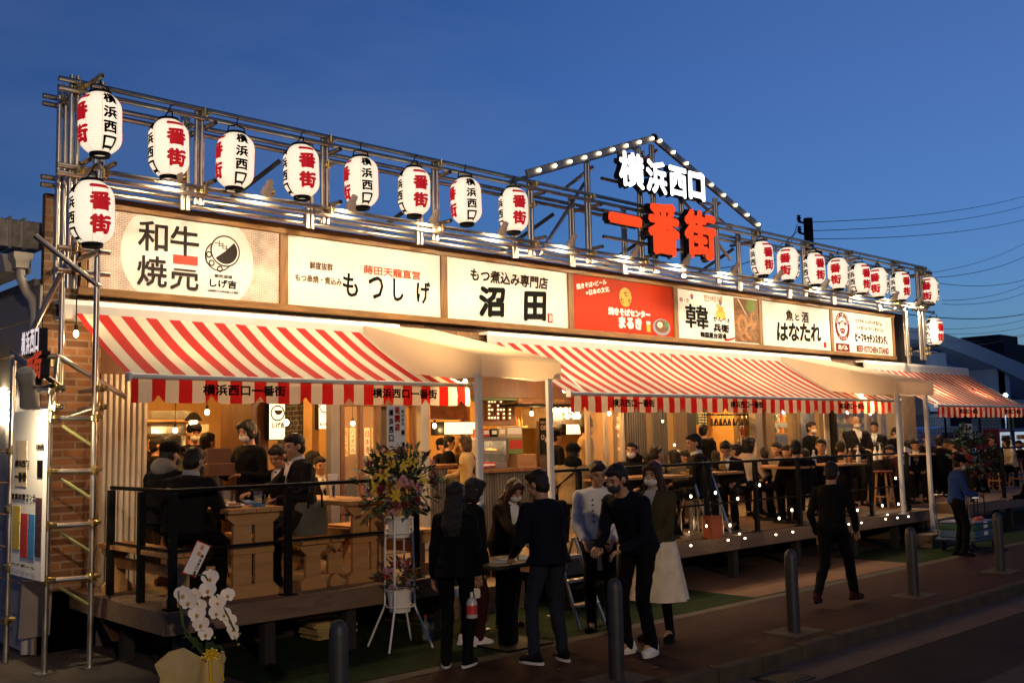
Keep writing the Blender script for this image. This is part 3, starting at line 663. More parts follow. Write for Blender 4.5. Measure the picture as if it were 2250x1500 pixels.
pipe_part((2.75, PB.y + .5, 2.6), (3.15, PB.y + .46, 2.62), 'brace', t); pipe_part((3.12, PB.y + .4, 2.6), (2.95, PB.y + .02, 2.05), 'brace', t)
pipe_part((PB.x, PB.y + .3, 2.0), (PC.x, PC.y + .02, 2.14), 'brace', t)
for p in (PB, PC):
    for z in (2.31, 2.15): pipe_part((p.x + .06, p.y - .1, z), (p.x + .06, p.y + .5, z), 'brace', t); clamp_part((p.x + .03, p.y, z), t)
    b = MB(); b.box(p.x - .07, p.x + .07, p.y - .07, p.y + .07, 0, .012); b.build('base_plate', M_STEEL, t)
for z in (.35, .8, 1.3, 1.8): clamp_part((PA.x, PA.y, z), t)
b = MB(); b.tube((3.08, PB.y + .43, 2.52), (3.08, PB.y + .43, 2.58), .07, 10); b.build('clamp', M_BRASS, t)

# gable with its bulbs
t = GB = thing('gable_frame', 'two sloping steel beams with round bulbs forming a gable over the letters', 'gable', (11.21, 8.95, 5))
g0, g1, g2 = Vector((8.7, 8.93, 5.13)), Vector((11.21, 8.93, 6.06)), Vector((13.76, 8.93, 5.11))
bulb_m = glow('warm_bulb', (1, .80, .50), 9)
for a, c, n_, s0, s1 in ((g0, g1, 9, .055, .965), (g1, g2, 9, .035, .985)):
    d = (c - a).normalized(); rot = d.to_track_quat('X', 'Z').to_matrix()
    b = MB(); b.obox((a + c) / 2 + Vector((0, .0, 0)), ((c - a).length + .1, .05, .1), rot, .004); b.build('beam', mat('beam_grey', (.30, .28, .26), .45, .6), t)
    b = MB(); b.tube(a + Vector((0, .42, -.04)), c + Vector((0, .42, -.04)), PR, 8); b.build('beam', M_STEEL, t)
    for k in range(n_):
        p = a + (c - a) * (s0 + (s1 - s0) * k / (n_ - 1)) + Vector((0, -.045, .0))
        o = MB(); o.ball(p, .022, 12, 8); o.build('bulb', bulb_m, t)
for px in (9.86, 10.95, 11.25, 11.9, 12.75):
    zt = g0.z + (g1.z - g0.z) * (px - g0.x) / (g1.x - g0.x) if px < g1.x else g1.z + (g2.z - g1.z) * (px - g1.x) / (g2.x - g1.x)
    for d in (0, .056): pipe_part((px + d, 9.04, 4.12), (px + d, 9.04, zt - .05), 'upright', t)
    pipe_part((px + .1, 9.0, zt - .12), (px + .1, 9.5, zt - .3), 'spacer', t)
for z in (5.3, 4.86, 4.5): pipe_part((10.1, 8.97, z), (12.6, 8.97, z), 'rail', t)
for p, q in (((9.2, 9.3, 4.2), (10.2, 9.3, 5.4)), ((12.0, 9.3, 5.6), (13.5, 9.3, 4.6))): pipe_part(p, q, 'brace', t)

# ---- channel letters
mw_face = glow('letter_white', (1, .98, .93), 2.6); mr_face = glow('letter_red', (1, .062, .006), 1.12); m_side = mat('letter_side', (.012, .01, .01), .4, .2, var=0)
def channel(s, x0, x1, z0, z1, face, label, fat, y=8.8, depth=.09, skew=0.0):
    t = thing('channel_letter', label, 'sign letter', ((x0 + x1) / 2, y, z0), 'illuminated letters on the gable')
    fb = MB(); fb.side = MB()
    put_text(fb, s, ((x0 + x1) / 2, y, (z0 + z1) / 2), x1 - x0, z1 - z0, fat=fat, lift=0, depth=depth)
    fb.build('lit_face', face, t, smooth=False); fb.side.build('letter_side', m_side, t, smooth=False)
    b = MB()
    v_, f_ = glyphs(s)
    for i, (u, f) in enumerate(text2d(s, (x1 - x0) * 1.05, (z1 - z0) * 1.05, fat + .008)): b.add([Vector(((x0 + x1) / 2 + float(p[0]), y + depth + .002 + .0006 * i, (z0 + z1) / 2 + float(p[1]))) for p in u], f)
    b.build('back_plate', m_side, t, smooth=False)
    q = MB(); q.box((x0 + x1) / 2 - .015, (x0 + x1) / 2 + .015, y + depth, 8.98, z0 + .1, z0 + .13); q.build('bracket', M_BLACK, t)
channel('横', 10.27, 10.80, 5.20, 5.70, mw_face, 'white glowing letter, leftmost of the upper white row', .024)
channel('浜', 10.84, 11.30, 5.20, 5.68, mw_face, 'white glowing letter, second of the upper white row', .025)
channel('西', 11.35, 11.76, 5.22, 5.67, mw_face, 'white glowing letter, third of the upper white row', .027)
channel('口', 11.80, 12.20, 5.24, 5.66, mw_face, 'white glowing square letter at the right of the white row', .034)
channel('一', 10.02, 10.72, 4.66, 4.81, mr_face, 'red glowing single stroke letter at the left of the red row', .05)
channel('番', 10.84, 11.56, 4.33, 5.10, mr_face, 'red glowing letter in the middle of the red row', .045)
channel('街', 11.66, 12.44, 4.37, 5.10, mr_face, 'red glowing letter at the right of the red row', .045)

# ---------------------------------------------------------------- flood lamps on the truss
WARM = (1.0, .79, .50)
def spot(name, loc, aim, power, size=R(110), blend=.8, col=WARM, rad=.05, parent=None):
    l = bpy.data.lights.new(name, 'SPOT'); l.energy = power; l.color = col; l.spot_size = size; l.spot_blend = blend; l.shadow_soft_size = rad
    o = bpy.data.objects.new(name, l); COL.objects.link(o); o.location = loc; o.rotation_euler = (Vector(aim) - Vector(loc)).to_track_quat('-Z', 'Y').to_euler()
    if parent: o.parent = parent; o.location = Vector(loc) - world_loc(parent)
    return o
def point(name, loc, power, col=WARM, rad=.05, parent=None):
    l = bpy.data.lights.new(name, 'POINT'); l.energy = power; l.color = col; l.shadow_soft_size = rad
    o = bpy.data.objects.new(name, l); COL.objects.link(o); o.location = loc
    if parent: o.parent = parent; o.location = Vector(loc) - world_loc(parent)
    return o
lens_m = glow('flood_lens', (1, .74, .40), 45)
m_fl = mat('cream_housing', (.80, .70, .55), .5)
SIGN_W = 95
def flood(px, where):
    t = thing('flood_lamp', where, 'flood lamp', (px, 8.93, 4.34), 'flood lamps clipped along the truss')
    ax = Vector((0, .62, -.78)).normalized(); c = Vector((px, 8.84, 4.33)); rot = ax.to_track_quat('Z', 'Y').to_matrix()
    b = MB(); b.lathe([(.0, -.10), (.03, -.095), (.036, -.08), (.036, -.03), (.048, 0), (.056, .06), (.05, .06), (.04, .01)], 16, cap=False); b.v = [tuple(c + rot @ Vector(p)) for p in b.v]; b.build('lamp_head', m_fl, t)
    b = MB(); b.lathe([(0.0, .02), (.04, .022), (.047, .045), (.0, .055)], 14, cap=False); b.v = [tuple(c + rot @ Vector(p)) for p in b.v]; b.build('lens', lens_m, t)
    b = MB(); b.path([(px + .09, 8.99, 4.29), (px + .09, 8.9, 4.36), (px + .02, 8.83, 4.36)], .014, 8); b.ball((px + .1, 8.95, 4.33), .045, 8, 6); b.build('bracket', M_BRASS, t)
    spot('flood_light', c + ax * .11, c + ax * .11 + Vector((0, .72, -.95)), SIGN_W * (.92 + .55 * (px - 4) / 15), R(168), .45, WARM, .05, t)
FL = [(4.05, 'leftmost flood lamp, under the first row lanterns'), (4.98, 'flood lamp below the third lantern of the row'), (5.98, 'flood lamp between the fourth and fifth lanterns'), (7.1, 'flood lamp below the sixth lantern of the row'), (8.15, 'flood lamp beside the last lantern before the gable'), (9.35, 'flood lamp under the left foot of the gable'), (10.6, 'flood lamp under the single red stroke letter'), (11.75, 'flood lamp under the middle red letter'), (12.95, 'flood lamp right of the red letters'), (14.15, 'flood lamp under the second lantern right of the gable'), (15.6, 'flood lamp under the third lantern right of the gable'), (17.0, 'flood lamp under the fifth lantern right of the gable'), (18.1, 'flood lamp under the seventh lantern right of the gable'), (19.1, 'rightmost flood lamp on the truss')]
for px, s in FL: flood(px, s)

# ================================================================ paper lanterns
def lantern_prof(s):                                         # s: -1 bottom .. 1 top -> radius
    a = abs(s); return .180 * (1 - .52 * max(0, (a - .42) / .58) ** 2.6)
LH = .265
M_SHADE = None
def shade_mat():
    m = bpy.data.materials.new('lantern_paper'); m.use_nodes = True; N = m.node_tree.nodes; L = m.node_tree.links; b = N['Principled BSDF']
    b.inputs['Base Color'].default_value = (.78, .72, .62, 1); b.inputs['Roughness'].default_value = .7
    tc = N.new('ShaderNodeTexCoord'); wv = N.new('ShaderNodeTexWave'); wv.bands_direction = 'Z'; wv.inputs['Scale'].default_value = 17; wv.inputs['Distortion'].default_value = 0; L.new(tc.outputs['Object'], wv.inputs['Vector'])
    bp = N.new('ShaderNodeBump'); bp.inputs['Strength'].default_value = .5; bp.inputs['Distance'].default_value = .006; L.new(wv.outputs['Fac'], bp.inputs['Height']); L.new(bp.outputs[0], b.inputs['Normal'])
    mr = N.new('ShaderNodeMapRange'); mr.inputs[3].default_value = .82; mr.inputs[4].default_value = .98; L.new(wv.outputs['Fac'], mr.inputs[0])
    lw = N.new('ShaderNodeLayerWeight'); lw.inputs['Blend'].default_value = .3          # light through the paper falls off where it is seen edge-on
    m2 = N.new('ShaderNodeMapRange'); m2.inputs[3].default_value = 1.1; m2.inputs[4].default_value = .85; L.new(lw.outputs['Facing'], m2.inputs[0])
    mu = N.new('ShaderNodeMath'); mu.operation = 'MULTIPLY'; L.new(mr.outputs[0], mu.inputs[0]); L.new(m2.outputs[0], mu.inputs[1])
    b.inputs['Emission Color'].default_value = (1, .83, .62, 1); L.new(mu.outputs[0], b.inputs['Emission Strength'])
    return m
M_SHADE = shade_mat()
M_SEAM = mat('lantern_seam', (.40, .28, .18), .7, var=0, emit=(1, .7, .42), estr=.35)
M_LRED = mat('lantern_red_ink', (.55, .01, .015), .6, var=0, emit=(.8, .01, .02), estr=.38)
def wrap(b, text, a0, z, w, h, fat):
    """a character laid on the lantern paper round angle a0"""
    for i, (u, f) in enumerate(text2d(text, w, h, fat)):
        bm = bmesh.new(); vs = [bm.verts.new((float(p[0]), float(p[1]), 0)) for p in u]
        for q in f:
            try: bm.faces.new([vs[k] for k in q])
            except ValueError: pass
        for ax, n_ in ((0, 5), (1, 5)):
            for k in range(1, n_):
                co = [0, 0, 0]; co[ax] = (-.5 + k / n_) * (w if ax == 0 else h); no = [0, 0, 0]; no[ax] = 1
                bmesh.ops.bisect_plane(bm, geom=bm.verts[:] + bm.edges[:] + bm.faces[:], plane_co=co, plane_no=no, dist=1e-5)
        bm.verts.index_update(); out = []
        for v in bm.verts:
            zz = z + v.co.y; r_ = lantern_prof(zz / LH) + .0022 + .0004 * i; a = a0 + v.co.x / .172
            out.append((r_ * math.cos(a), r_ * math.sin(a), zz))
        b.add(out, [[v.index for v in q.verts] for q in bm.faces]); bm.free()
def make_lantern(label):
    t = thing('paper_lantern', label, 'lantern', (0, 0, 0), 'paper lanterns hung from the scaffold')
    b = MB(); n = 32; rings = []
    for k in range(25):
        s = -1 + 2 * k / 24; r_ = lantern_prof(s)
        rings.append([(r_ * math.cos(2 * math.pi * q / n), r_ * math.sin(2 * math.pi * q / n), s * LH) for q in range(n)])
    b.ring_loft(rings, True); sh = b.build('paper_shade', M_SHADE, t, w=False)
    rb = MB(); bl = MB()
    for a0 in (0, math.pi):
        for k, (c, zz, hh) in enumerate((('一', .205, .034), ('番', .072, .165), ('街', -.125, .165))): wrap(rb, c, a0, zz, .185, hh, .0125)
    for a0 in (math.pi / 2, -math.pi / 2):
        for k, c in enumerate('横浜西口'): wrap(bl, c, a0, .195 - .132 * k, .118, .108, .0065)
    sm = MB()
    for q in range(8):
        a = q * math.pi / 4 + math.pi / 8; sm.path([((lantern_prof(s_) + .0006) * math.cos(a), (lantern_prof(s_) + .0006) * math.sin(a), s_ * LH) for s_ in [-1 + k / 10 for k in range(21)]], .0016, 4)
    tag(sm.build('seam', M_SEAM, sh, w=False), kind='stuff')
    rb.build('red_lettering', M_LRED, sh, smooth=False, w=False); bl.build('black_lettering', M_INK, sh, smooth=False, w=False)
    b = MB(); b.lathe([(.089, LH - .004), (.092, LH + .022), (.075, LH + .026), (.075, LH + .004)], 24, cap=False); b.build('top_cap', M_BLACK, t, w=False)
    b = MB(); b.lathe([(.072, -LH - .036), (.084, -LH - .032), (.089, -LH + .004), (.07, -LH + .003)], 24, cap=False); b.build('bottom_cap', M_BLACK, t, w=False)
    b = MB(); b.path([(-.085, 0, LH + .02), (-.08, 0, LH + .07), (0, 0, LH + .095), (.08, 0, LH + .07), (.085, 0, LH + .02)], .007, 6); b.path([(0, 0, LH + .09), (0, .02, LH + .15), (0, .05, LH + .165)], .006, 6); b.build('hanger', M_BLACK, t, w=False)
    return t
LAN = [(3.28, 8.72, 4.62, 'k', 'largest nearest lantern at the top left corner of the scaffold'), (3.19, 8.62, 3.80, 'r', 'lantern below the top left corner one, in front of the first sign'),
       (3.986, 8.9, 4.568, 'r', 'second lantern of the left row, red kanji facing the street'), (4.661, 8.9, 4.569, 'k', 'third lantern of the left row, black kanji facing the street'),
       (5.40, 8.9, 4.589, 'r', 'fourth lantern of the left row, above the second sign'), (6.141, 8.9, 4.593, 'k', 'fifth lantern of the left row, black kanji on its right side'),
       (6.854, 8.9, 4.60, 'r', 'sixth lantern of the left row, before the third sign'), (7.619, 8.9, 4.605, 'k', 'seventh lantern of the left row, next to last before the gable'),
       (8.381, 8.9, 4.604, 'r', 'last lantern of the left row, beside the gable foot'),
       (13.781, 8.9, 4.583, 'r2', 'first lantern right of the gable'), (14.547, 8.9, 4.575, 'k2', 'second lantern right of the gable'), (15.35, 8.9, 4.572, 'r2', 'third lantern right of the gable, before the utility pole'),
       (16.146, 8.9, 4.572, 'k2', 'fourth lantern right of the gable'), (16.91, 8.9, 4.56, 'r2', 'fifth lantern right of the gable'), (17.58, 8.9, 4.545, 'k2', 'sixth lantern right of the gable'), (18.437, 8.9, 4.557, 'r2', 'seventh lantern right of the gable, last inside the truss'),
       (19.882, 9.0, 4.60, 'k2', 'upper lantern on the arm beyond the right end of the truss'), (19.972, 9.0, 3.78, 'r3', 'lower lantern on the arm beyond the right end of the truss')]
proto = None
for (lx, ly, lz, kind, lab) in LAN:
    view = math.atan2(-ly, -lx)                              # direction from the lantern to the street corner
    rz = {'r': view + .42, 'k': view - 1.12, 'r2': view + .72, 'k2': view - .28, 'r3': view + .95}[kind]
    if kind == 'k': rz = view + .42 - math.pi / 2
    if proto is None: proto = make_lantern(lab); o = proto; o.location = (lx, ly, lz); o.rotation_euler = (0, 0, rz)
    else: o = dup(proto, (lx, ly, lz), rz, lab)
    o.rotation_euler = (R(random.uniform(-1.8, 1.8)), R(random.uniform(-1.8, 1.8)), rz + R(random.uniform(-4, 4)))
# ================================================================ people
M_SKIN = mat('skin', (.38, .20, .115), .5, var=.08, vscale=9)
M_EYE = mat('eye_dark', (.03, .02, .016), .3, var=0)
M_LIP = mat('lip', (.38, .14, .11), .5, var=0)
def cloth(name, col, rough=.85): return mat('cloth_' + name, col, rough, var=.14, vscale=12, bump=.35, bscale=120, spec=.12)
def hairmat(name, col):
    k = 'hair_' + name
    if k in MATS: return MATS[k]
    m = mat(k, col, .5, var=.35, vscale=30, spec=.22)
    N = m.node_tree.nodes; L = m.node_tree.links; b = N['Principled BSDF']; tc = N.new('ShaderNodeTexCoord'); mp = N.new('ShaderNodeMapping'); mp.inputs['Scale'].default_value = (120, 120, 6); L.new(tc.outputs['Object'], mp.inputs[0])
    no = N.new('ShaderNodeTexNoise'); no.inputs['Scale'].default_value = 1.5; L.new(mp.outputs[0], no.inputs['Vector']); bp = N.new('ShaderNodeBump'); bp.inputs['Strength'].default_value = .6; bp.inputs['Distance'].default_value = .012; L.new(no.outputs['Fac'], bp.inputs['Height']); L.new(bp.outputs[0], b.inputs['Normal'])
    return m
H_BLACK = hairmat('black', (.012, .010, .009)); H_BROWN = hairmat('brown', (.045, .020, .012)); H_LIGHT = hairmat('light_brown', (.16, .09, .045)); H_GREY = hairmat('greying', (.09, .08, .07))
M_MASKW = mat('mask_white', (.60, .57, .53), .8, var=.05); M_MASKK = mat('mask_dark', (.02, .022, .03), .8, var=.05)
C = {k: cloth(k, v) for k, v in dict(black=(.0035, .0035, .004), charcoal=(.009, .008, .008), grey=(.16, .15, .14), navy=(.004, .005, .011), suit=(.013, .0115, .012), denim=(.016, .020, .031), skirt=(.74, .62, .46), olive=(.05, .042, .02), camel=(.26, .17, .08), sand=(.30, .21, .11), cream=(.50, .42, .31), white=(.70, .67, .62), beige=(.50, .41, .29), blue=(.018, .045, .17), brown=(.030, .018, .012), lightgrey=(.34, .32, .30), knit=(.09, .085, .08), wine=(.035, .008, .008), print=(.10, .09, .06), black_white=(.006, .006, .0065)).items()}
_TEX = bpy.data.textures.new('wrinkles', 'CLOUDS'); _TEX.noise_scale = .11
_TEXF = bpy.data.textures.new('hair_locks', 'CLOUDS'); _TEXF.noise_scale = .03
def solid(mb, voxel, name, material, parent, it=4, disp=0.0, tex=None, extra=None):
    """one continuous surface grown round the overlapping volumes of mb; extra = finished geometry joined on"""
    me = bpy.data.meshes.new(name); me.from_pydata(mb.v, [], mb.f); me.update()
    o = bpy.data.objects.new(name, me); COL.objects.link(o)
    m = o.modifiers.new('r', 'REMESH'); m.mode = 'VOXEL'; m.voxel_size = voxel; m.use_smooth_shade = True
    if it: q = o.modifiers.new('s', 'SMOOTH'); q.iterations = it; q.factor = .5
    if disp: d = o.modifiers.new('d', 'DISPLACE'); d.texture = tex or _TEX; d.strength = disp; d.mid_level = .5
    dg = bpy.context.evaluated_depsgraph_get(); me2 = bpy.data.meshes.new_from_object(o.evaluated_get(dg))
    bpy.data.objects.remove(o); bpy.data.meshes.remove(me); me2.name = name
    if extra and extra.v:
        bm = bmesh.new(); bm.from_mesh(me2); vs = [bm.verts.new(p) for p in extra.v]
        for f in extra.f:
            try: bm.faces.new([vs[i] for i in f])
            except ValueError: pass
        bm.to_mesh(me2); bm.free()
    me2.materials.clear(); me2.materials.append(material)
    me2.polygons.foreach_set('use_smooth', [True] * len(me2.polygons)); me2.polygons.foreach_set('material_index', [0] * len(me2.polygons)); me2.update()
    return link(name, me2, parent)
def cap(mb, p, q, r1, r2, n=10):
    p = Vector(p); q = Vector(q); mb.tube(p, q, r1, n, r2); mb.ball(p, r1, n, 7); mb.ball(q, r2, n, 7)
def ik(a, b, l1, l2, pole):
    a = Vector(a); b = Vector(b); d = b - a; L = min(d.length, (l1 + l2) * .995); u = d.normalized(); b = a + u * L
    x = (l1 * l1 - l2 * l2 + L * L) / (2 * L); h = math.sqrt(max(l1 * l1 - x * x, 0)); pole = Vector(pole); w = pole - u * pole.dot(u)
    if w.length < 1e-4: w = Vector((0, 1, 0)) - u * u.y
    return a + u * x + w.normalized() * h, b
def oval(c, rx, ry, right, fwd, n=16): return [c + right * (rx * math.cos(2 * math.pi * k / n)) + fwd * (ry * math.sin(2 * math.pi * k / n)) for k in range(n)]

def person(label, x, y, face, z=0.0, H=1.7, pose='stand', sex='m', lean=4, turn=(0, 0), rh=None, lh=None, top='black', bottom='black', shoe='black', hair='short', hcol=None,
           hat=None, mask=None, coat=0.0, skirt=None, shirt=None, tie=None, collar=None, bulk=1.0, feet=None, seat=.45, detail=1, hood=None, apron=None, bag=None, vest=None, group='people at the market', tilt=0.0, name='person', short_sleeve=False, buttons=False):
    hcol = hcol or H_BLACK
    t = thing(name, label, 'person', (0, 0, 0), group)
    s = H / 1.7; vx = (.009, .013, .017)[2 - detail] if detail < 3 else .008
    vx = {2: .0085, 1: .012, 0: .016}[detail]
    fem = sex == 'f'; V = Vector
    ln = R(lean)
    X = V((1, 0, 0))
    if pose == 'sit': P = V((0, 0, seat + .10 * s))
    else: P = V((0, -.10 * math.sin(ln), (.942 - .10 * (1 - math.cos(ln))) * s))
    u1 = V((math.sin(R(tilt)), math.sin(ln * .8), math.cos(ln * .8))).normalized(); u2 = V((math.sin(R(tilt)), math.sin(ln * 1.25), math.cos(ln * 1.25))).normalized()
    W = P + u1 * .155 * s; CH = W + u1 * .16 * s; SH = CH + u2 * .11 * s; NK = SH + u2 * .045 * s
    f1 = u1.cross(X) * -1; f2 = u2.cross(X) * -1
    if f1.y < 0: f1 = -f1; f2 = -f2
    sw = (.152 if fem else .178) * s * (1 + (bulk - 1) * .6)
    rs = SH + X * sw - u2 * .045 * s; ls = SH - X * sw - u2 * .045 * s
    # head frame
    hp = R(lean * .5 + turn[1]); hr = Matrix.Rotation(-R(turn[0]), 3, 'Z') @ Matrix.Rotation(-hp, 3, 'X')
    un = (u2 + V((0, math.sin(hp), math.cos(hp)))).normalized()
    HC = NK + un * .052 * s + hr @ V((0, .018, .083)) * s
    hd = lambda a, b, c: HC + hr @ V((a, b, c)) * s
    # arms
    def hand_at(side, tgt):
        sh = rs if side > 0 else ls
        if tgt is None: tgt = (.07, .03, -.53) if pose == 'stand' else (-.03, .30, -.30)
        return sh + V((tgt[0] * side, tgt[1], tgt[2])) * s
    A = {}
    for sd, tg in ((1, rh), (-1, lh)):
        sh = rs if sd > 0 else ls
        e, w = ik(sh, hand_at(sd, tg), .285 * s, .25 * s, V((.55 * sd, -.7, -.45)))
        A[sd] = (sh, e, w)
    # legs
    if feet is None: feet = (((.095, .02), (-.095, -.02)) if pose == 'stand' else ((.12, .42), (-.13, .36)))
    LG = {}
    for sd, (fx, fy) in ((1, feet[0][:2]), (-1, feet[1][:2])):
        lift = (feet[0] if sd > 0 else feet[1])[2] if len(feet[0 if sd > 0 else 1]) > 2 else 0
        hip = P + X * sd * .088 * s - V((0, 0, .03)) * s; an = V((fx * s, fy * s, .085 * s + lift))
        k, an = ik(hip, an, .43 * s, .415 * s, V((.08 * sd, 1, .15)))
        LG[sd] = (hip, k, an)
    # ---- body: head, neck, trunk, arms, legs in one skin
    b = MB(); ex = MB()
    def ball(c, r, rot=None, mb=b, n=14, m=10): mb.ball(c, tuple(q * s for q in r), n, m, rot)
    ball(hd(0, -.008, .022), (.077, .097, .097), hr); ball(hd(0, .028, -.05), (.058, .062, .068), hr); ball(hd(0, .055, -.095), (.03, .028, .022), hr)
    b.add([hd(-.010, .088, .018), hd(.010, .088, .018), hd(.017, .088, -.034), hd(-.017, .088, -.034), hd(0, .122, -.026)], [(0, 1, 4), (1, 2, 4), (2, 3, 4), (3, 0, 4), (3, 2, 1, 0)])
    for sd in (1, -1): ball(hd(.079 * sd, -.01, -.008), (.012, .022, .033), hr); ball(hd(.038 * sd, .066, -.028), (.024, .02, .022), hr)
    ball(hd(0, .078, .03), (.05, .014, .012), hr)
    cap(b, NK - u2 * .04 * s, hd(0, -.02, -.05), .058 * s, .054 * s)
    ring = lambda c, rx, ry, f: oval(c, rx * s, ry * s, X, f)
    b.ring_loft([ring(P - u1 * .06, .12, .09, f1), ring(P, .145, .105, f1), ring(W, .118, .088, f1), ring(CH, .145, .1, f2), ring(SH, .13, .075, f2), ring(NK, .055, .055, f2)])
    for sd in (1, -1):
        sh, e, w = A[sd]; cap(b, sh, e, .043 * s, .036 * s); cap(b, e, w, .036 * s, .026 * s)
        fdir = (w - e).normalized(); side = fdir.cross(V((0, 0, 1)));
        if side.length < .2: side = V((0, 1, 0)) if pose == 'stand' else X
        side.normalize(); nrm = side.cross(fdir)
        pc = w + fdir * .045 * s
        b.ball(pc, (.04 * s, .052 * s, .017 * s), 10, 7, Matrix((side, fdir, nrm)).transposed())
        inw = nrm if nrm.z < 0 else -nrm
        for k, (off, ln_) in enumerate(((-.028, .062), (-.0095, .072), (.0095, .068), (.028, .052))):
            q0 = pc + side * off * s + fdir * .03 * s; q1 = q0 + (fdir * .9 + inw * .35).normalized() * ln_ * .5 * s; q2 = q1 + (fdir * .55 + inw * .8).normalized() * ln_ * .5 * s
            ex.path([q0, q1, q2], [.0092 * s, .0085 * s, .007 * s], 7)
        tb = -1 if sd > 0 else 1
        q0 = pc + side * .03 * tb * s - fdir * .02 * s; ex.path([q0, q0 + (side * tb * .7 + fdir * .7).normalized() * .033 * s, q0 + (side * tb * .45 + fdir * .8 + inw * .4).normalized() * .062 * s], [.011 * s, .0098 * s, .0078 * s], 7)
        hip, k, an = LG[sd]; cap(b, hip, k, .072 * s, .048 * s); cap(b, k, an, .05 * s, .034 * s); cap(b, an, an + V((0, .1, -.04)) * s, .034 * s, .028 * s)
    solid(b, vx, 'body', M_SKIN, t, 3, extra=ex)
    if detail:
        for sd in (1, -1):
            q = MB(); q.ball(hd(.033 * sd, .080, .004), (.015 * s, .008 * s, .007 * s), 8, 6, hr); q.build('eye', M_EYE, t, w=False)
            q = MB(); q.ball(hd(.035 * sd, .086, .026), (.021 * s, .006 * s, .004 * s), 8, 6, hr); q.build('eyebrow', hcol, t, w=False)
        if not mask: q = MB(); q.ball(hd(0, .087, -.063), (.022 * s, .006 * s, .006 * s), 10, 6, hr); q.build('mouth', M_LIP, t, w=False)
    # ---- top garment
    b = MB(); k = bulk; j = .018
    lo = P - u1 * (.07 + coat * .25) * s
    rg = [ring(lo, .158 * k + j + (.02 if coat else 0), .118 * k + j, f1), ring(P, .152 * k + j, .115 * k + j, f1), ring(W, (.135 if fem else .148) * k + j, .105 * k + j, f1), ring(CH, .165 * k + j, .118 * k + j, f2), ring(SH - u2 * .01, .160 * k + j, .088 * k + j, f2), ring(SH + u2 * .035 * s, .10, .072, f2), ring(NK - u2 * .005, .066, .066, f2)]
    if coat:
        rg = [ring(P - V((0, 0, coat)) + f1 * .0, .185 * k + j, .15 * k + j, V((0, 1, 0)))] + rg[1:]
    b.ring_loft(rg)
    ball(CH + f2 * .05 * s, (.14 * k, .085 * k, .11), None, b)
    if fem:
        for sd in (1, -1): ball(CH + f2 * .075 * s + X * .068 * sd * s - u2 * .02, (.066, .06, .065), None, b)
    for sd in (1, -1):
        sh, e, w = A[sd]; ball(sh + V((-.016 * sd, 0, -.004)), (.066 * k, .064 * k, .060 * k), None, b); cap(b, NK - X * -.03 * sd * s - u2 * .035 * s, sh + V((-.03 * sd, 0, .012)) * s, .045 * s, .052 * s)
        if short_sleeve: cap(b, sh, sh + (e - sh) * .7, .064 * s * k, .06 * s * k)
        else: cap(b, sh, e, .062 * s * k, .054 * s * k); cap(b, e, e + (w - e) * .93, .054 * s * k, .041 * s * k)
    tp = C[top] if isinstance(top, str) else top
    if vest: pass
    solid(b, max(vx, .0115), 'jacket' if (tie or coat) else 'top', tp, t, 5, .022)
    # ---- legs
    if skirt:
        b = MB(); zz = skirt; n = 40; rings = []
        for q in range(9):
            f = q / 8; cz = P.z - .02 - (P.z - .02 - zz) * f; rings.append([V((P.x + (.185 + .095 * f + .018 * f * math.sin(9 * a) + .008 * f * math.sin(17 * a + 1)) * s * math.cos(a), P.y + (.165 + .09 * f + .018 * f * math.cos(9 * a)) * s * math.sin(a), cz)) for a in (2 * math.pi * c / n for c in range(n))])
        b.ring_loft(rings); b.build('skirt', C[bottom], t, w=False, sharp=1.5)
        b = MB()
        for sd in (1, -1): hip, kk, an = LG[sd]; cap(b, hip, kk, .078 * s, .055 * s); cap(b, kk, an, .056 * s, .042 * s)
        solid(b, max(vx, .0115), 'tights', C['black'], t, 3)
    else:
        b = MB(); b.ring_loft([ring(P - u1 * .10, .145, .108, f1), ring(P, .162, .122, f1), ring(P + u1 * .1 * s, .145, .108, f1)])
        for sd in (1, -1):
            hip, kk, an = LG[sd]; cap(b, hip, kk, .088 * s, .066 * s); cap(b, kk, an + V((0, .005, -.018)) * s, .066 * s, .054 * s); ball(hip - V((0, .02, 0)), (.09, .1, .09), None, b)
        solid(b, max(vx, .0115), 'trousers', C[bottom], t, 4, .026)
    for sd in (1, -1):
        hip, kk, an = LG[sd]; b = MB(); fo = (V((.25 * sd, 1, 0))).normalized(); rt = V((fo.y, -fo.x, 0)); rm = Matrix((rt, fo, V((0, 0, 1)))).transposed(); base = V((an.x, an.y, an.z - .085 * s))
        b.ball(base + fo * .035 * s + V((0, 0, .035 * s)), (.045 * s, .125 * s, .042 * s), 14, 9, rm); b.ball(base + fo * .10 * s + V((0, 0, .03 * s)), (.048 * s, .07 * s, .034 * s), 14, 9, rm); b.ball(base - fo * .02 * s + V((0, 0, .06 * s)), (.044 * s, .055 * s, .055 * s), 12, 8, rm)
        b.v = [(p[0], p[1], max(p[2], base.z + .004)) for p in b.v]
        so = b.build('shoe', C[shoe] if shoe in C else shoe, t, w=False)
        b = MB(); b.ring_loft([[base + rm @ V((.048 * s * math.cos(a) * (1 + .12 * math.sin(a)), .035 * s + .135 * s * math.sin(a), zz)) for a in (2 * math.pi * c / 20 for c in range(20))] for zz in (0, .022 * s)]); b.build('sole', M_MASKW if shoe in ('white', 'black_white') else C['charcoal'], so, w=False)
    # ---- hair, hat, mask
    hb = MB()
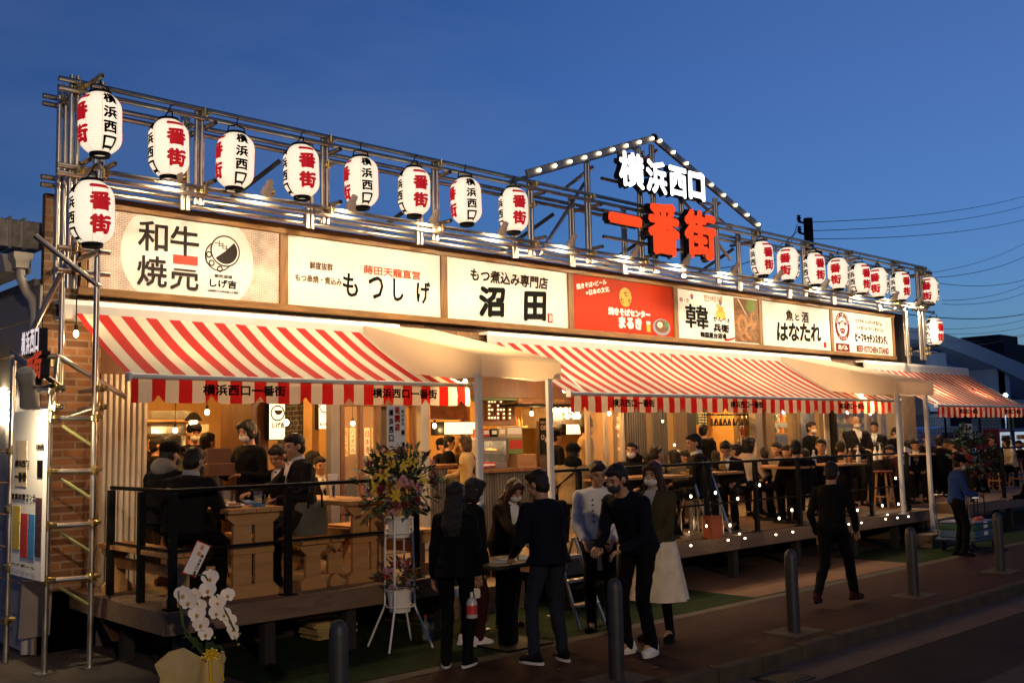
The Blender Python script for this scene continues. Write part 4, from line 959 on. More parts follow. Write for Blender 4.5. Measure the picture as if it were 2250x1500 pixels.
    if hair != 'bald':
        ball(hd(0, -.022, .036), (.087, .100, .098), hr, hb); ball(hd(0, -.045, -.02), (.078, .07, .085), hr, hb); ball(hd(0, .045, .082), (.066, .052, .042), hr, hb)
        if hair in ('long', 'bob', 'tied', 'pony'):
            for sd in (1, -1): ball(hd(.062 * sd, .012, .0), (.03, .062, .085), hr, hb); ball(hd(.045 * sd, .07, .065), (.036, .026, .04), hr, hb)
        if hair == 'bob':
            for sd in (1, -1): ball(hd(.066 * sd, -.01, -.06), (.034, .06, .085), hr, hb)
            ball(hd(0, -.06, -.06), (.08, .055, .095), hr, hb)
        if hair == 'long':
            back = [hd(0, -.05, .0), hd(0, -.078, -.1), NK - f2 * .085 * s - u2 * .02 * s, CH - f2 * .135 * k * s, W - f2 * .14 * k * s + u1 * .06 * s]
            hb.ring_loft([oval(p_, rx_ * s, ry_ * s, X, f2) for p_, rx_, ry_ in zip(back, (.075, .088, .10, .105, .075), (.06, .06, .045, .036, .02))])
            for sd in (1, -1): cap(hb, hd(.068 * sd, .01, -.02), SH + X * .08 * sd * s + f2 * .02 * s, .032 * s, .028 * s); cap(hb, SH + X * .08 * sd * s + f2 * .02 * s, CH + X * .095 * sd * s + f2 * .10 * s, .03 * s, .014 * s)
        if hair == 'pony':
            cap(hb, hd(0, -.11, .03), hd(0, -.15, -.05), .03 * s, .034 * s); cap(hb, hd(0, -.15, -.05), NK - f2 * .12 * s - u2 * .06 * s, .034 * s, .02 * s)
        if hair == 'tied': ball(hd(0, -.11, -.02), (.04, .035, .04), hr, hb)
        solid(hb, max(vx, .0095), 'hair', hcol, t, 3, .012, _TEXF)
    if mask:
        b = MB(); b.ball(hd(0, .052, -.055), (.066 * s, .050 * s, .05 * s), 16, 10, hr); b.build('face_mask', M_MASKW if mask == 'white' else M_MASKK, t, w=False)
    if hat == 'cap':
        b = MB(); b.ball(hd(0, -.018, .055), (.095 * s, .112 * s, .09 * s), 18, 12, hr); b.add([hd(-.075, .07, .07), hd(-.045, .155, .055), hd(.045, .155, .055), hd(.075, .07, .07), hd(-.075, .07, .082), hd(-.045, .155, .063), hd(.045, .155, .063), hd(.075, .07, .082)], [(0, 1, 2, 3), (7, 6, 5, 4), (0, 4, 5, 1), (1, 5, 6, 2), (2, 6, 7, 3)]); b.build('cap', C['black'], t, w=False)
    if hat == 'beanie': b = MB(); b.lathe([(.001, .2), (.03, .195), (.066, .165), (.088, .11), (.094, .06), (.096, .03), (.1, .028), (.102, -.005), (.09, -.01)], 18, cap=False, sy=1.12); b.v = [tuple(hd(p[0], p[1] - .015, p[2] + .015)) for p in b.v]; b.build('beanie', C['knit'], t, w=False)
    if hood: b = MB(); ball(NK - f2 * .075 * s + u2 * .0, (.125, .085, .09), None, b); ball(NK - f2 * .02 * s, (.105, .1, .06), None, b); solid(b, .012, 'hood', C[hood], t, 3, .025)
    if collar:
        b = MB(); b.ring_loft([ring(NK - u2 * .03 * s, .085, .078, f2), ring(NK + u2 * .005 * s, .082, .077, f2), ring(NK + u2 * .032 * s, .076, .074, f2)]); b.build('collar', C[collar], t, w=False)
    if shirt:
        front = lambda a, h, out: CH + (SH - CH) * h + X * a * s + (f2 * (.128 * k + out) * s * (1 - .26 * max(0, h) ** 2 - .0 * h))
        b = MB(); dz = .036
        b.add([front(0, -.75, dz), front(.035, .1, dz), front(.06, 1.05, dz - .005), front(.05, 1.35, dz - .03), front(-.05, 1.35, dz - .03), front(-.06, 1.05, dz - .005), front(-.035, .1, dz), front(0, .4, dz + .012), front(0, 1.1, dz + .004)], [(0, 1, 7), (1, 2, 7), (2, 8, 7), (2, 3, 8), (3, 4, 8), (4, 5, 8), (5, 7, 8), (5, 6, 7), (6, 0, 7)]); b.build('shirt_front', C[shirt], t, w=False)
        if tie:
            b = MB(); b.prism([(-.012, 1.2), (.012, 1.2), (.02, .0), (0, -.55), (-.02, .0)], dz + .018, dz + .024, lambda a, h, o_: front(a, h, o_ - .012 * max(0, h))); b.build('tie', C[tie], t, w=False)
        b = MB(); b.ring_loft([ring(NK - u2 * .02 * s, .07, .07, f2), ring(NK + u2 * .028 * s, .064, .066, f2)], cap=False); b.build('collar', C[shirt], t, w=False)
    if buttons:
        for a_ in (-.045, .045):
            for h_ in (-1.5, -1.0, -.5, 0, .45): q = MB(); q.ball(CH + (SH - CH) * h_ + X * a_ * s + f2 * (.118 * k + j + .016) * s, .009 * s, 8, 5); q.build('button', C['charcoal'], t, w=False)
    if apron:
        b = MB(); b.ring_loft([oval(c, rx * s, ry * s, X, f) for c, rx, ry, f in ((P - V((0, 0, .42)), .2, .165, f1), (P, .185, .15, f1), (W, .165, .135, f1))], cap=False); b.build('apron', C[apron], t, w=False)
    if bag: b = MB(); b.path([SH + X * .10 * s + f2 * .09 * s, CH + f2 * .155 * s, W - X * .19 * s * k], .012, 6); b.path([SH + X * .1 * s + f2 * .08 * s, SH + X * .1 * s + u2 * .045 * s, SH + X * .05 * s - f2 * .10 * s, CH - f2 * .155 * s * k, W - X * .18 * s * k - f2 * .05], .012, 6); b.build('bag_strap', C[bag], t, w=False)
    fv = Vector(face).normalized()
    t.location = (x, y, z); t.rotation_euler = (0, 0, math.atan2(-fv.x, fv.y))
    return t
# ================================================================ lamps that light the place
t = thing('street_lamp', 'unseen street lamp across the road, added to light the fronts', 'street lamp', (-3.2, -13.2, -.12))  # out of view behind the camera, added as warm fill on the fronts
b = MB(); b.path([(-3.2, -13.2, -.12), (-3.2, -13.2, 5.6), (-3.1, -12.9, 6.1), (-2.9, -12.2, 6.2)], [.085, .06, .05, .045], 12); b.build('pole', M_STEEL, t)
b = MB(); b.obox((-2.8, -11.85, 6.22), (.28, .7, .12), Matrix.Rotation(-.28, 3, 'Z'), .03); b.build('lamp_head', M_BLACK, t)
spot('front_fill_light', (-2.8, -11.7, 6.1), (10, 7.5, 1.6), FRONT_FILL_W, R(110), 1., (1, .74, .48), .25, t)

# ================================================================ shop interiors (parts of the building)
YB = 12.6
m_wall = mat('warm_plaster', (.36, .20, .065), .8, var=.12)
m_wallk = mat('kitchen_steel', (.45, .42, .38), .3, .8, var=.15)
m_bt = brick('black_tile', (.02, .02, .02), (.03, .03, .028), (.10, .09, .08), .13, .06, .006, rough=.25)
m_ck = brick('check_tile', (.42, .20, .07), (.16, .07, .03), (.2, .12, .06), .2, .085, .004); m_ck.node_tree.nodes['Brick Texture'].offset = 0
m_col = mat('beige_column', (.17, .115, .06), .7, var=.1)
m_colg = mat('grey_column', (.22, .20, .185), .6, .2, var=.1)
m_frame = wood('frame_wood', (.13, .05, .02), (.22, .10, .04), axis=(8, 8, 1))
m_corr = mat('corrugated_sheet', (.12, .105, .09), .5, .4, var=.1)
m_ply = wood('red_ply', (.095, .04, .013), (.15, .064, .022), axis=(3, 3, .6))
def pbox(name, px0, px1, z0, z1, y, d, m, parent=None, bev=.004, py=950):
    x0, x1 = FX(px0, y, py), FX(px1, y, py); b = MB(); b.box(x0, x1, y, y + d, z0, z1, bev); return b.build(name, m, BLD if parent is None else parent)
b = MB(); b.box(3.05, 20.1, YB, YB + .1, ZD, 3.05); b.build('back_wall', m_wall, BLD)
for xx in (6.75, 9.2, 12.3, 15.6): b = MB(); b.box(xx - .05, xx + .05, YF + 1.2, YB, ZD, 3.05); b.build('partition_wall', m_wall, BLD)
pbox('header_beam', 216, 2005, 2.34, 2.99, YF + .02, .12, m_ply)
# folded shutter panels at the left
b = MB(); x0 = 3.67
for k in range(8):
    b.prism([(-.0, 0), (.012, -.03), (.040, -.03), (.052, 0), (.052, .02), (0, .02)], ZD, 2.5, lambda u, v, w, k=k: (x0 + k * .056 + u, YF + v, w))
b.build('folding_shutter', mat('cream_steel', (.55, .47, .36), .45, .2, var=.08), BLD)
pbox('shutter_jamb', 206, 216, ZD, 2.6, YF - .02, .06, m_col)
pbox('wood_partition', 553, 591, ZD, 3.0, YF + .1, .7, m_ply)
pbox('tile_pillar', 655, 699, ZD, 3.0, 11.0, .5, m_bt)
pbox('grey_post', 727, 747, ZD, 3.0, YF - .02, .1, m_colg)
for px in (749, 790, 826, 905): pbox('door_frame', px, px + 9, ZD, 2.5, YF + .06, .06, m_frame)
pbox('door_frame', 745, 915, 2.22, 2.34, YF + .055, .07, m_frame); pbox('door_frame', 745, 840, 1.02, 1.1, YF + .055, .07, m_frame)
pbox('glass_door', 758, 790, ZD, 2.22, YF + .08, .012, M_PANE); pbox('glass_door', 799, 826, ZD, 2.22, YF + .08, .012, M_PANE); pbox('glass_door', 915, 925, ZD, 2.22, YF + .08, .012, M_PANE)
pbox('door_leaf', 838, 888, ZD, 2.3, YF + .3, .05, mat('door_brown', (.10, .065, .04), .5, var=.2))
pbox('steel_post', 925, 944, ZD, 3.0, YF - .04, .09, mat('light_post', (.42, .38, .33), .5, .3))
pbox('green_bulkhead', 1028, 1138, F(1085, 878, YF).z, F(1085, 846, YF).z, YF + .05, .4, mat('green_panel', (.16, .26, .10), .6))
pbox('tile_band', 1140, 1258, F(1200, 887, YF).z, F(1200, 848, YF).z, YF + .04, .3, m_ck)
pbox('tile_band_soffit', 1138, 1260, F(1200, 892, YF).z, F(1200, 888, YF).z, YF + .0, .36, M_BLACK)
pbox('brick_bulkhead', 946, 1028, 2.1, 2.34, 10.6, .3, brick('red_brick', (.30, .10, .05), (.20, .07, .04), (.2, .12, .08), .12, .06, .005))
pbox('kitchen_panel', 1185, 1212, ZD, 2.05, YF + .3, .06, mat('dark_brown_panel', (.08, .05, .03), .6))
pbox('steel_hood', 1213, 1290, 1.98, 2.3, 11.4, .7, m_wallk); pbox('steel_splashback', 1200, 1290, ZD, 2.4, 12.3, .1, m_wallk)
for px in (1290, 1330, 1366): pbox('glass_door_frame', px, px + 7, ZD, 2.4, YF + .06, .05, mat('white_aluminium', (.6, .5, .36), .4, .4))
pbox('glass_door', 1297, 1366, ZD, 2.35, YF + .08, .012, M_PANE)
for a, c in ((1374, 1421), (1431, 1465)):
    xa_, xb_ = FX(a, YF + .05), FX(c, YF + .05); b = MB(); k = xa_
    while k < xb_ - .02: b.prism([(0, 0), (.012, -.03), (.036, -.03), (.048, 0), (.048, .02), (0, .02)], ZD, 2.7, lambda u, v, w, k=k: (k + u, YF + .05 + v, w)); k += .052
    b.build('folded_sheet_door', m_corr, BLD)
pbox('door_post', 1421, 1431, ZD, 2.7, YF + .0, .08, m_col)
pbox('beige_column', 1484, 1511, ZD, 3.0, YF + .3, .2, m_col); pbox('dark_column', 1511, 1531, ZD, 3.0, YF + .3, .2, mat('dark_column', (.035, .028, .022), .6))
pbox('beige_column', 1570, 1604, ZD, 3.0, 11.6, .2, m_col)
pbox('wood_post', 1650, 1664, ZD, 3.0, 11.0, .15, m_ply)
pbox('grey_post', 1662, 1684, ZD, 3.0, YF + .1, .14, m_colg); pbox('beige_column', 1684, 1703, ZD, 3.0, YF + .05, .12, m_col)
for px in (1741, 1752, 1802): pbox('beige_column', px, px + 9, ZD, 3.0, YF + .02, .1, m_col)
pbox('pale_panel', 1813, 1834, 1.1, 2.6, YF + .2, .06, mat('pale_panel', (.55, .44, .32), .6)); pbox('black_post', 1834, 1840, ZD, 3, YF + .1, .1, M_BLACK)
for px in (1906, 1935): pbox('window_frame', px, px + 5, ZD, 2.5, YF + .05, .06, m_colg)
pbox('glass_door', 1840, 1970, ZD, 2.5, YF + .12, .012, M_PANE)
pbox('kitchen_wall', 1704, 1960, ZD, 3.0, 12.0, .08, m_wallk)
# unseen ceiling lamps, assumed as the source of the light in the shops
m_pan = glow('assumed_ceiling_lamp', (1, .66, .30), 6)
for i, (lx, ly, lz, w) in enumerate(((4.55, 10.9, 2.9, 30), (5.9, 10.4, 2.9, 22), (7.2, 11.4, 2.9, 26), (8.3, 10.9, 2.9, 34), (9.9, 11.2, 2.9, 26), (10.7, 10.9, 2.9, 40), (12.6, 11.0, 2.9, 22), (13.4, 10.8, 2.9, 30), (14.7, 11.0, 2.9, 32), (16.5, 11.0, 2.9, 30), (18.4, 11.0, 2.9, 12))):
    t = thing('assumed_ceiling_lamp', 'unseen small round warm ceiling lamp, assumed to light the shops', 'ceiling lamp', (lx, ly, lz), 'assumed ceiling lamps in the shops')
    b = MB(); b.lathe([(.0, .06), (.09, .06), (.1, .0), (.085, .0), (.08, .05)], 14, (lx, ly, lz), False); b.build('lamp_shade', M_BLACK, t)
    b = MB(); b.ball((lx, ly, lz + .01), .05, 10, 6); b.build('bulb', m_pan, t)
    point('assumed_shop_light', (lx, ly, lz - .1), w * SHOP_K, (1, .52, .14), .12, t)  # interior light of the assumed lamp
# unseen bulbs added to make awnings and canopies glow from beneath
for i, (lx, ly, w) in enumerate(((4.1, 9.0, 3), (5.6, 9.1, 4), (9.4, 9.1, 5), (11.3, 9.1, 5), (13.2, 9.1, 5), (15.3, 9.1, 4), (7.05, 8.3, 16), (15.6, 8.3, 13), (19.4, 8.9, 3.5), (21.4, 8.9, 3.5))):
    t = thing('pendant_bulb', 'hidden bulb on a black cord, added to make the awning fabric glow', 'pendant bulb', (lx, ly, 2.45), 'added bulbs hidden under the awnings')
    b = MB(); b.tube((lx, ly, 2.5), (lx, ly, 2.68 if ly > 8.8 else 2.6), .005, 6); b.build('cord', M_BLACK, t)
    b = MB(); b.tube((lx, ly, 2.47), (lx, ly, 2.53), .018, 8); b.build('socket', M_BLACK, t)
    b = MB(); b.ball((lx, ly, 2.43), (.026, .026, .036), 10, 7); b.build('bulb', bulb_m, t)
    point('bulb_light', (lx, ly, 2.38), w * AWN_K, (1, .64, .30), .04, t)

def simple(name, label, cat, group=None, loc=(0, 0, 0), kind=None): return thing(name, label, cat, loc, group)
def one(mb, name, m, label, cat, group=None, **kw): return tag(mb.build(name, m, **kw), label, cat, group)
# ---- pendant by the brick wall
p = F(167, 733, 9.35); t = thing('pendant_bulb', 'single bare bulb hanging before the brick wall at the left', 'pendant bulb', p)
b = MB(); b.ball(p, (.024, .024, .034), 10, 7); b.build('bulb', bulb_m, t); b = MB(); b.tube(p + Vector((0, 0, .03)), p + Vector((0, 0, .08)), .017, 8); b.tube(p + Vector((0, 0, .08)), p + Vector((0, 0, .35)), .005, 6); b.build('cord', M_BLACK, t)
point('bulb_light', p - Vector((0, .06, .05)), 5, (1, .66, .32), .04, t)
# ---- shelf of glasses, lamp, counter in the left kitchen
t = thing('glass_shelf', 'wooden wall shelf with rows of drinking glasses above the left kitchen', 'shelf', F(390, 922, 12.3))
b = MB(); x0, x1 = FX(322, 12.2), FX(437, 12.2); z = F(390, 921, 12.2).z; b.box(x0, x1, 12.2, 12.5, z - .03, z, .004); b.build('shelf_board', M_TAN, t)
gb = MB()
for k in range(16):
    for j in range(2): gb.lathe([(.025, 0), (.034, .11)], 9, (x0 + .1 + k * (x1 - x0 - .2) / 15, 12.25 + j * .12, z + .002), False)
tag(gb.build('glass_row', M_PANE, t), kind='stuff')
def counter(px0, px1, y, ztop, label, mf, depth=.5):
    x0, x1 = FX(px0, y), FX(px1, y); t = thing('shop_counter', label, 'counter', ((x0 + x1) / 2, y, ZD))
    b = MB(); b.box(x0, x1, y, y + depth, ZD + .001, ztop - .05); 
    k = x0
    while k < x1 - .02: b.tube((k, y, ZD), (k, y, ztop - .05), .018, 6); k += .045
    b.build('counter_front', mf, t); b = MB(); b.box(x0 - .03, x1 + .03, y - .06, y + depth, ztop - .05, ztop, .006); b.build('counter_top', m_frame, t); return t
counter(322, 540, 10.6, 1.48, 'dark counter in front of the left kitchen', mat('dark_print', (.035, .03, .028), .7, var=.6, vscale=60))
counter(1040, 1178, 9.75, F(1080, 1030, 9.75).z, 'grey ribbed counter carrying the hot food case', m_corr)
counter(1212, 1290, 10.9, 1.45, 'steel kitchen counter behind the man in the beanie', m_wallk)
counter(1560, 1960, 11.3, 1.5, 'long serving counter inside the right hand shops', m_frame)
counter(946, 1035, 10.4, 1.5, 'small bar counter behind the woman in the cream top', m_corr)
# ---- box lights with signs
def lightbox(px0, py0, px1, py1, y, label, writing, d=.1, face=None, strength=3, ink=None):
    a = F(px0, py0, y); c = F(px1, py1, y); t = thing('light_box_sign', label, 'sign', (a + c) / 2, 'lit box signs inside the shops')
    b = MB(); b.box(a.x, c.x, y + .004, y + d, c.z, a.z, .01); b.build('box', M_BLACK, t)
    b = MB(); b.box(a.x + .008, c.x - .008, y - .002, y + .02, c.z + .008, a.z - .008); b.build('lit_face', face or glow('box_light%.1f' % strength, (1, .82, .52), strength), t)
    if writing:
        b = MB()
        for s, u, v, w, h in writing: put_text(b, s, Vector((a.x + (c.x - a.x) * u, y - .002, a.z + (c.z - a.z) * v)), w, h, fat=.003)
        b.build('lettering', ink or M_BROWNINK, t, smooth=False)
    return t, a, c
t, a, c = lightbox(591, 880, 627, 966, YF - .05, 'tall warm lit box sign with crescent emblem beside the ponytailed waitress', [('しげ吉', .55, .62, .15, .06)], strength=1.3)
b = MB(); disc(b, Vector((a.x + .1, YF - .055, a.z - .13)), .085, 20, .07, lift=.001); disc(b, Vector((a.x + .11, YF - .055, a.z - .10)), .05, 12, 0, lift=.001, a0=-math.pi, a1=0); b.build('emblem', M_BROWNINK, t, smooth=False)
t, a, c = lightbox(700, 880, 727, 943, 10.6, 'white lit box sign with hexagon emblem behind the grey post', [('もつしげ', .5, .82, .16, .04)], strength=1.6)
b = MB(); disc(b, (a + c) / 2 + Vector((0, 0, .1)), .085, 6, .07, lift=.004); b.build('emblem', M_BROWNINK, t, smooth=False)
lightbox(976, 926, 1046, 954, 10.6, 'wide glowing lamp box over the bar counter', None, .3, strength=1.5)
lightbox(1244, 931, 1276, 954, 11.3, 'square glowing panel below the kitchen lamps', None, .1, strength=1.4)
b = MB(); bl = F(672, 905, 10.95); b2 = F(692, 1010, 10.95); b.box(bl.x, b2.x, 10.9, 10.95, b2.z, bl.z, .006)
t = thing('wooden_plaque', 'narrow vertical wooden plaque with red writing on the black tile pillar', 'plaque', (bl + b2) / 2); b.build('board', m_ply, t)
b = MB(); column(b, '七味屋', ((bl.x + b2.x) / 2, 10.9, (bl.z + b2.z) / 2 + .05), .07, .06, .1, fat=.004); b.build('lettering', M_REDINK, t, smooth=False)
# kitchen bulbs
for i, (px, py) in enumerate(((1220, 901), (1231, 901), (1243, 901), (1256, 901), (1268, 902), (1247, 914), (1262, 914), (1270, 914))):
    p = F(px, py, 11.2); t = thing('kitchen_bulb', 'round bright bulb in the row under the steel kitchen hood', 'bulb', p, 'bulb rows under the kitchen hood')
    b = MB(); b.ball(p, .045, 12, 8); b.build('bulb', glow('kitchen_bulb_glow', (1, .78, .42), 8), t); b = MB(); b.tube(p + Vector((0, 0, .04)), p + Vector((0, 0, .10)), .02, 8); b.build('socket', M_BLACK, t)
p = F(425, 928, 11.2); t = thing('pendant_lamp', 'small dish pendant lamp above the capped cook', 'pendant lamp', p); b = MB(); b.ball(p, .05, 10, 7); b.build('bulb', bulb_m, t); b = MB(); b.lathe([(.02, .12), (.05, .1), (.11, .02), (.105, .02)], 14, p, False); b.build('lamp_shade', M_BLACK, t)
p = F(628, 928, 10.9); t = thing('pendant_bulb', 'lit round bulb beside the tall box sign', 'pendant bulb', p); b = MB(); b.ball(p, .04, 10, 7); b.build('bulb', bulb_m, t); b = MB(); b.tube(p + Vector((0, 0, .03)), p + Vector((0, 0, .5)), .006, 6); b.build('cord', M_BLACK, t)
# marquee letters with bulbs
t = thing('marquee_letters', 'brown marquee sign with three capital letters dotted with warm bulbs', 'sign', F(1100, 895, 10.0))
yM = 10.0; a = F(1058, 872, yM); c = F(1140, 934, yM)
b = MB(); b.box(a.x, c.x, yM + .06, yM + .1, c.z, a.z, .01); b.build('board', mat('pink_brown', (.36, .20, .12), .7), t)
LET = {'E': ['111', '100', '110', '100', '111'], 'A': ['010', '101', '111', '101', '101'], 'T': ['111', '010', '010', '010', '010']}
mm = MB(); bulbs = []
for k, s in enumerate('EAT'):
    for r_, row in enumerate(LET[s]):
        for q, ch in enumerate(row):
            if ch == '1': p = F(1076 + k * 19.5 + q * 6.2, 882 + r_ * 8.9, yM); mm.box(p.x - .027, p.x + .027, yM + .02, yM + .062, p.z - .03, p.z + .03); bulbs.append(p)
mm.build('letter_box', mat('rust', (.20, .07, .03), .6), t)
for p in bulbs: b = MB(); b.ball((p.x, yM + .008, p.z), .0125, 8, 6); b.build('bulb', glow('marquee_glow', (1, .66, .28), 3.5), t)
# food case, boxes, poster on the ribbed counter
yC = 9.85; zc = F(1080, 1030, 9.75).z
a = F(1061, 960, yC); c = F(1115, 1024, yC)
t = thing('food_warmer', 'glass fronted hot food case with golden snacks on the ribbed counter', 'food warmer', ((a.x + c.x) / 2, yC, zc))
b = MB(); b.box(a.x, c.x, yC, yC + .35, a.z - .05, a.z, .006); b.box(a.x, c.x, yC, yC + .35, zc, zc + .07, .006); b.box(a.x, a.x + .02, yC, yC + .35, zc + .07, a.z - .05); b.box(c.x - .02, c.x, yC, yC + .35, zc + .07, a.z - .05); b.box(a.x, c.x, yC + .33, yC + .35, zc + .07, a.z - .05); b.build('case', m_wallk, t)
b = MB(); b.box(a.x + .02, c.x - .02, yC + .005, yC + .009, zc + .07, a.z - .05); b.build('glass_front', M_PANE, t)
b = MB(); b.box(a.x + .03, c.x - .03, yC + .04, yC + .3, (zc + a.z) / 2 - .01, (zc + a.z) / 2); b.build('tray', m_wallk, t)
for k in range(5): q = MB(); q.ball((a.x + .07 + k * .062, yC + .14, (zc + a.z) / 2 + .03), (.04, .06, .03), 10, 6); q.build('fried_snack', mat('fried', (.55, .25, .05), .6, var=.4, vscale=40), t)
point('case_light', ((a.x + c.x) / 2, yC + .1, a.z - .09), 2.2, (1, .75, .45), .03, t)
def crate(px0, py0, px1, py1, y, d, m, name, label, cat, group=None, trim=None):
    a = F(px0, py0, y); c = F(px1, py1, y); t = thing(name, label, cat, ((a.x + c.x) / 2, y, c.z), group)
    b = MB(); b.box(a.x, c.x, y, y + d, c.z, a.z, .006); b.build('box_body', m, t)
    b = MB(); b.box(a.x + .02, c.x - .02, y - .004, y + .004, c.z + (a.z - c.z) * .35, a.z - .02); b.build('face_label', trim or M_PAPER, t); return t
mred = mat('box_red', (.45, .03, .02), .5); mcardb = mat('cardboard', (.30, .16, .07), .8, var=.15)
crate(1060, 942, 1077, 960, yC + .03, .2, mred, 'snack_box', 'small red box on top of the hot food case', 'box', 'boxes on the hot food case')
crate(1078, 942, 1094, 960, yC + .03, .2, M_BLACK, 'snack_box', 'small black box on top of the hot food case', 'box', 'boxes on the hot food case')
crate(1095, 940, 1112, 960, yC + .03, .2, mat('box_tan', (.45, .33, .18), .7), 'snack_box', 'small tan box on top of the hot food case', 'box', 'boxes on the hot food case')
crate(1112, 936, 1148, 962, yC + .1, .2, mat('box_cream', (.42, .36, .24), .7), 'carton', 'cream carton on the poster stand beside the food case', 'carton')
crate(1116, 963, 1150, 997, yC + .08, .1, mat('poster_green', (.13, .20, .06), .6), 'menu_board', 'small red and green menu board beside the food case', 'menu board', trim=mred)
crate(1137, 998, 1179, 1026, yC, .25, mcardb, 'cardboard_box', 'brown cardboard box at the end of the ribbed counter', 'cardboard box', trim=mcardb)
crate(1058, 1016, 1090, 1026, yC - .12, .1, mred, 'red_tray', 'shallow red tray in front of the food case', 'tray', trim=M_PAPER)
a = F(1185, 918, YF + .28); c = F(1206, 995, YF + .28)
t = thing('poster', 'black poster with pale words reading OK beside the white canopy post', 'poster', (a + c) / 2); b = MB(); b.box(a.x, c.x, YF + .27, YF + .285, c.z, a.z); b.build('sheet', M_BLACK, t)
b = MB(); put_text(b, 'OK!!', Vector(((a.x + c.x) / 2, YF + .27, a.z - .13)), .16, .07, fat=.006); put_text(b, 'TAKE OUT', Vector(((a.x + c.x) / 2, YF + .27, a.z - .06)), .17, .035, fat=.002); disc(b, Vector(((a.x + c.x) / 2 - .04, YF + .27, a.z - .26)), .035, 12, .02); disc(b, Vector(((a.x + c.x) / 2 + .04, YF + .27, a.z - .3)), .04, 12, 0); b.build('lettering', mat('poster_ink', (.45, .28, .18), .6, var=0), t, smooth=False)
# chalkboard, coat hangers, neon ring, cooler in the right shops
a = F(1531, 905, 11.2); c = F(1556, 932, 11.2); t = thing('chalk_menu', 'green chalk menu board with white writing behind the coat hangers', 'chalkboard', (a + c) / 2)
b = MB(); b.box(a.x, c.x, 11.2, 11.24, c.z, a.z + .3, .006); b.build('board', mat('chalk_green', (.02, .045, .03), .7), t)
b = MB()
for k in range(5): put_text(b, 'おすすめ一品', Vector(((a.x + c.x) / 2, 11.2, a.z - .02 - k * .05)), .24, .03, fat=.001)
b.build('chalk_writing', M_PAPER, t, smooth=False)
hz_ = F(1610, 920, 9.9).z
t = thing('hanger_rail', 'black ceiling rail for the coat hangers', 'rail', F(1610, 905, 9.9)); b = MB(); b.tube((FX(1545, 9.9), 9.9, hz_ + .07), (FX(1690, 9.9), 9.9, hz_ + .07), .012, 8)
for q in (1560, 1670): b.tube((FX(q, 9.9), 9.9, hz_ + .07), (FX(q, 9.9), 9.9, 2.99), .008, 6)
b.build('bar', M_BLACK, t)
hp_ = None
for k in range(11):
    hx = FX(1565 + k * 9.6, 9.9)
    if hp_ is None:
        hp_ = thing('coat_hanger', 'black coat hanger on the ceiling rail', 'coat hanger', (hx, 9.9, hz_), 'black coat hangers on the rail')
        b = MB(); b.path([(hx, 9.68, hz_ - .10), (hx, 9.85, hz_ - .02), (hx, 9.9, hz_), (hx, 9.95, hz_ - .02), (hx, 10.12, hz_ - .10), (hx, 9.68, hz_ - .10)], .014, 6); b.build('hanger_arm', M_BLACK, hp_)
        b = MB(); b.path([(hx, 9.9, hz_), (hx, 9.9, hz_ + .06), (hx, 9.92, hz_ + .085), (hx, 9.9, hz_ + .09)], .005, 6); b.build('hook', M_STEEL, hp_); hp_.rotation_euler = (0, 0, -.9)
    else: dup(hp_, (hx, 9.9, hz_), -.9 + .12 * math.sin(k * 2.3))
p = F(1815, 915, 10.2); t = thing('neon_sign', 'white round neon emblem behind the masked staff', 'neon sign', p); b = MB(); b.path([p + Vector((.17 * math.cos(a), 0, .17 * math.sin(a))) for a in (2 * math.pi * k / 24 for k in range(25))], .012, 6); b.path([p + Vector((.11 * math.cos(a), 0, .11 * math.sin(a))) for a in (2 * math.pi * k / 24 for k in range(25))], .009, 6); b.build('tube', glow('neon_white', (.8, .9, 1), 5), t)
b = MB(); b.lathe([(.0, 0), (.2, 0), (.2, .03), (0, .03)], 24); b.v = [(p.x + q[0], p.y + .05 + q[2], p.z + q[1]) for q in b.v]; b.build('back_disc', M_BLACK, t)
def shelf_goods(px0, px1, py, y, label, n, cols, ht=.16):
    z = F((px0 + px1) / 2, py, y).z; x0, x1 = FX(px0, y), FX(px1, y); t = thing('wall_shelf', label, 'shelf', ((x0 + x1) / 2, y, z)); b = MB(); b.box(x0, x1, y, y + .25, z - .03, z, .004); b.build('shelf_board', M_TAN, t)
    for k in range(n):
        q = MB(); h = ht * random.uniform(.6, 1.1); r_ = (x1 - x0) / n * .36; q.lathe([(r_, 0), (r_, h * .6), (r_ * .4, h * .8), (r_ * .4, h)], 10, (x0 + (k + .5) * (x1 - x0) / n, y + .1, z + .001)); q.build('bottle', cols[k % len(cols)], t)
cols = [mat('bottle_amber', (.3, .12, .03), .2, var=0), mat('bottle_green', (.04, .14, .05), .2, var=0), mat('jar_white', (.6, .55, .48), .4, var=0), mat('jar_red', (.42, .05, .03), .4, var=0), mat('jar_yellow', (.55, .36, .06), .4, var=0)]
shelf_goods(1705, 1742, 950, 11.6, 'kitchen shelf with jars left of the masked staff', 7, cols); shelf_goods(1705, 1742, 925, 11.6, 'upper kitchen shelf with jars above the counter', 6, cols)
shelf_goods(1840, 1935, 928, 11.6, 'long back shelf with cups behind the bald man', 14, cols[2:3] + cols); shelf_goods(1563, 1645, 957, 11.5, 'shelf of plates below the coat hangers', 8, cols[2:])
shelf_goods(330, 460, 985, 12.3, 'low shelf with tins at the back of the left kitchen', 12, cols); shelf_goods(948, 1040, 985, 11.8, 'bar shelf with bottles under the glowing lamp box', 14, cols); shelf_goods(1122, 1160, 935, 10.9, 'narrow shelf with small colourful packets right of the marquee sign', 6, cols); shelf_goods(1215, 1290, 965, 12.0, 'kitchen shelf with jars behind the beanie man', 10, cols)
t = thing('steel_hood', 'brushed steel extractor hood over the left kitchen', 'hood', F(350, 945, 12.2)); a = F(322, 930, 12.3); c = F(408, 958, 12.3)
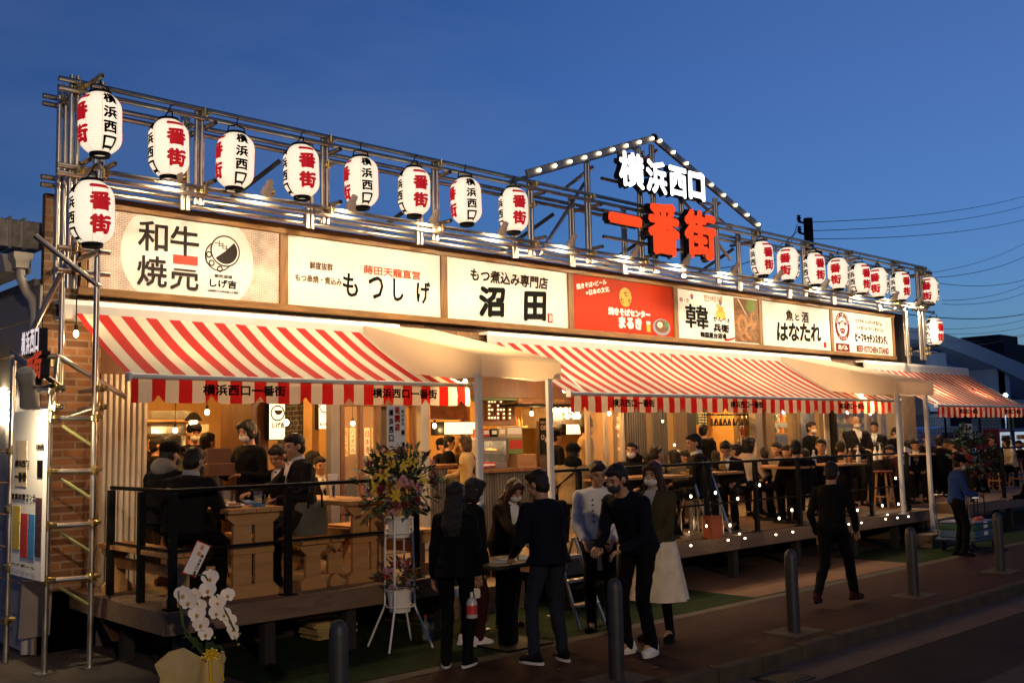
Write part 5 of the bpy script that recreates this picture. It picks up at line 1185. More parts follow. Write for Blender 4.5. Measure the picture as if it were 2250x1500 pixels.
b = MB(); b.box(a.x, c.x, 12.25, 12.55, c.z, a.z, .04); b.build('hood_body', m_wallk, t)
t = thing('noren_curtain', 'short pale cloth curtain hanging above the left kitchen', 'curtain', F(410, 940, 12.1)); b = MB(); a = F(410, 932, 12.1); c = F(460, 950, 12.1)
for k in range(12): b.box(a.x + (c.x - a.x) * k / 12, a.x + (c.x - a.x) * (k + .96) / 12, 12.1 + .01 * (k % 2), 12.108 + .01 * (k % 2), c.z, a.z)
b.build('cloth', mat('noren', (.6, .5, .36), .8), t)

# more bulbs hanging in the shops, and paper menus on the walls
for (px, py, Y, w, s_) in ((1338, 908, 10.6, 9, 'round bulb behind the glass doors'), (1456, 925, 9.3, 2, 'small bulb on the string beside the dark sheet door'), (1482, 977, 9.2, 1, 'small bulb low on the string before the beige column'), (1622, 893, 10.6, 9, 'round bulb above the coat hangers'), (1652, 897, 10.8, 6, 'round bulb right of the coat hangers'), (1722, 905, 11.2, 9, 'round bulb over the kitchen jars'), (1790, 902, 11.0, 8, 'round bulb over the masked staff'), (1862, 905, 11.0, 9, 'round bulb left of the bald man'), (1912, 908, 11.0, 7, 'round bulb over the dark suited man'), (955, 935, 10.8, 7, 'round bulb left of the glowing lamp box'), (1168, 908, 10.8, 12, 'bright bulb right of the marquee letters'), (862, 925, 10.9, 9, 'yellow bulb behind the name board'), (775, 930, 11.2, 6, 'yellow bulb behind the window frame'), (385, 945, 12.0, 8, 'bright kitchen bulb over the grey haired guest'), (455, 905, 11.6, 6, 'kitchen bulb beside the wooden partition')):
    p = F(px, py, Y); t = thing('pendant_bulb', s_, 'pendant bulb', p, 'bulbs hanging inside the shops'); rr = .03 if Y > 10 else .016
    b = MB(); b.ball(p, (rr, rr, rr * 1.25), 10, 7); b.build('bulb', bulb_m, t); b = MB(); b.tube(p + Vector((0, 0, rr)), p + Vector((0, 0, rr * 2.5)), rr * .6, 8); b.tube(p + Vector((0, 0, rr * 2)), (p.x, p.y, 3.0), .004, 5); b.build('cord', M_BLACK, t)
    point('bulb_light', p - Vector((0, .08, .06)), w, (1, .66, .26), .04, t)
def wall_menu(px0, px1, py0, py1, Y, words, label):
    a = F(px0, py0, Y); c = F(px1, py1, Y); t = thing('paper_menu', label, 'menu strips', ((a.x + c.x) / 2, Y, c.z)); n = len(words); w = (c.x - a.x) / n
    for k, s_ in enumerate(words):
        x_ = a.x + (k + .5) * w; z1_ = a.z; z0_ = c.z + .03 * (k % 3); q = MB(); q.box(x_ - w * .38, x_ + w * .38, Y - .004, Y, z0_, z1_); so = q.build('strip', M_PAPER if k % 4 else mat('strip_yellow', (.62, .48, .12), .7), t); q = MB(); h_ = (z1_ - z0_) / (len(s_) + .6); column(q, s_, (x_, Y - .004, (z0_ + z1_) / 2), h_ * .8, w * .5, h_, fat=.001); q.build('lettering', M_INK if k % 3 else M_REDINK, so, smooth=False)
wall_menu(330, 410, 958, 1000, 12.55, ['焼売', '枝豆', '冷奴', '串焼', '煮込', '唐揚'], 'paper menu strips on the back wall of the left kitchen')
wall_menu(750, 830, 940, 1000, 12.0, ['生ビール', 'ハイボール', '焼酎', '日本酒', '煮込み'], 'paper menu strips seen through the wooden window frames')
wall_menu(1545, 1650, 930, 975, 12.5, ['刺身', '焼魚', '天ぷら', '煮付', '味噌汁', 'ご飯', '漬物', '地酒'], 'paper menu strips behind the coat hangers')
wall_menu(1840, 1945, 940, 980, 11.95, ['牛タン', 'ハラミ', 'カルビ', 'ロース', 'ホルモン', 'レバー', 'サラダ'], 'paper menu strips on the wall behind the bald man')
wall_menu(1300, 1365, 915, 960, 12.5, ['韓国', '参鶏湯', 'チヂミ', '冷麺'], 'paper menu strips behind the glass doors')
# ================================================================ tables and benches
def trestle(x0, x1, y0, y1, h, label, group, seat=False, z=ZD):
    t = thing('wooden_bench' if seat else 'trestle_table', label, 'bench' if seat else 'table', ((x0 + x1) / 2, y0, z), group)
    b = MB(); n = 2 if seat else 4; w = (x1 - x0) / n
    for k in range(n): b.box(x0 + k * w + .003, x0 + (k + 1) * w - .003, y0, y1, z + h - .04, z + h, .004)
    b.build('bench_seat' if seat else 'table_top', M_TAN, t)
    cx = (x0 + x1) / 2
    for yy in (y0 + .05, y1 - .13):
        b = MB(); f = lambda u, v, w_: (cx + u, w_, z + v); hw = (x1 - x0) / 2 * .92
        b.prism([(-hw, h - .041), (-hw, h - .08), (-hw + .07, h - .14), (hw - .07, h - .14), (hw, h - .08), (hw, h - .041)], yy, yy + .05, f)
        b.prism([(-hw * (1. if not seat else .95), .001), (hw, .001), (hw, .06), (hw - .05, .11), (-hw + .05, .11), (-hw, .06)], yy, yy + .05, f)
        if seat: b.box(cx - .075, cx + .075, yy + .003, yy + .047, z + .11, z + h - .14, .004)
        else:
            for q in (-.10, .10): b.box(cx + q - .085, cx + q + .085, yy + .003, yy + .047, z + .11, z + h - .14, .004)
            b.box(cx - .19, cx + .19, yy - .006, yy + .056, z + .36, z + .41, .004)
        b.build('trestle_leg', M_TAN, t)
    b = MB(); b.box(cx - .02, cx + .02, y0 + .1, y1 - .13, z + h * .5, z + h * .5 + .09, .003); b.build('stretcher', M_TAN, t)
    return t
trestle(4.02, 4.54, 7.76, 9.3, .74, 'pale timber trestle table with beer mugs at the left end of the deck', 'pale trestle tables')
trestle(5.2, 5.72, 7.76, 9.3, .74, 'pale timber trestle table right of the left deck post, behind the flower stand', 'pale trestle tables')
trestle(3.50, 3.78, 7.76, 9.2, .43, 'pale timber bench under the two men at the left deck end', 'pale trestle benches', True)
trestle(4.72, 5.0, 7.76, 9.2, .43, 'pale timber bench under the two businessmen', 'pale trestle benches', True)
trestle(5.05, 5.18, 7.8, 9.2, .43, 'narrow pale bench between the businessmen and the empty table', 'pale trestle benches', True)
trestle(5.85, 6.2, 7.76, 9.2, .43, 'pale timber bench right of the empty trestle table', 'pale trestle benches', True)
def mug(x, y, z, label, amber=.6):
    t = thing('beer_mug', label, 'mug', (x, y, z), 'beer mugs on the left table')
    b = MB(); b.lathe([(.034, .0), (.036, .005), (.037, .125), (.033, .125), (.032, .012)], 14, (x, y, z), False); b.path([(x + .035, y, z + .10), (x + .07, y, z + .09), (x + .07, y, z + .04), (x + .035, y, z + .03)], .007, 6); b.build('glass', M_PANE, t)
    b = MB(); b.lathe([(.0, .01), (.031, .01), (.031, .125 * amber), (.0, .125 * amber)], 12, (x, y, z)); b.build('drink', cols[4], t)
zt = ZD + .74
mug(4.42, 8.0, zt, 'beer mug nearest the street on the left table', .5); mug(4.36, 8.45, zt, 'half full beer mug behind the nearest one', .35); mug(4.15, 8.7, zt, 'beer mug near the waitress end of the left table', .2)
def plate(x, y, z, label, col, r=.09):
    t = thing('plate', label, 'plate', (x, y, z), 'plates on the tables'); b = MB(); b.lathe([(.0, .004), (r * .6, .004), (r, .018), (r * .98, .022), (r * .58, .010), (0, .010)], 18, (x, y, z), False); b.build('dish', M_PAPER, t); b = MB()
    for k in range(7): b.ball((x + random.uniform(-.4, .4) * r, y + random.uniform(-.4, .4) * r, z + .02), r * .22, 7, 5)
    b.build('food', col, t)
for k, (x_, y_, s_) in enumerate(((4.2, 8.0, 'plate of fried food at the street end of the left table'), (4.3, 8.25, 'plate of small dishes in the middle of the left table'), (4.12, 8.4, 'plate before the man with the scarf'))): plate(x_, y_, zt, s_, cols[(k * 2) % 5])
b = MB()
for k in range(6): b.obox((4.36 + .03 * math.sin(k), 7.9 + .02 * k, zt + .01 + .006 * k), (.1, .08, .01), Matrix.Rotation(k * .7, 3, 'Z') @ Matrix.Rotation(.3 * math.sin(k), 3, 'X'))
one(b, 'blue_napkin', mat('blue_plastic', (.03, .16, .34), .4), 'crumpled blue wrapper on the left table', 'wrapper')
t = thing('chopstick_cup', 'clear cup with folded papers on the empty trestle table', 'cup', (5.5, 8.5, zt)); b = MB(); b.lathe([(.035, 0), (.045, .1)], 12, (5.5, 8.5, zt), False); b.build('cup', M_PANE, t); b = MB()
for k in range(5): b.obox((5.48 + k * .012, 8.5, zt + .12), (.02, .03, .22), Matrix.Rotation(.08 * (k - 2), 3, 'Y'))
b.build('folded_paper', M_PAPER, t)
t = thing('tote_bag', 'grey green shopping bag standing on the bench behind the businessman', 'bag', (5.1, 8.25, ZD + .43)); b = MB(); b.ring_loft([oval(Vector((5.1, 8.25, ZD + .432 + h)), .17 * k, .09 * k, Vector((1, 0, 0)), Vector((0, 1, 0)), 14) for h, k in ((0, 1), (.12, 1.08), (.26, .95), (.30, .8))]); b.build('bag_body', mat('bag_canvas', (.10, .095, .07), .8, var=.3), t); b = MB(); b.path([(5.02, 8.16, ZD + .68), (5.03, 8.14, ZD + .82), (5.15, 8.14, ZD + .82), (5.17, 8.16, ZD + .68)], .01, 6); b.build('handle', M_BLACK, t)
t = thing('backpack', 'dark backpack slumped against the left bench leg', 'backpack', (3.62, 8.1, ZD)); b = MB(); b.ball((3.63, 7.98, ZD + .2), (.15, .13, .2), 14, 10); b.ball((3.6, 7.97, ZD + .38), (.10, .09, .14), 12, 8); solid(b, .02, 'bag_body', C['black'], t, 3); b = MB(); b.path([(3.6, 7.95, ZD + .45), (3.55, 7.92, ZD + .56), (3.62, 7.92, ZD + .58), (3.66, 7.95, ZD + .45)], .012, 6); b.build('strap', C['black'], t)

# round and square tables with stools on the middle deck
def bar_table(x, y, w, h, label, z=ZD, m=M_TAN):
    t = thing('bar_table', label, 'table', (x, y, z), 'standing tables on the middle deck'); b = MB(); b.box(x - w / 2, x + w / 2, y - .3, y + .3, z + h - .03, z + h, .005); b.build('table_top', m, t)
    b = MB(); b.tube((x, y, z + .02), (x, y, z + h - .03), .03, 10); b.build('pedestal', M_BLACK, t); b = MB(); b.lathe([(0, 0), (.24, 0), (.24, .012), (.04, .03), (0, .03)], 20, (x, y, z + .001)); b.build('base', M_BLACK, t)
TB = [(9.3, 8.35, .7, .78, 'small table before the man in the black cap and sand jacket'), (10.15, 8.2, .6, .78, 'small table below the man with lowered mask'), (11.35, 8.25, .6, .78, 'small table between the standing suit and the bowed man'), (13.25, 8.6, .7, .80, 'table of the woman with white sleeves'), (12.95, 8.45 - .35, .5, .8, 'table before the broad black back'), (14.4, 8.1, .8, .80, 'table with bottles and glasses right of the walking man'), (15.2, 8.5, .8, .82, 'table with sauce bottles beside the canopy post'), (17.6, 8.6, 1.2, .86, 'long pale counter table beyond the right canopy')]
for q in TB: bar_table(*q)
def stool(x, y, label, metal=True, z=ZD, h=.45):
    t = thing('stool', label, 'stool', (x, y, z), 'stools on the decks'); b = MB()
    if metal:
        b.lathe([(0, h - .03), (.16, h - .03), (.16, h), (0, h)], 18, (x, y, z)); b.build('stool_seat', M_BLACK, t)
        for k in range(2): q = MB(); sx = .14 * (1 if k else -1); q.path([(x + sx, y - .14, z + .012), (x + sx, y - .13, z + h - .06), (x + sx * .8, y, z + h - .032), (x + sx, y + .13, z + h - .06), (x + sx, y + .14, z + .012)], .012, 8); q.build('leg', M_STEEL, t)
    else:
        b.lathe([(0, h - .04), (.15, h - .04), (.16, h - .02), (.15, h), (0, h)], 18, (x, y, z)); b.build('stool_seat', mat('stool_red', (.12, .02, .015), .5), t)
        for k in range(4): a = math.pi / 4 + k * math.pi / 2; q = MB(); q.tube((x + .17 * math.cos(a), y + .17 * math.sin(a), z + .002), (x + .11 * math.cos(a), y + .11 * math.sin(a), z + h - .035), .018, 8); q.build('leg', M_TAN, t)
        q = MB(); q.lathe([(.135, .18), (.155, .18), (.155, .205), (.135, .205)], 16, (x, y, z), False); q.build('foot_ring', M_TAN, t)
for k, (px, py, me, s) in enumerate(((1705, 1185, True, 'steel framed stool behind the railing left of the walking man'), (1640, 1180, True, 'steel framed stool behind the white bag at the railing'), (1530, 1170, True, 'steel framed stool under the standing man in the suit'), (1945, 1115, False, 'wooden stool near the left canopy post'), (2030, 1085, False, 'wooden stool left of the second canopy post'), (2062, 1082, False, 'wooden stool between canopy post and delivery man'), (2190, 1075, False, 'wooden stool at the far right deck'), (2235, 1070, False, 'wooden stool at the right picture edge'))):
    p = G(px, py, ZD); stool(p.x, max(p.y, YD + .35), s, me, h=.5 if me else .62)
# things standing on those tables
def bottle(x, y, z, label, m, h=.2, r=.03, capm=None, pump=False):
    t = thing('pump_bottle' if pump else 'bottle', label, 'bottle', (x, y, z), 'bottles on the tables'); b = MB(); b.lathe([(0, 0), (r, .0), (r, h * .6), (r * .4, h * .78), (r * .4, h * .9), (0, h * .9)], 12, (x, y, z)); b.build('bottle_body', m, t); b = MB(); b.tube((x, y, z + h * .9), (x, y, z + h), r * .45, 8)
    if pump: b.path([(x, y, z + h), (x, y, z + h * 1.15), (x - .05, y, z + h * 1.14)], .008, 6)
    b.build('bottle_top', capm or M_WHITE, t)
for (px, py, Y, m, pump, s) in ((1888, 1040, 8.1, M_PAPER, True, 'white pump bottle on the table right of the walking man'), (1925, 1030, 8.3, M_PAPER, False, 'tall white bottle near the canopy post'), (1936, 1030, 8.4, cols[2], True, 'white pump bottle near the canopy post'), (1790, 1040, 7.95, M_PAPER, False, 'white cup bottle on the table before the broad black back'), (2225, 1015, 8.3, M_PAPER, True, 'white sanitiser pump on the far right counter'), (1590, 1040, 8.2, cols[4], False, 'tall amber drink bottle before the bowed man'), (1870, 1043, 8.0, cols[0], False, 'brown sauce bottle beside the white pump bottle')):
    p = F(px, py, Y); bottle(p.x, Y, ZD + .802, s, m, .22, .035, None, pump)
def tumbler(x, y, z, label):
    t = thing('tumbler', label, 'glass', (x, y, z), 'drinking glasses on the tables'); b = MB(); b.lathe([(.03, 0), (.037, .12), (.034, .12), (.028, .01)], 12, (x, y, z), False); b.build('glass', M_PANE, t); b = MB(); b.lathe([(0, .01), (.028, .01), (.031, .07), (0, .07)], 12, (x, y, z)); b.build('drink', cols[4], t)
for k, (x, y, s) in enumerate(((9.4, 8.2, 'glass before the man with the black cap'), (10.1, 8.1, 'glass before the man with lowered mask'), (11.35, 8.1, 'glass before the bowed man'), (13.3, 8.45, 'glass before the woman with white sleeves'), (14.35, 7.95, 'glass on the table right of the walking man'), (15.1, 8.3, 'glass near the canopy post'))): tumbler(x, y, ZD + .79 + .02, s)
# bags and a folding sign standing on the deck
p = G(1582, 1183, ZD); t = thing('shopping_bag', 'bright orange bag on the deck behind the railing', 'bag', p); b = MB(); b.ring_loft([[(p.x + sx * .13 * k, p.y + .1 + sy * .07, p.z + h) for sx, sy in ((-1, -1), (1, -1), (1, 1), (-1, 1))] for h, k in ((.002, .85), (.16, .9), (.28, .75))]); b.build('bag_body', mat('orange_cloth', (.26, .05, .01), .7, var=.2), t); b = MB(); b.path([(p.x - .06, p.y + .1, p.z + .275), (p.x, p.y + .1, p.z + .36), (p.x + .06, p.y + .1, p.z + .275)], .008, 6); b.build('handle', M_BLACK, t)
t = thing('folding_easel', 'grey A-frame folding stand on the deck behind the orange bag', 'easel', (10.75, 8.0, ZD))
for sx in (0, .42):
    for sy, e in ((-.28, 0), (.28, 1)): b = MB(); b.obox((10.6 + sx, 8.05 + sy * .5, ZD + .42), (.03, .025, .86), Matrix.Rotation((.33 if e else -.33), 3, 'X')); b.build('leg', M_STEEL, t)
b = MB(); b.box(10.57, 11.05, 7.97, 8.12, ZD + .80, ZD + .84, .006); b.build('top_plate', M_COL if False else m_col, t)
p = G(1320, 1390, 0)
t = thing('step_ladder', 'small aluminium step ladder behind the cook in white', 'ladder', (7.35, 7.0, 0))
for sx in (0, .36):
    b = MB(); b.tube((7.1 + sx, 6.75, .005), (7.14 + sx * .8, 7.1, .82), .016, 8); b.build('rail', M_STEEL, t); b = MB(); b.tube((7.1 + sx, 7.45, .005), (7.14 + sx * .8, 7.12, .82), .014, 8); b.build('rail', M_STEEL, t)
for k in range(3): b = MB(); b.box(7.13 + .01 * k, 7.45 - .01 * k, 6.8 + .1 * k, 6.9 + .1 * k, .2 + .22 * k, .225 + .22 * k, .004); b.build('step', M_STEEL, t)

# ================================================================ bulb strings on the middle deck
t = thing('bulb_string', 'drooping cord of small warm bulbs along the middle railing', 'light string', (9, YD + .02, 1.2))
pts = [(1262, 1120), (1298, 1107), (1400, 1125), (1518, 1090), (1553, 1155), (1572, 1082), (1604, 1153), (1621, 1095), (1669, 1065), (1712, 1138), (1740, 1120), (1884, 1120), (1939, 1110), (1968, 1050), (1974, 1107)]
P3 = [F(a, c, YD + .04) for a, c in pts]
b = MB(); b.path([p + Vector((0, 0, .05 + .02 * (k % 2))) for k, p in enumerate(P3)], .0045, 5); b.build('cord', M_BLACK, t)
sb_m = glow('string_bulb', (1, .80, .48), 7)
for p in P3: b = MB(); b.ball(p, (.015, .015, .021), 8, 6); b.build('bulb', sb_m, t); b = MB(); b.tube(p + Vector((0, 0, .02)), p + Vector((0, 0, .05)), .012, 6); b.build('socket', M_BLACK, t)
t = thing('bulb_string', 'row of small warm lights lying along the middle deck edge', 'light string', (12, YD + .03, ZD))
dots = [(1440, 1208), (1518, 1198), (1600, 1186), (1637, 1182), (1705, 1174), (1742, 1168), (1800, 1160), (1865, 1151), (1893, 1148), (1946, 1140), (1972, 1137), (1996, 1134), (1516, 1168), (1625, 1172), (1950, 1130)]
for k, (a, c) in enumerate(dots):
    p = G(a, c, ZD + .015); b = MB(); b.ball(p, (.015, .015, .012), 8, 6); b.build('bulb', sb_m, t)
    point('deck_glow', p + Vector((0, .03, .07)), .55, (1, .70, .36), .03, t)
b = MB(); b.path([(8.0, YD + .05, ZD + .006), (16.2, YD + .05, ZD + .006)], .004, 5); b.build('cord', M_BLACK, t)

# ================================================================ street furniture
bproto = None
m_boll = mat('bollard_grey', (.03, .03, .032), .5, .0, var=.25, vscale=8)
for (x, y, s) in ((3.47, 5.3, 'grey bollard nearest the orchid, cut by the picture edge'), (5.86, 5.2, 'grey bollard in front of the leaning man in navy'), (8.33, 5.22, 'grey bollard left of the walking man'), (11.0, 5.36, 'scuffed grey bollard right of the walking man'), (13.52, 5.42, 'rightmost grey bollard before the delivery cart')):
    if bproto is None:
        bproto = thing('bollard', s, 'bollard', (0, 0, 0), 'grey bollards along the kerb'); b = MB(); b.lathe([(.059, .003), (.059, .66), (.055, .695), (.044, .722), (.025, .742), (0, .748)], 22); b.build('post', m_boll, bproto, w=False)
        b = MB(); b.box(-.24, .24, -.18, .18, .0, .007); b.build('footing', M_CONC, bproto, w=False); bproto.location = (x, y, 0)
    else: dup(bproto, (x, y, 0), random.uniform(-.1, .1), s)
# reception table
t = thing('reception_table', 'narrow black pedestal table with papers where the queue stands', 'table', (6.22, 6.78, 0))
b = MB(); b.box(5.85, 6.6, 6.5, 7.1, .70, .735, .006); b.build('table_top', mat('dark_table', (.03, .02, .015), .5), t); b = MB(); b.box(6.14, 6.3, 6.74, 6.84, .02, .70, .004); b.build('pedestal', M_BLACK, t); b = MB(); b.box(5.95, 6.5, 6.5, 7.06, .001, .02, .004); b.build('base_plate', M_BLACK, t)
b = MB()
for k in range(4): b.obox((6.05 + .16 * k, 6.7 + .05 * (k % 2), .739 + .001 * k), (.15, .21, .002), Matrix.Rotation(.3 * k - .4, 3, 'Z'))
one(b, 'name_list', mat('blue_paper', (.10, .16, .30), .6), 'bluish waiting list sheets on the reception table', 'papers')
bottle(5.95, 6.95, .736, 'clear pump bottle on the reception table', M_PANE, .2, .035, None, True)
t = thing('sanitiser_bottle', 'translucent sanitiser bottle with red label held by the long haired woman', 'bottle', F(1037, 1335, 6.3)); q = F(1037, 1356, 6.3)
b = MB(); b.lathe([(0, 0), (.045, 0), (.045, .12), (.03, .15), (.016, .155), (.016, .17), (0, .17)], 14, q); b.build('bottle_body', mat('milky_plastic', (.55, .52, .47), .3, var=0, trans=.2), t); b = MB(); b.tube(q + Vector((0, 0, .17)), q + Vector((0, 0, .20)), .012, 8); b.build('bottle_top', M_WHITE, t); b = MB(); b.lathe([(.0462, .03), (.0462, .10)], 14, q, False); b.build('face_label', mat('label_red', (.5, .04, .03), .5, var=0), t)
t = thing('white_box', 'small white box on a low stand behind the sanitiser bottle', 'box', F(1050, 1310, 6.9)); q = F(1048, 1302, 6.9); b = MB(); b.box(q.x - .08, q.x + .1, 6.9, 7.15, q.z - .05, q.z + .04, .01); b.build('box_body', M_PAPER, t); b = MB(); b.box(q.x - .02, q.x + .02, 7.0, 7.04, 0.0, q.z - .05); b.build('stand', M_BLACK, t)
# things left lying at the left
t = thing('white_sack', 'crumpled pale sack on the ground behind the scaffold foot', 'sack', (3.55, 10.0, 0)); b = MB(); b.ball((3.25, 9.4, .10), (.22, .16, .10), 14, 10); b.ball((3.5, 9.35, .08), (.2, .14, .08), 12, 8); b.ball((3.1, 9.35, .07), (.14, .1, .06), 10, 7); solid(b, .02, 'sack_body', mat('sack_cloth', (.46, .36, .25), .85, var=.2, bump=.4, bscale=60), t, 2, .05)
b = MB(); b.obox((3.95, 9.1, .22), (.9, .5, .03), Matrix.Rotation(.5, 3, 'X') @ Matrix.Rotation(.2, 3, 'Y')); one(b, 'plywood_sheet', m_ply, 'brown plywood sheet leaning under the left deck edge', 'plywood sheet')
b = MB(); b.obox((3.1, 9.52, .42), (.26, .02, .5), Matrix.Rotation(.12, 3, 'X')); one(b, 'notice_board', mat('grey_notice', (.3, .27, .24), .7), 'small grey notice panel at the foot of the brick wall', 'notice board')
b = MB()
for k in range(7): b.obox((5.35 + .02 * math.sin(k * 2), 8.35, .02 + .022 * k), (.42, .3, .02), Matrix.Rotation(.12 * math.sin(k), 3, 'Z'))
one(b, 'paper_sack_stack', mat('yellow_paper', (.42, .30, .12), .8, var=.2), 'pale yellow folded sacks stacked under the left deck', 'sacks')
for k, (px, py) in enumerate(((950, 1358), (962, 1362))): p = F(px, py, 7.4); bottle(p.x, 7.5, .006, ('small bottle with red cap standing under the deck', 'second small bottle standing beside the red capped one')[k], M_PANE, .22, .035, mat('cap_red', (.5, .03, .02), .5, var=0))

# ---- flower stands
m_pet = {k: mat('petal_' + k, v, .55, var=.25, vscale=30) for k, v in dict(yellow=(.68, .46, .03), red=(.16, .008, .018), pink=(.48, .22, .24), white=(.74, .68, .64), purple=(.20, .03, .12), lilac=(.36, .22, .34), crimson=(.42, .02, .03), orange=(.6, .2, .03)).items()}
m_leaf = mat('foliage_green', (.03, .065, .02), .6, var=.4, vscale=20)
def bloom_mesh(kind):
    b = MB()
    if kind == 'lily':
        for k in range(6):
            a = k * math.pi / 3; d = Vector((math.cos(a), math.sin(a), 0)); s_ = Vector((-math.sin(a), math.cos(a), 0)); zz = Vector((0, 0, 1))
            b.add([zz * 0, d * .03 + s_ * .014 + zz * .012, d * .055 + s_ * .010 + zz * .012, d * .075 + zz * -.002, d * .055 - s_ * .010 + zz * .012, d * .03 - s_ * .014 + zz * .012, d * .035 + zz * .004], [(0, 1, 6), (1, 2, 6), (2, 3, 6), (3, 4, 6), (4, 5, 6), (5, 0, 6)])
    elif kind == 'dahlia':
        for ring_, (n, r_, z_) in enumerate(((10, .05, 0), (9, .038, .012), (7, .025, .022), (4, .012, .028))):
            for k in range(n):
                a = 2 * math.pi * k / n + ring_ * .3; d = Vector((math.cos(a), math.sin(a), 0)); s_ = Vector((-math.sin(a), math.cos(a), 0)); zz = Vector((0, 0, 1))
                b.add([d * r_ * .2 + zz * z_, d * r_ * .65 + s_ * r_ * .28 + zz * (z_ + .012), d * r_ + zz * (z_ + .004), d * r_ * .65 - s_ * r_ * .28 + zz * (z_ + .012)], [(0, 1, 2, 3)])
    else:                                                    # spray of small florets
        for k in range(9):
            c = Vector((random.uniform(-.04, .04), random.uniform(-.04, .04), random.uniform(-.02, .03)))
            for q in range(5):
                a = q * 2 * math.pi / 5 + k; d = Vector((math.cos(a), math.sin(a), .25)); s_ = Vector((-math.sin(a), math.cos(a), 0))
                b.add([c, c + d * .012 + s_ * .008, c + d * .021, c + d * .012 - s_ * .008], [(0, 1, 2, 3)])
    me_ob = b.build('bloom', None, None, smooth=False); me = me_ob.data; bpy.data.objects.remove(me_ob); return me
BL = {k: bloom_mesh(k) for k in ('lily', 'dahlia', 'spray')}
_BM = {}
def bloom(parent, kind, colr, pos, nrm, sc_=1.0):
    k = (kind, colr)
    if k not in _BM: me = BL[kind].copy(); me.materials.append(m_pet[colr]); _BM[k] = me
    o = link('bloom', _BM[k], parent, pos - world_loc(parent)); q = Vector(nrm).to_track_quat('Z', 'Y').to_euler(); o.rotation_euler = q; o.scale = (sc_,) * 3; return o
def leafage(parent, c, r, n, size, m=None, squash=1.0, seed=1):
    rg_ = random.Random(seed); b = MB()
    for _ in range(n):
        a = rg_.uniform(0, 6.283); e = rg_.uniform(-.9, 1.2); d = Vector((math.cos(a) * math.cos(e), math.sin(a) * math.cos(e), math.sin(e) * squash)); p = c + d * r * rg_.uniform(.35, 1.05); s_ = d.cross(Vector((rg_.uniform(-1, 1), rg_.uniform(-1, 1), 1))).normalized(); L_ = size * rg_.uniform(.6, 1.4); w_ = s_ * L_ * .2; u_ = (d + Vector((rg_.uniform(-.6, .6), rg_.uniform(-.6, .6), rg_.uniform(-.3, .6)))).normalized()
        b.add([p, p + u_ * L_ * .5 + w_, p + u_ * L_, p + u_ * L_ * .5 - w_], [(0, 1, 2, 3)])
    return tag(b.build('leaves', m or m_leaf, parent, smooth=False), kind='stuff')
def bouquet(parent, c, r, n, palette, squash=1.0, seed=3, up_=.25, sc_=1.0):
    rg_ = random.Random(seed)
    for k in range(n):
        a = rg_.uniform(0, 6.283); e = math.asin(max(-.75, min(1, rg_.uniform(-.75, 1)))); d = Vector((math.cos(a) * math.cos(e), math.sin(a) * math.cos(e), math.sin(e))); p = c + Vector((d.x, d.y, d.z * squash)) * r * rg_.uniform(.72, 1.08)
        kind, colr = rg_.choice(palette); bloom(parent, kind, colr, p, d + Vector((0, -.5, up_)), sc_ * rg_.uniform(.75, 1.2))
cx, cy = 5.50, 7.42
t = FS = thing('flower_stand', 'tall white two-tier stand with yellow, pink and dark red opening flowers', 'flower stand', (cx, cy, 0))
b = MB()
for a in (.6, 2.2, 3.75, 5.3):
    d = Vector((math.cos(a), math.sin(a), 0)); o = Vector((cx, cy, 0)); b.path([o + d * .30 + Vector((0, 0, .006)), o + d * .14 + Vector((0, 0, .36)), o + d * .125 + Vector((0, 0, 1.13))], .0095, 8)
for z_ in (.36, .50, 1.0, 1.13): b.path([(cx + .125 * math.cos(k * math.pi / 10), cy + .125 * math.sin(k * math.pi / 10), z_) for k in range(21)], .006, 6)
b.build('stand_frame', M_WHITE, t)
for z_ in (.31, .96): b = MB(); b.lathe([(0, 0), (.092, 0), (.112, .17), (.12, .17), (.12, .18), (.105, .18), (.0, .165)], 22, (cx, cy, z_)); b.build('bucket', M_WHITE, t)
leafage(t, Vector((cx, cy, 1.42)), .33, 500, .10, squash=1.0); leafage(t, Vector((cx, cy, .62)), .17, 150, .07, seed=4)
pal = [('lily', 'yellow')] * 4 + [('dahlia', 'red')] * 6 + [('spray', 'pink')] * 3 + [('lily', 'pink')] + [('spray', 'white')] + [('spray', 'red')] * 4 + [('spray', 'yellow')]
bouquet(t, Vector((cx, cy, 1.42)), .33, 84, pal, 1.05, sc_=.92)
bouquet(t, Vector((cx, cy, .64)), .17, 22, [('dahlia', 'crimson'), ('lily', 'yellow'), ('spray', 'pink'), ('spray', 'lilac'), ('dahlia', 'pink')], .8, 9, sc_=.75)
t = thing('congratulation_board', 'tall white name board with red and black kanji behind the flowers', 'name board', (5.58, 7.62, 1.5))
xb0, xb1 = FX(851, 7.62), FX(892, 7.62); b = MB(); b.box(xb0, xb1, 7.62, 7.632, 1.45, 2.14, .003); b.build('board', M_PAPER, t); b = MB(); b.box(5.57, 5.6, 7.633, 7.65, .9, 2.0); b.build('stick', M_TAN, t)
wb = xb1 - xb0
b = MB(); column(b, '横浜西口一番街', (xb0 + wb * .2, 7.62, 1.84), .062, .05, .078, fat=.003); column(b, '山本宗一', (xb0 + wb * .53, 7.62, 1.64), .062, .05, .082, fat=.003); column(b, '横濱屋', (xb0 + wb * .82, 7.62, 1.78), .05, .042, .11, fat=.002); column(b, '株式会社', (xb0 + wb * .82, 7.62, 2.03), .03, .03, .038, fat=.001); b.build('black_lettering', M_INK, t, smooth=False)
b = MB(); column(b, '祝開店', (xb0 + wb * .53, 7.62, 2.02), .07, .058, .078, fat=.004); b.build('red_lettering', M_REDINK, t, smooth=False)
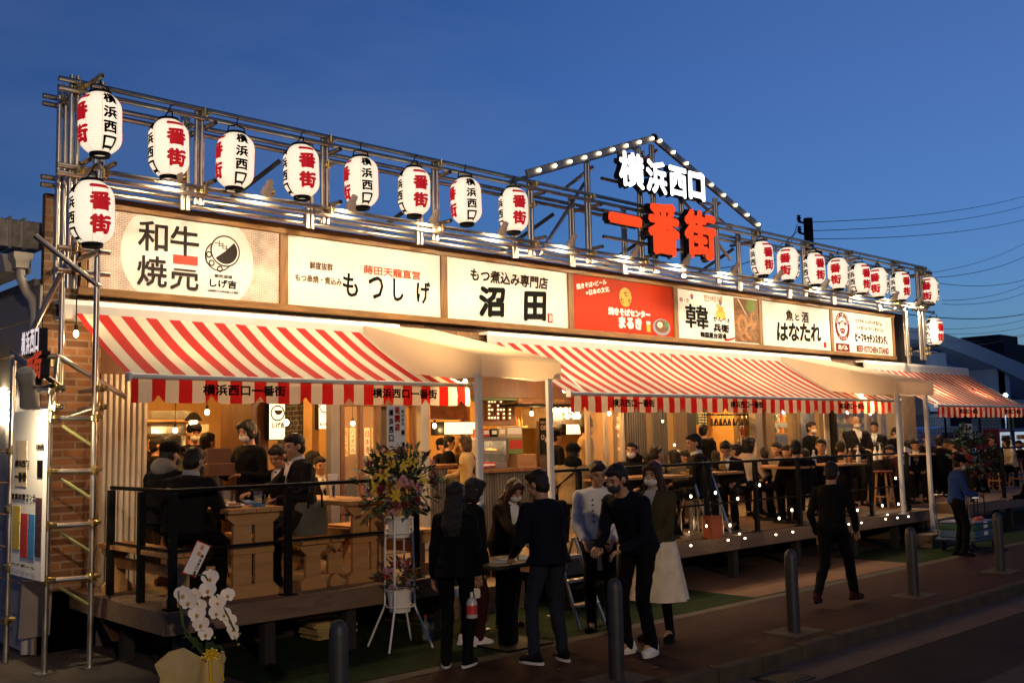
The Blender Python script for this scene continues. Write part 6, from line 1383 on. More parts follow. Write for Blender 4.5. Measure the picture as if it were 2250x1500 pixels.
# right flower stand
p = G(2150, 1160, 0); p = Vector((15.9 + .25, 7.15, 0)); t = thing('flower_stand', 'dark red flower stand with greenery behind the delivery man', 'flower stand', (17.2, 7.35, 0)); c0 = Vector((17.25, 7.35, 1.32)); c0 = Vector((F(2140, 1050, 7.35).x, 7.35, 1.3))
b = MB()
for a in (.6, 2.2, 3.75, 5.3): d = Vector((math.cos(a), math.sin(a), 0)); o = Vector((c0.x, c0.y, 0)); b.path([o + d * .30 + Vector((0, 0, .006)), o + d * .14 + Vector((0, 0, .36)), o + d * .125 + Vector((0, 0, 1.0))], .0095, 8)
b.build('stand_frame', M_BLACK, t); b = MB(); b.lathe([(0, 0), (.1, 0), (.125, .2), (0, .19)], 18, (c0.x, c0.y, .84)); b.build('bucket', M_BLACK, t)
leafage(t, c0 + Vector((0, 0, .05)), .34, 420, .11, mat('dark_foliage', (.015, .03, .012), .6, var=.4), 1.2, 6); bouquet(t, c0, .32, 40, [('dahlia', 'red'), ('dahlia', 'red'), ('spray', 'red'), ('spray', 'red')], 1.2, 5, sc_=1.0)
leafage(t, c0 + Vector((-.2, 0, .38)), .16, 50, .12, None, 1.3, 12)
t = thing('congratulation_card', 'white card with red and black writing on a stick above the dark flowers', 'card', F(2125, 965, 7.5)); a = F(2109, 931, 7.5); c = F(2138, 964, 7.5); b = MB(); b.box(a.x, c.x, 7.5, 7.51, c.z, a.z, .003); b.build('board', M_PAPER, t); b = MB(); b.box((a.x + c.x) / 2 - .012, (a.x + c.x) / 2 + .012, 7.511, 7.53, 1.2, a.z - .02); b.build('stick', M_TAN, t)
b = MB(); m_ = (a + c) / 2; put_text(b, '祝開店', m_ + Vector((0, 0, .10)), .12, .04, fat=.002); put_text(b, '大繁盛', m_ + Vector((0, 0, -.11)), .18, .055, fat=.004); b.build('red_lettering', M_REDINK, t, smooth=False); b = MB(); put_text(b, 'キリンビール株式会社', m_ + Vector((0, 0, .035)), .26, .04, fat=.002); put_text(b, '横浜支社 酒井二郎', m_ + Vector((0, 0, -.04)), .25, .04, fat=.002); b.build('black_lettering', M_INK, t, smooth=False)
# orchid
t = thing('potted_orchid', 'white moth orchid in yellow gift wrap with a ribbon before the left deck', 'orchid', (3.38, 6.8, 0)); oy = 6.8
O = lambda px, py, dy=0.0: F(px, py, oy + dy)
base = O(452, 1445); m_stem = mat('orchid_stem', (.05, .09, .02), .5)
st1 = [base, O(405, 1390), O(398, 1320), O(412, 1262), O(450, 1262), O(470, 1300), O(500, 1350), O(520, 1395)]; st2 = [base, O(400, 1370, -.05), O(392, 1300, -.05), O(405, 1285, -.05), O(425, 1310, -.06), O(450, 1360, -.06), O(462, 1400, -.05)]
for s_ in (st1, st2): b = MB(); b.path(s_, .006, 6); b.build('flower_stem', m_stem, t)
M_ORC = mat('orchid_petal', (.88, .80, .72), .5, var=.05)
b = MB()
for k in range(5):
    big = k in (1, 4); a = math.pi / 2 + k * 2 * math.pi / 5; d = Vector((math.cos(a), math.sin(a), 0)); s_ = Vector((-math.sin(a), math.cos(a), 0)); w_ = .034 if big else .019; L_ = .052 if big else .05; zo = Vector((0, 0, .004 if big else 0))
    rim = [d * L_ * (.5 - .5 * math.cos(q)) + s_ * w_ * math.sin(q) + Vector((0, 0, .008 * math.sin(q / 2) ** 2)) + zo for q in (2 * math.pi * j / 12 for j in range(12))]; b.add(rim + [d * L_ * .5 + zo + Vector((0, 0, .004))], [(j, (j + 1) % 12, 12) for j in range(12)])
om = b.build('bloom', M_ORC, None, smooth=True); ome = om.data; bpy.data.objects.remove(om)
b = MB(); b.ball((0, -.012, .012), (.011, .013, .012), 8, 6); lm = b.build('lip', mat('orchid_lip', (.5, .30, .04), .5, var=0), None); lme = lm.data; bpy.data.objects.remove(lm)
face = Vector((-.55, -.82, .05))
for (px, py, dy, sc_) in ((462, 1268, 0, 1.15), (457, 1294, -.03, 1.1), (478, 1322, .0, 1.1), (476, 1344, -.03, 1.0), (492, 1348, .02, .95), (505, 1362, .03, .9), (512, 1382, .02, .8), (500, 1306, .04, .95), (403, 1304, -.06, 1.15), (414, 1320, -.08, 1.1), (428, 1305, -.03, .9), (433, 1347, -.07, 1.1), (441, 1369, -.08, 1.05), (452, 1391, -.06, .95), (440, 1330, .02, .9), (515, 1395, .0, .6)):
    o = link('bloom', ome, t, O(px, py, dy) - world_loc(t)); o.rotation_euler = (face + Vector((random.uniform(-.25, .25), 0, random.uniform(-.2, .15)))).to_track_quat('Z', 'Y').to_euler(); o.scale = (sc_ * 1.06,) * 3
    l2 = link('lip', lme, o)
for (px, py) in ((472, 1400), (527, 1391), (520, 1403), (524, 1415)): b = MB(); b.ball(O(px, py, -.04), .009, 8, 6); b.build('bud', mat('bud', (.35, .28, .06), .5), t)
for k, (px, py) in enumerate(((398, 1400), (420, 1425), (470, 1420), (500, 1435))):
    p0 = O(450, 1446); p1 = O(px, py, .05 - .06 * k); md = (p0 + p1) / 2 + Vector((0, 0, .08)); s_ = Vector((.5, -.8, 0)).normalized() * .03; b = MB(); b.add([p0, md + s_, p1, md - s_, md + Vector((0, 0, -.01))], [(0, 1, 4), (1, 2, 4), (2, 3, 4), (3, 0, 4)]); b.build('leaf', m_leaf, t)
mw = mat('gift_wrap', (.50, .36, .13), .55, var=.12, vscale=10)
n = 28; rings = []
for (zz, rr, wob) in ((0, .085, .01), (.12, .10, .015), (.27, .105, .02), (.33, .085, .015)): rings.append([Vector((3.38 + rr * math.cos(a) * (1 + wob * 4 * math.sin(5 * a)), 6.8 + rr * math.sin(a) * (1 + wob * 4 * math.sin(5 * a)), zz)) for a in (2 * math.pi * k / n for k in range(n))])
b = MB(); b.ring_loft(rings, True); b.build('wrapped_pot', mw, t)
b = MB(); pl_ = [O(443, 1446, -.08), O(405, 1425, -.10), O(372, 1434, -.12), O(340, 1462, -.14), O(352, 1490, -.14), O(345, 1540, -.14), O(400, 1560, -.16), O(432, 1500, -.12)]; cpt = O(395, 1485, -.2); b.add(pl_ + [cpt], [(k, (k + 1) % 8, 8) for k in range(8)]); bk = [p + Vector((.02, .05, 0)) for p in pl_]; b.add(bk, [tuple(range(8))]); b.build('wrap_flare', mw, t)
b = MB(); pl_ = [O(470, 1446, .0), O(490, 1425, .05), O(497, 1445, .05), O(485, 1475, .0)]; b.add(pl_, [(0, 1, 2, 3)]); b.build('wrap_flare', mw, t)
mrb = mat('yellow_ribbon', (.72, .48, .02), .35, var=.1)
b = MB()
for k in range(9): a = k * .7; c = O(460, 1436, -.11); e = c + Vector((.055 * math.cos(a), -.02, .04 * math.sin(a))); b.path([c, (c + e) / 2 + Vector((0, -.02, .015)), e, (c + e) / 2 + Vector((0, .005, -.01)), c], .009, 5)
b.build('bow', mrb, t); b = MB(); b.path([O(462, 1450, -.115), O(464, 1500, -.12), O(463, 1560, -.12)], .012, 5); b.path([O(480, 1440, -.1), O(486, 1470, -.1), O(492, 1495, -.1)], .005, 5); b.build('ribbon_tail', mrb, t)
t = thing('gift_card', 'white card with red edge stuck among the white orchids', 'card', O(430, 1228, .02)); A4 = [O(434, 1186, .02), O(463, 1198, .02), O(430, 1268, .02), O(400, 1258, .02)]
b = MB(); b.add([p for p in A4] + [p + Vector((0, .006, 0)) for p in A4], [(0, 1, 2, 3), (7, 6, 5, 4), (0, 4, 5, 1), (1, 5, 6, 2), (2, 6, 7, 3), (3, 7, 4, 0)]); b.build('red_edge', mat('card_red', (.6, .05, .03), .6, var=0), t)
cc_ = sum(A4, Vector()) / 4; b = MB(); b.add([cc_ + (p - cc_) * .93 + Vector((0, -.0015, 0)) for p in A4], [(0, 1, 2, 3)]); b.build('card_face', M_PAPER, t)
ux_ = (A4[1] - A4[0]).normalized(); uz_ = (A4[0] - A4[3]).normalized(); b = MB()
for k, s_ in enumerate('横浜西口様'): put_text(b, s_, cc_ + uz_ * (.03 - .03 * k) + ux_ * .028, .02, .024, ux_, uz_, (0, -1, 0), .001, .004)
b.build('lettering', M_INK, t, smooth=False); b = MB(); put_text(b, '祝', cc_ + uz_ * .085, .035, .04, ux_, uz_, (0, -1, 0), .002, .004); put_text(b, '開店', cc_ + uz_ * .04, .03, .03, ux_, uz_, (0, -1, 0), .001, .004); b.build('red_lettering', mat('card_orange', (.7, .22, .04), .6, var=0), t, smooth=False)

# ================================================================ notice board, letters and flood lamps on the left side wall
xs = 2.86
SW = lambda px, py: (lambda w: Vector((xs, w[1] * xs / w[0], CAM_H + w[2] * xs / w[0])))(_ray(px, py))
c1, c2, c3, c4 = SW(31, 912), SW(99, 890), SW(96, 1297), SW(28, 1246)
y0, y1 = c2.y, c1.y; zt_, zb_ = (c1.z + c2.z) / 2, (c3.z + c4.z) / 2
t = thing('notice_board', 'tall white board of posters between the scaffold poles on the left side', 'notice board', (xs, (y0 + y1) / 2, zb_))
b = MB(); b.box(xs, xs + .03, y0, y1, zb_, zt_, .004); b.build('board', M_PAPER, t)
def poster(u0, u1, v0, v1, m, nm='poster'): b = MB(); b.box(xs - .006, xs - .001, y1 + (y0 - y1) * u1, y1 + (y0 - y1) * u0, zt_ + (zb_ - zt_) * v1, zt_ + (zb_ - zt_) * v0); return b.build(nm, m, t)
poster(.08, .3, .58, .84, mat('poster_yellow', (.6, .42, .04), .6)); poster(.34, .56, .62, .88, mat('poster_red', (.5, .04, .03), .6)); poster(.58, .78, .62, .88, mat('poster_blue', (.06, .25, .5), .6)); poster(.82, .98, .30, .40, M_INK); poster(.80, .98, .52, .86, mat('poster_dark', (.08, .03, .04), .6, var=.6, vscale=30)); poster(.12, .48, .18, .46, mat('poster_tan', (.6, .48, .33), .6, var=.2))
b = MB()
for (s_, u, v, w_, h_) in (('大衆酒場', .9, .22, .16, .05), ('横浜西口', .34, .32, .3, .06), ('一番街', .3, .4, .26, .08), ('営業時間', .25, .52, .3, .05), ('ハイボール', .45, .93, .5, .03), ('ランチ', .66, .52, .2, .05)): put_text(b, s_, Vector((xs, y1 + (y0 - y1) * u, zt_ + (zb_ - zt_) * v)), w_ * 2 * .6, h_, (0, -1, 0), (0, 0, 1), (-1, 0, 0), .003, .008)
b.build('lettering', M_BROWNINK, t, smooth=False)
xs2 = 2.80; SL = lambda px, py: (lambda w: Vector((xs2, w[1] * xs2 / w[0], CAM_H + w[2] * xs2 / w[0])))(_ray(px, py))
t = thing('letter_sign', 'small white and red kanji sign fixed to the grey side wall', 'sign', SL(66, 760)); b = MB(); b.side = MB(); a = SL(47, 757); c = SL(86, 745)
for k, s_ in enumerate('横浜西口'): f_ = (k + .5) / 4; p = a + (c - a) * f_; put_text(b, s_, Vector((xs2, p.y, a.z + (c.z - a.z) * f_)), abs(c.y - a.y) / 4 * .9, .2, (0, -1, 0), (0, 0, 1), (-1, 0, 0), .008, 0, depth=.07)
b.build('white_letter_face', glow('small_letter_white', (1, .85, .85), .8), t, smooth=False); b.side.build('letter_side', m_side, t, smooth=False)
b = MB(); b.side = MB()
for s_, px, py in (('一', 50, 832), ('番', 66, 815), ('街', 82, 800)): p = SL(px, py); put_text(b, s_, p, .2, .24 if s_ != '一' else .06, (0, -1, 0), (0, 0, 1), (-1, 0, 0), .012, 0, depth=.07)
b.build('red_letter_face', glow('small_letter_red', (1, .10, .02), .35), t, smooth=False); b.side.build('letter_side', m_side, t, smooth=False)
for k, (px, py) in enumerate(((8, 868), (6, 912))):
    p = F(px, py, 10.6); t = thing('flood_lamp', ('upper dazzling flood lamp on the far left pole', 'lower dazzling flood lamp on the far left pole')[k], 'flood lamp', p, 'flood lamps at the left notice board')
    ax = Vector((-.35, -.85, -.35)).normalized(); rot = ax.to_track_quat('Z', 'Y').to_matrix(); b = MB(); b.lathe([(.03, -.14), (.05, -.1), (.06, -.02), (.085, .05), (.08, .05), (.06, .0)], 16, cap=False); b.v = [tuple(p + rot @ Vector(q)) for q in b.v]; b.build('lamp_head', m_fl, t)
    b = MB(); b.ball(p + ax * .03, .085, 14, 8); b.build('lens', glow('dazzle_lens', (1, .80, .50), 22), t); b = MB(); b.tube(p, (PA.x, PA.y, p.z), .014, 8); b.build('bracket', M_STEEL, t)
    spot('flood_light', p + ax * .1, p + ax * .1 + Vector((.6, -1.3, -.75)), 45, R(120), 1, WARM, .06, t)
p = F(60, 850, 8.35); t = thing('flood_lamp', 'round flood lamp head with added light seen from behind above the notice board', 'flood lamp', p, 'flood lamps at the left notice board'); ax = Vector((.28, .45, -.85)).normalized(); rot = ax.to_track_quat('Z', 'Y').to_matrix()
b = MB(); b.lathe([(0, -.16), (.06, -.15), (.075, -.10), (.06, -.05), (.06, .03), (.075, .16), (.07, .16), (.05, .05)], 18, cap=False); b.v = [tuple(p + rot @ Vector(q)) for q in b.v]; b.build('lamp_head', mat('grey_housing', (.35, .32, .27), .5), t); b = MB(); b.path([p + Vector((.02, -.02, 0)), p + Vector((.12, -.2, .0)), Vector((PB.x, PB.y, p.z - .02))], .02, 8); b.build('bracket', M_STEEL, t); b = MB(); b.ball(p + ax * .12, .05, 10, 6); b.build('lens', glow('dazzle_lens', (1, .80, .50), 22), t)
spot('flood_light', p + ax * .17, Vector((2.86, 9.5, .9)), 95, R(150), 1, WARM, .05, t)  # this spot and the glowing lens are added to brighten the notice board

# ================================================================ background: bridge, houses, pole, wires, fence, cars
M_BRDG = mat('bridge_steel', (.34, .42, .54), .6, var=.1, vscale=.3); M_SIL = mat('dark_house', (.035, .033, .042), .9, var=.2, vscale=.4)
YW = 34.0
t = thing('arch_bridge', 'big grey blue steel arch bridge far behind the right end', 'bridge', F(2100, 800, YW))
def strip(up_, lo_, y0_, y1_, m, nm):
    b = MB(); U = [F(a, c, YW) for a, c in up_]; L_ = [F(a, c, YW) for a, c in lo_]
    rings = [[U[k] + Vector((0, y0_, 0)), U[k] + Vector((0, y1_, 0)), L_[k] + Vector((0, y1_, 0)), L_[k] + Vector((0, y0_, 0))] for k in range(len(U))]; b.ring_loft(rings); return b.build(nm, m, t, sharp=.4)
strip([(1930, 706), (1985, 718), (2060, 728), (2130, 750), (2190, 775), (2250, 800), (2330, 838)], [(1930, 738), (1985, 742), (2060, 756), (2120, 778), (2180, 802), (2250, 836), (2330, 880)], 0, 3, M_BRDG, 'arch_rib')
strip([(2075, 742), (2130, 745), (2190, 758), (2250, 778), (2330, 806)], [(2075, 752), (2130, 758), (2190, 775), (2250, 800), (2330, 838)], 6, 8, M_BRDG, 'arch_rib')
strip([(1900, 868), (2250, 880), (2400, 886)], [(1900, 900), (2250, 912), (2400, 918)], -1, 9, M_BRDG, 'bridge_deck')
for a, w in ((2052, 16), (2070, 15), (2196, 24), (2192, 18)):
    p0 = F(a, 745, YW); p1 = F(a + w, 745, YW); b = MB(); b.box(p0.x, p1.x, YW + .3, YW + 2.6, -.5, p0.z - (2.2 if a > 2100 else 1.0)); b.build('bridge_column', M_BRDG, t)
for (a, c, w, h_, Y, s_) in ((1960, 745, 100, 180, 26, 'grey concrete building directly behind the right scaffold end'),):
    p = F(a, c, Y); q = F(2032, c, Y); t = thing('grey_building', s_, 'building', p); b = MB(); b.box(p.x, q.x, Y, Y + 6, -.2, F(2000, 780, Y).z, .05); b.build('wall', mat('concrete_wall', (.34, .29, .25), .8), t); b = MB(); b.box(p.x, q.x, Y - .05, Y, F(2000, 912, Y).z, F(2000, 895, Y).z); b.build('wall_band', mat('tan_band', (.42, .33, .24), .8), t)
for k, (x0_, yt, x1_, s_) in enumerate(((2088, 775, 2140, 'tall dark block of flats seen below the bridge arch'), (2140, 815, 2165, 'lower dark house right of the tall block'), (2163, 823, 2200, 'dark stepped house beside the bridge column'), (2030, 818, 2090, 'dark low house left of the tall block'), (2205, 752, 2290, 'dark flat roofed block above the bridge at the right edge'))):
    Y = 60 + k * 3; a = F(x0_, yt, Y); c = F(x1_, yt, Y); t = thing('distant_block', s_, 'building', (a.x, Y, 0), 'dark buildings beyond the bridge'); b = MB(); b.box(a.x, c.x, Y, Y + 14, -1, a.z, .1); b.build('wall', M_SIL, t); b = MB(); b.box(a.x + 1, (a.x + c.x) / 2, Y + 1, Y + 8, a.z, a.z + 1.6); b.build('roof_hut', M_SIL, t)
    for j in range(4): b = MB(); x_ = a.x + (c.x - a.x) * (.15 + .2 * j); z_ = a.z * (.75 - .1 * (j % 2)); b.box(x_, x_ + .9, Y - .08, Y, z_, z_ + 1.3); b.build('window', mat('dim_window', (.05, .05, .06), .2, var=0), t)
# utility pole and wires
YU = 14.0; pt = F(1775, 480, YU); t = thing('utility_pole', 'dark utility pole with insulators behind the right lantern row', 'utility pole', (pt.x, YU, 0)); b = MB(); b.tube((pt.x, YU, -.02), (pt.x, YU, pt.z), .16, 14, .12); b.build('pole', M_BLACK, t)
for zz in (.15, .45): b = MB(); b.tube((pt.x - .45, YU, pt.z - zz), (pt.x + .05, YU, pt.z - zz), .03, 8); b.build('crossarm', M_BLACK, t); b = MB(); b.lathe([(.0, 0), (.06, .02), (.03, .06), (.07, .09), (.03, .13), (.06, .16), (0, .19)], 10, (pt.x - .45, YU, pt.z - zz)); b.build('insulator', M_BLACK, t)
b = MB(); b.box(pt.x - .16, pt.x + .16, YU - .3, YU - .12, pt.z - 1.4, pt.z - .9, .03); b.build('transformer_box', M_BLACK, t)
def wire(a, c, label, Ya=YU, Yc=18.0, sag=.25, r=.010):
    p = F(*a, Ya); q = F(*c, Yc); b = MB(); b.path([p + (q - p) * (k / 14) - Vector((0, 0, sag * 4 * (k / 14) * (1 - k / 14))) for k in range(15)], r, 5)
    one(b, 'power_line', M_BLACK, label, 'wire', 'power lines at the right')
for i, (a, c) in enumerate((((1785, 488), (2262, 428)), ((1785, 507), (2262, 450)), ((1785, 525), (2262, 480)))): wire(a, c, ('topmost power line running right from the pole', 'second power line running right from the pole', 'third power line running right from the pole')[i])
for i, (a, c) in enumerate((((1700, 570), (1752, 492)), ((1560, 590), (1752, 508)))): wire(a, c, ('short cable dropping left from the pole behind the lanterns', 'lower cable dropping left behind the red letters')[i], YU, YU)
for i, (a, c, r_) in enumerate((((2040, 600), (2260, 530), .012), ((2050, 610), (2260, 560), .016), ((2060, 622), (2260, 612), .016), ((2070, 660), (2260, 622), .014), ((2070, 668), (2260, 640), .014), ((1990, 690), (2260, 688), .026), ((1990, 720), (2260, 700), .012), ((1990, 728), (2260, 716), .012), ((1990, 745), (2260, 732), .012), ((1990, 760), (2260, 735), .01))):
    wire(a, c, ('thin cable rising right above the upper end lantern', 'second thin cable rising right of the end lantern', 'level cable right of the upper end lantern', 'thin cable right of the end lantern middle', 'lower thin cable right of the end lantern', 'thick black cable between the two end lanterns', 'thin wire just above the arch bridge', 'second thin wire above the arch bridge', 'thin wire crossing the arch bridge top', 'lowest thin wire crossing the bridge')[i], 22, 26, .3, r_)
# fence, vans, vending machines, street lamp
YG = 13.5; t = thing('mesh_fence', 'dark wire mesh fence around the yard behind the right deck', 'fence', (21, YG, 0)); b = MB(); x_ = 20.3
while x_ < 40: b.tube((x_, YG, 0), (x_, YG, 2.2), .006, 4); x_ += .11
for k in range(20): b.tube((20.3, YG, .1 + k * .11), (40, YG, .1 + k * .11), .005, 4)
b.build('wire_mesh', M_BLACK, t)
for k in range(8): b = MB(); b.tube((20.4 + k * 2.5, YG + .03, 0), (20.4 + k * 2.5, YG + .03, 2.3), .03, 8); b.build('post', M_BLACK, t)
def van(x, y, label, col, L_=4.4):
    t = thing('parked_van', label, 'van', (x, y, 0), 'vans parked behind the fence'); b = MB()
    prof = [(0, .35), (0, 1.15), (.15, 1.85), (.5, 1.95), (L_ - 1.3, 1.95), (L_ - .55, 1.2), (L_, 1.05), (L_, .35)]
    b.prism(prof, y, y + 1.7, lambda u, v, w_: (x + u, w_, v)); b.build('body', col, t, sharp=.3)
    for (u0, u1) in ((.4, 1.3), (1.4, 2.3), (2.4, L_ - 1.45)): b = MB(); b.box(x + u0, x + u1, y - .012, y, 1.2, 1.75); b.build('window', mat('van_glass', (.02, .025, .03), .1, var=0), t)
    for u in (.8, L_ - .85):
        w_ = MB(); w_.lathe([(0, -.1), (.31, -.1), (.33, -.05), (.33, .05), (.31, .1), (0, .1)], 18); w_.v = [(x + u + p[0], y + .05 + p[2], .33 + p[1]) for p in w_.v]; wo = w_.build('wheel', M_BLACK, t); h_ = MB(); h_.lathe([(0, -.01), (.18, -.01), (.18, .01), (0, .01)], 14); h_.v = [(x + u + p[0], y - .06 + p[2], .33 + p[1]) for p in h_.v]; h_.build('rim', M_STEEL, wo)
    b = MB(); b.box(x - .015, x, y + .1, y + .35, .9, 1.15); b.build('tail_lamp', mat('lamp_red', (.3, .02, .02), .3, var=0), t)
mvan = mat('van_white', (.55, .57, .62), .3, var=.03, coat=.5)
van(21.5, 15, 'white van behind the fence left of the white card', mvan); van(27.2, 15.2, 'white van behind the fence in the middle', mvan); van(33, 15, 'second white van further right behind the fence', mvan)
for k, (px, s_) in enumerate(((2195, 'brightly lit vending machine behind the man in the dark jacket'), (2228, 'lit vending machine beside the seated woman at the right'))):
    Y = 12.9; a = F(px, 957, Y); c = F(px + 26, 957, Y); t = thing('vending_machine', s_, 'vending machine', (a.x, Y, 0), 'vending machines by the fence'); b = MB(); b.box(a.x, c.x, Y, Y + .5, 0, 1.83, .02); b.build('case', mat('machine_red', (.30, .02, .03), .4) if k == 0 else mat('machine_blue', (.03, .06, .22), .4), t); b = MB(); b.box(a.x + .08, c.x - .08, Y - .012, Y, .95, 1.72); b.build('lit_display', glow('machine_light', (.75, .9, 1), .45), t)
    for r_ in range(3):
        for j in range(6): q = MB(); q.lathe([(.0, 0), (.035, 0), (.035, .14), (0, .15)], 8, (a.x + .15 + j * (c.x - a.x - .3) / 5, Y - .04, 1.0 + r_ * .24)); q.build('can', cols[(j + r_) % 5], t)
YL = 26; p = F(2209, 868, YL); t = thing('street_lamp', 'white glaring lamp in front of the bridge column', 'street lamp', (p.x, YL, 0)); b = MB(); b.tube((p.x, YL + .1, 0), (p.x, YL + .1, p.z + .1), .06, 8); b.build('pole', M_BRDG, t); b = MB(); b.ball(p, .13, 12, 8); b.build('lamp_globe', glow('lamp_cold', (.85, 1, .8), 12), t); point('lamp_light', p + Vector((0, -.4, -.1)), 1200, (.72, .86, 1), .2, t)
YN = 18; p = F(2216, 915, YN); t = thing('yellow_banner', 'yellow vertical banner behind the fence at the right', 'banner', (p.x, YN, 0)); b = MB(); b.box(p.x, p.x + .55, YN, YN + .02, 1.3, 2.9); b.build('cloth', mat('banner_yellow', (.55, .50, .03), .7), t); b = MB(); b.tube((p.x - .03, YN, 0), (p.x - .03, YN, 3), .02, 6); b.build('pole', M_WHITE, t)
p = F(1988, 790, 20.3); 
# delivery cart
ct = G(2195, 1232, 0); ct = Vector((15.7, 6.75, 0)); t = thing('delivery_cart', 'platform cart stacked with green and blue crates by the rightmost bollard', 'cart', ct); b = MB(); b.box(ct.x - .45, ct.x + .55, ct.y - .3, ct.y + .3, .16, .2, .01); b.build('platform', mat('cart_blue', (.03, .05, .10), .5), t)
for sx in (-.35, .45):
    for sy in (-.22, .22): w_ = MB(); w_.lathe([(0, -.02), (.065, -.02), (.065, .02), (0, .02)], 12); w_.v = [(ct.x + sx + p_[0], ct.y + sy + p_[2], .072 + p_[1]) for p_ in w_.v]; w_.build('wheel', M_BLACK, t)
b = MB(); b.path([(ct.x - .43, ct.y - .25, .2), (ct.x - .5, ct.y - .25, .85), (ct.x - .5, ct.y + .25, .85), (ct.x - .43, ct.y + .25, .2)], .014, 8); b.build('handle', M_STEEL, t)
for k, (cm, s_) in enumerate(((mat('crate_lightblue', (.05, .10, .17), .5), 'pale blue folding crate at the bottom of the cart stack'), (mat('crate_green', (.015, .07, .03), .5), 'green folding crate in the middle of the cart stack'), (mat('crate_purple', (.03, .03, .12), .5), 'violet crate lid on top of the cart stack'))):
    h_ = (.11, .09, .03)[k]; z_ = .201 + (0, .112, .204)[k]; t2 = thing('plastic_crate', s_, 'crate', (ct.x, ct.y, z_), 'crates on the delivery cart'); b = MB(); b.box(ct.x - .36, ct.x + .5, ct.y - .27, ct.y + .27, z_, z_ + h_, .012); b.build('crate_body', cm, t2)
    b = MB(); b.box(ct.x - .05, ct.x + .08, ct.y - .276, ct.y - .27, z_ + h_ * .3, z_ + h_ * .8); b.build('face_label', M_PAPER, t2)
p = F(2152, 1146, 6.6); t = thing('orange_bag', 'flat orange pad hung on the cart handle', 'bag', p); b = MB(); b.box(p.x - .13, p.x + .13, 6.58, 6.64, p.z - .08, p.z + .08, .02); b.build('pad', mat('pad_orange', (.62, .10, .015), .5), t); b = MB(); b.path([p + Vector((0, 0, -.08)), p + Vector((.02, .02, -.2)), p + Vector((.06, .03, -.3))], .01, 6); b.build('strap', M_PAPER, t)

# ================================================================ the people
def kfac(lean, turn1):
    l = R(lean); hp = R(lean * .5 + turn1); hz = (.942 - .10 * (1 - math.cos(l))); up = .315 * math.cos(l * .8) + .155 * math.cos(l * 1.25) + .052 * math.cos((l * 1.25 + hp) / 2) + .22 * math.cos(hp)
    fy = -.10 * math.sin(l) + .315 * math.sin(l * .8) + .155 * math.sin(l * 1.25) + .052 * math.sin((l * 1.25 + hp) / 2) + .2 * math.sin(hp) + .02
    return hz, up, fy
def ppl(label, px, py, Y, face, z=ZD, pose='sit', lean=None, turn=(0, 0), **kw):
    """a person whose head top shows at px, py, standing or sitting at depth Y"""
    if lean is None: lean = 8 if pose == 'sit' else 3
    top_ = F(px, py, Y); hz, up_, fy = kfac(lean, turn[1]); fv = Vector((*face, 0)).normalized()
    if pose == 'stand': s = (top_.z - z) / (hz + up_); fy_ = fy * s
    else:
        s = kw.pop('s', .92); seat = top_.z - z - (.10 + up_) * s
        if seat < .36: s = (top_.z - z - .36) / (.10 + up_); seat = .36
        kw['seat'] = min(seat, .66); fy_ = (fy + .10 * math.sin(R(lean))) * s
        if seat > .66: s = (top_.z - z - .66) / (.10 + up_)
    return person(label, top_.x - fv.x * fy_, Y - fv.y * fy_, face, z=z, H=1.7 * s, pose=pose, lean=lean, turn=turn, **kw)
S_ = dict(top='suit', bottom='suit', shirt='white', tie='black')
# on the pavement
person('long haired woman in black seen from behind beside the flower stand', 5.34, 6.45, (.75, .55), H=1.5, sex='f', hair='long', top='black', bottom='black', shoe='black_white', lean=3, detail=2, rh=(.04, .10, -.50), coat=.12)
person('dark haired masked woman standing behind the long haired woman', 5.98, 7.02, (.95, -.1), H=1.5, sex='f', hair='bob', mask='white', top='black', bottom='wine', shoe='white', turn=(10, 12), detail=2, coat=.25)
person('masked woman with parted hair bending over the reception table', 6.77, 7.42, (-.15, -1), H=1.52, sex='f', hair='long', hcol=H_BROWN, mask='white', top='brown', bottom='black', lean=26, turn=(5, 12), shirt='white', rh=(-.10, .40, -.36), lh=(-.06, .36, -.38), detail=2)
person('man in navy blazer and blue jeans seen from behind at the table', 5.93, 5.98, (.10, 1), H=1.59, top='navy', bottom='denim', shoe='black_white', lean=9, turn=(-20, 12), rh=(-.02, .28, -.40), lh=(-.04, .26, -.40), detail=2, bulk=1.12, coat=.08, feet=((.16, .0), (-.12, .06)))
person('cook in white double breasted jacket facing the street', 7.24, 6.6, (-.75, -.65), H=1.62, top='white', bottom='charcoal', lean=5, turn=(-15, 14), coat=.06, detail=2, bulk=1.04, buttons=True, rh=(-.05, .22, -.42), lh=(-.05, .2, -.42))
person('man in dark navy sweater leaning left with white sneakers and dark mask', 6.66, 5.66, (-1, .0), H=1.68, top='navy', bottom='black', shoe='white', mask='dark', lean=27, turn=(0, 4), rh=(-.08, .26, -.36), lh=(-.08, .20, -.38), detail=2, bulk=1.08, feet=((.10, .02), (-.10, -.06)))
person('masked woman in olive parka and long cream skirt', 7.24, 5.9, (-1, -.25), H=1.61, sex='f', hair='long', hcol=H_BROWN, mask='white', top='olive', bottom='skirt', skirt=.36, coat=.24, lean=2, turn=(0, 4), shirt='lightgrey', rh=(-.10, .24, -.42), lh=(-.10, .24, -.42), detail=2, bulk=1.05)
person('man in black walking away to the right along the pavement', 9.80, 5.62, (.97, .12), H=1.53, top='black', bottom='black', shoe='wine', lean=5, turn=(-12, 8), detail=2, bulk=.92, feet=((.09, .34), (-.10, -.30, .07)), rh=(.04, .16, -.45), lh=(.05, .04, -.50))
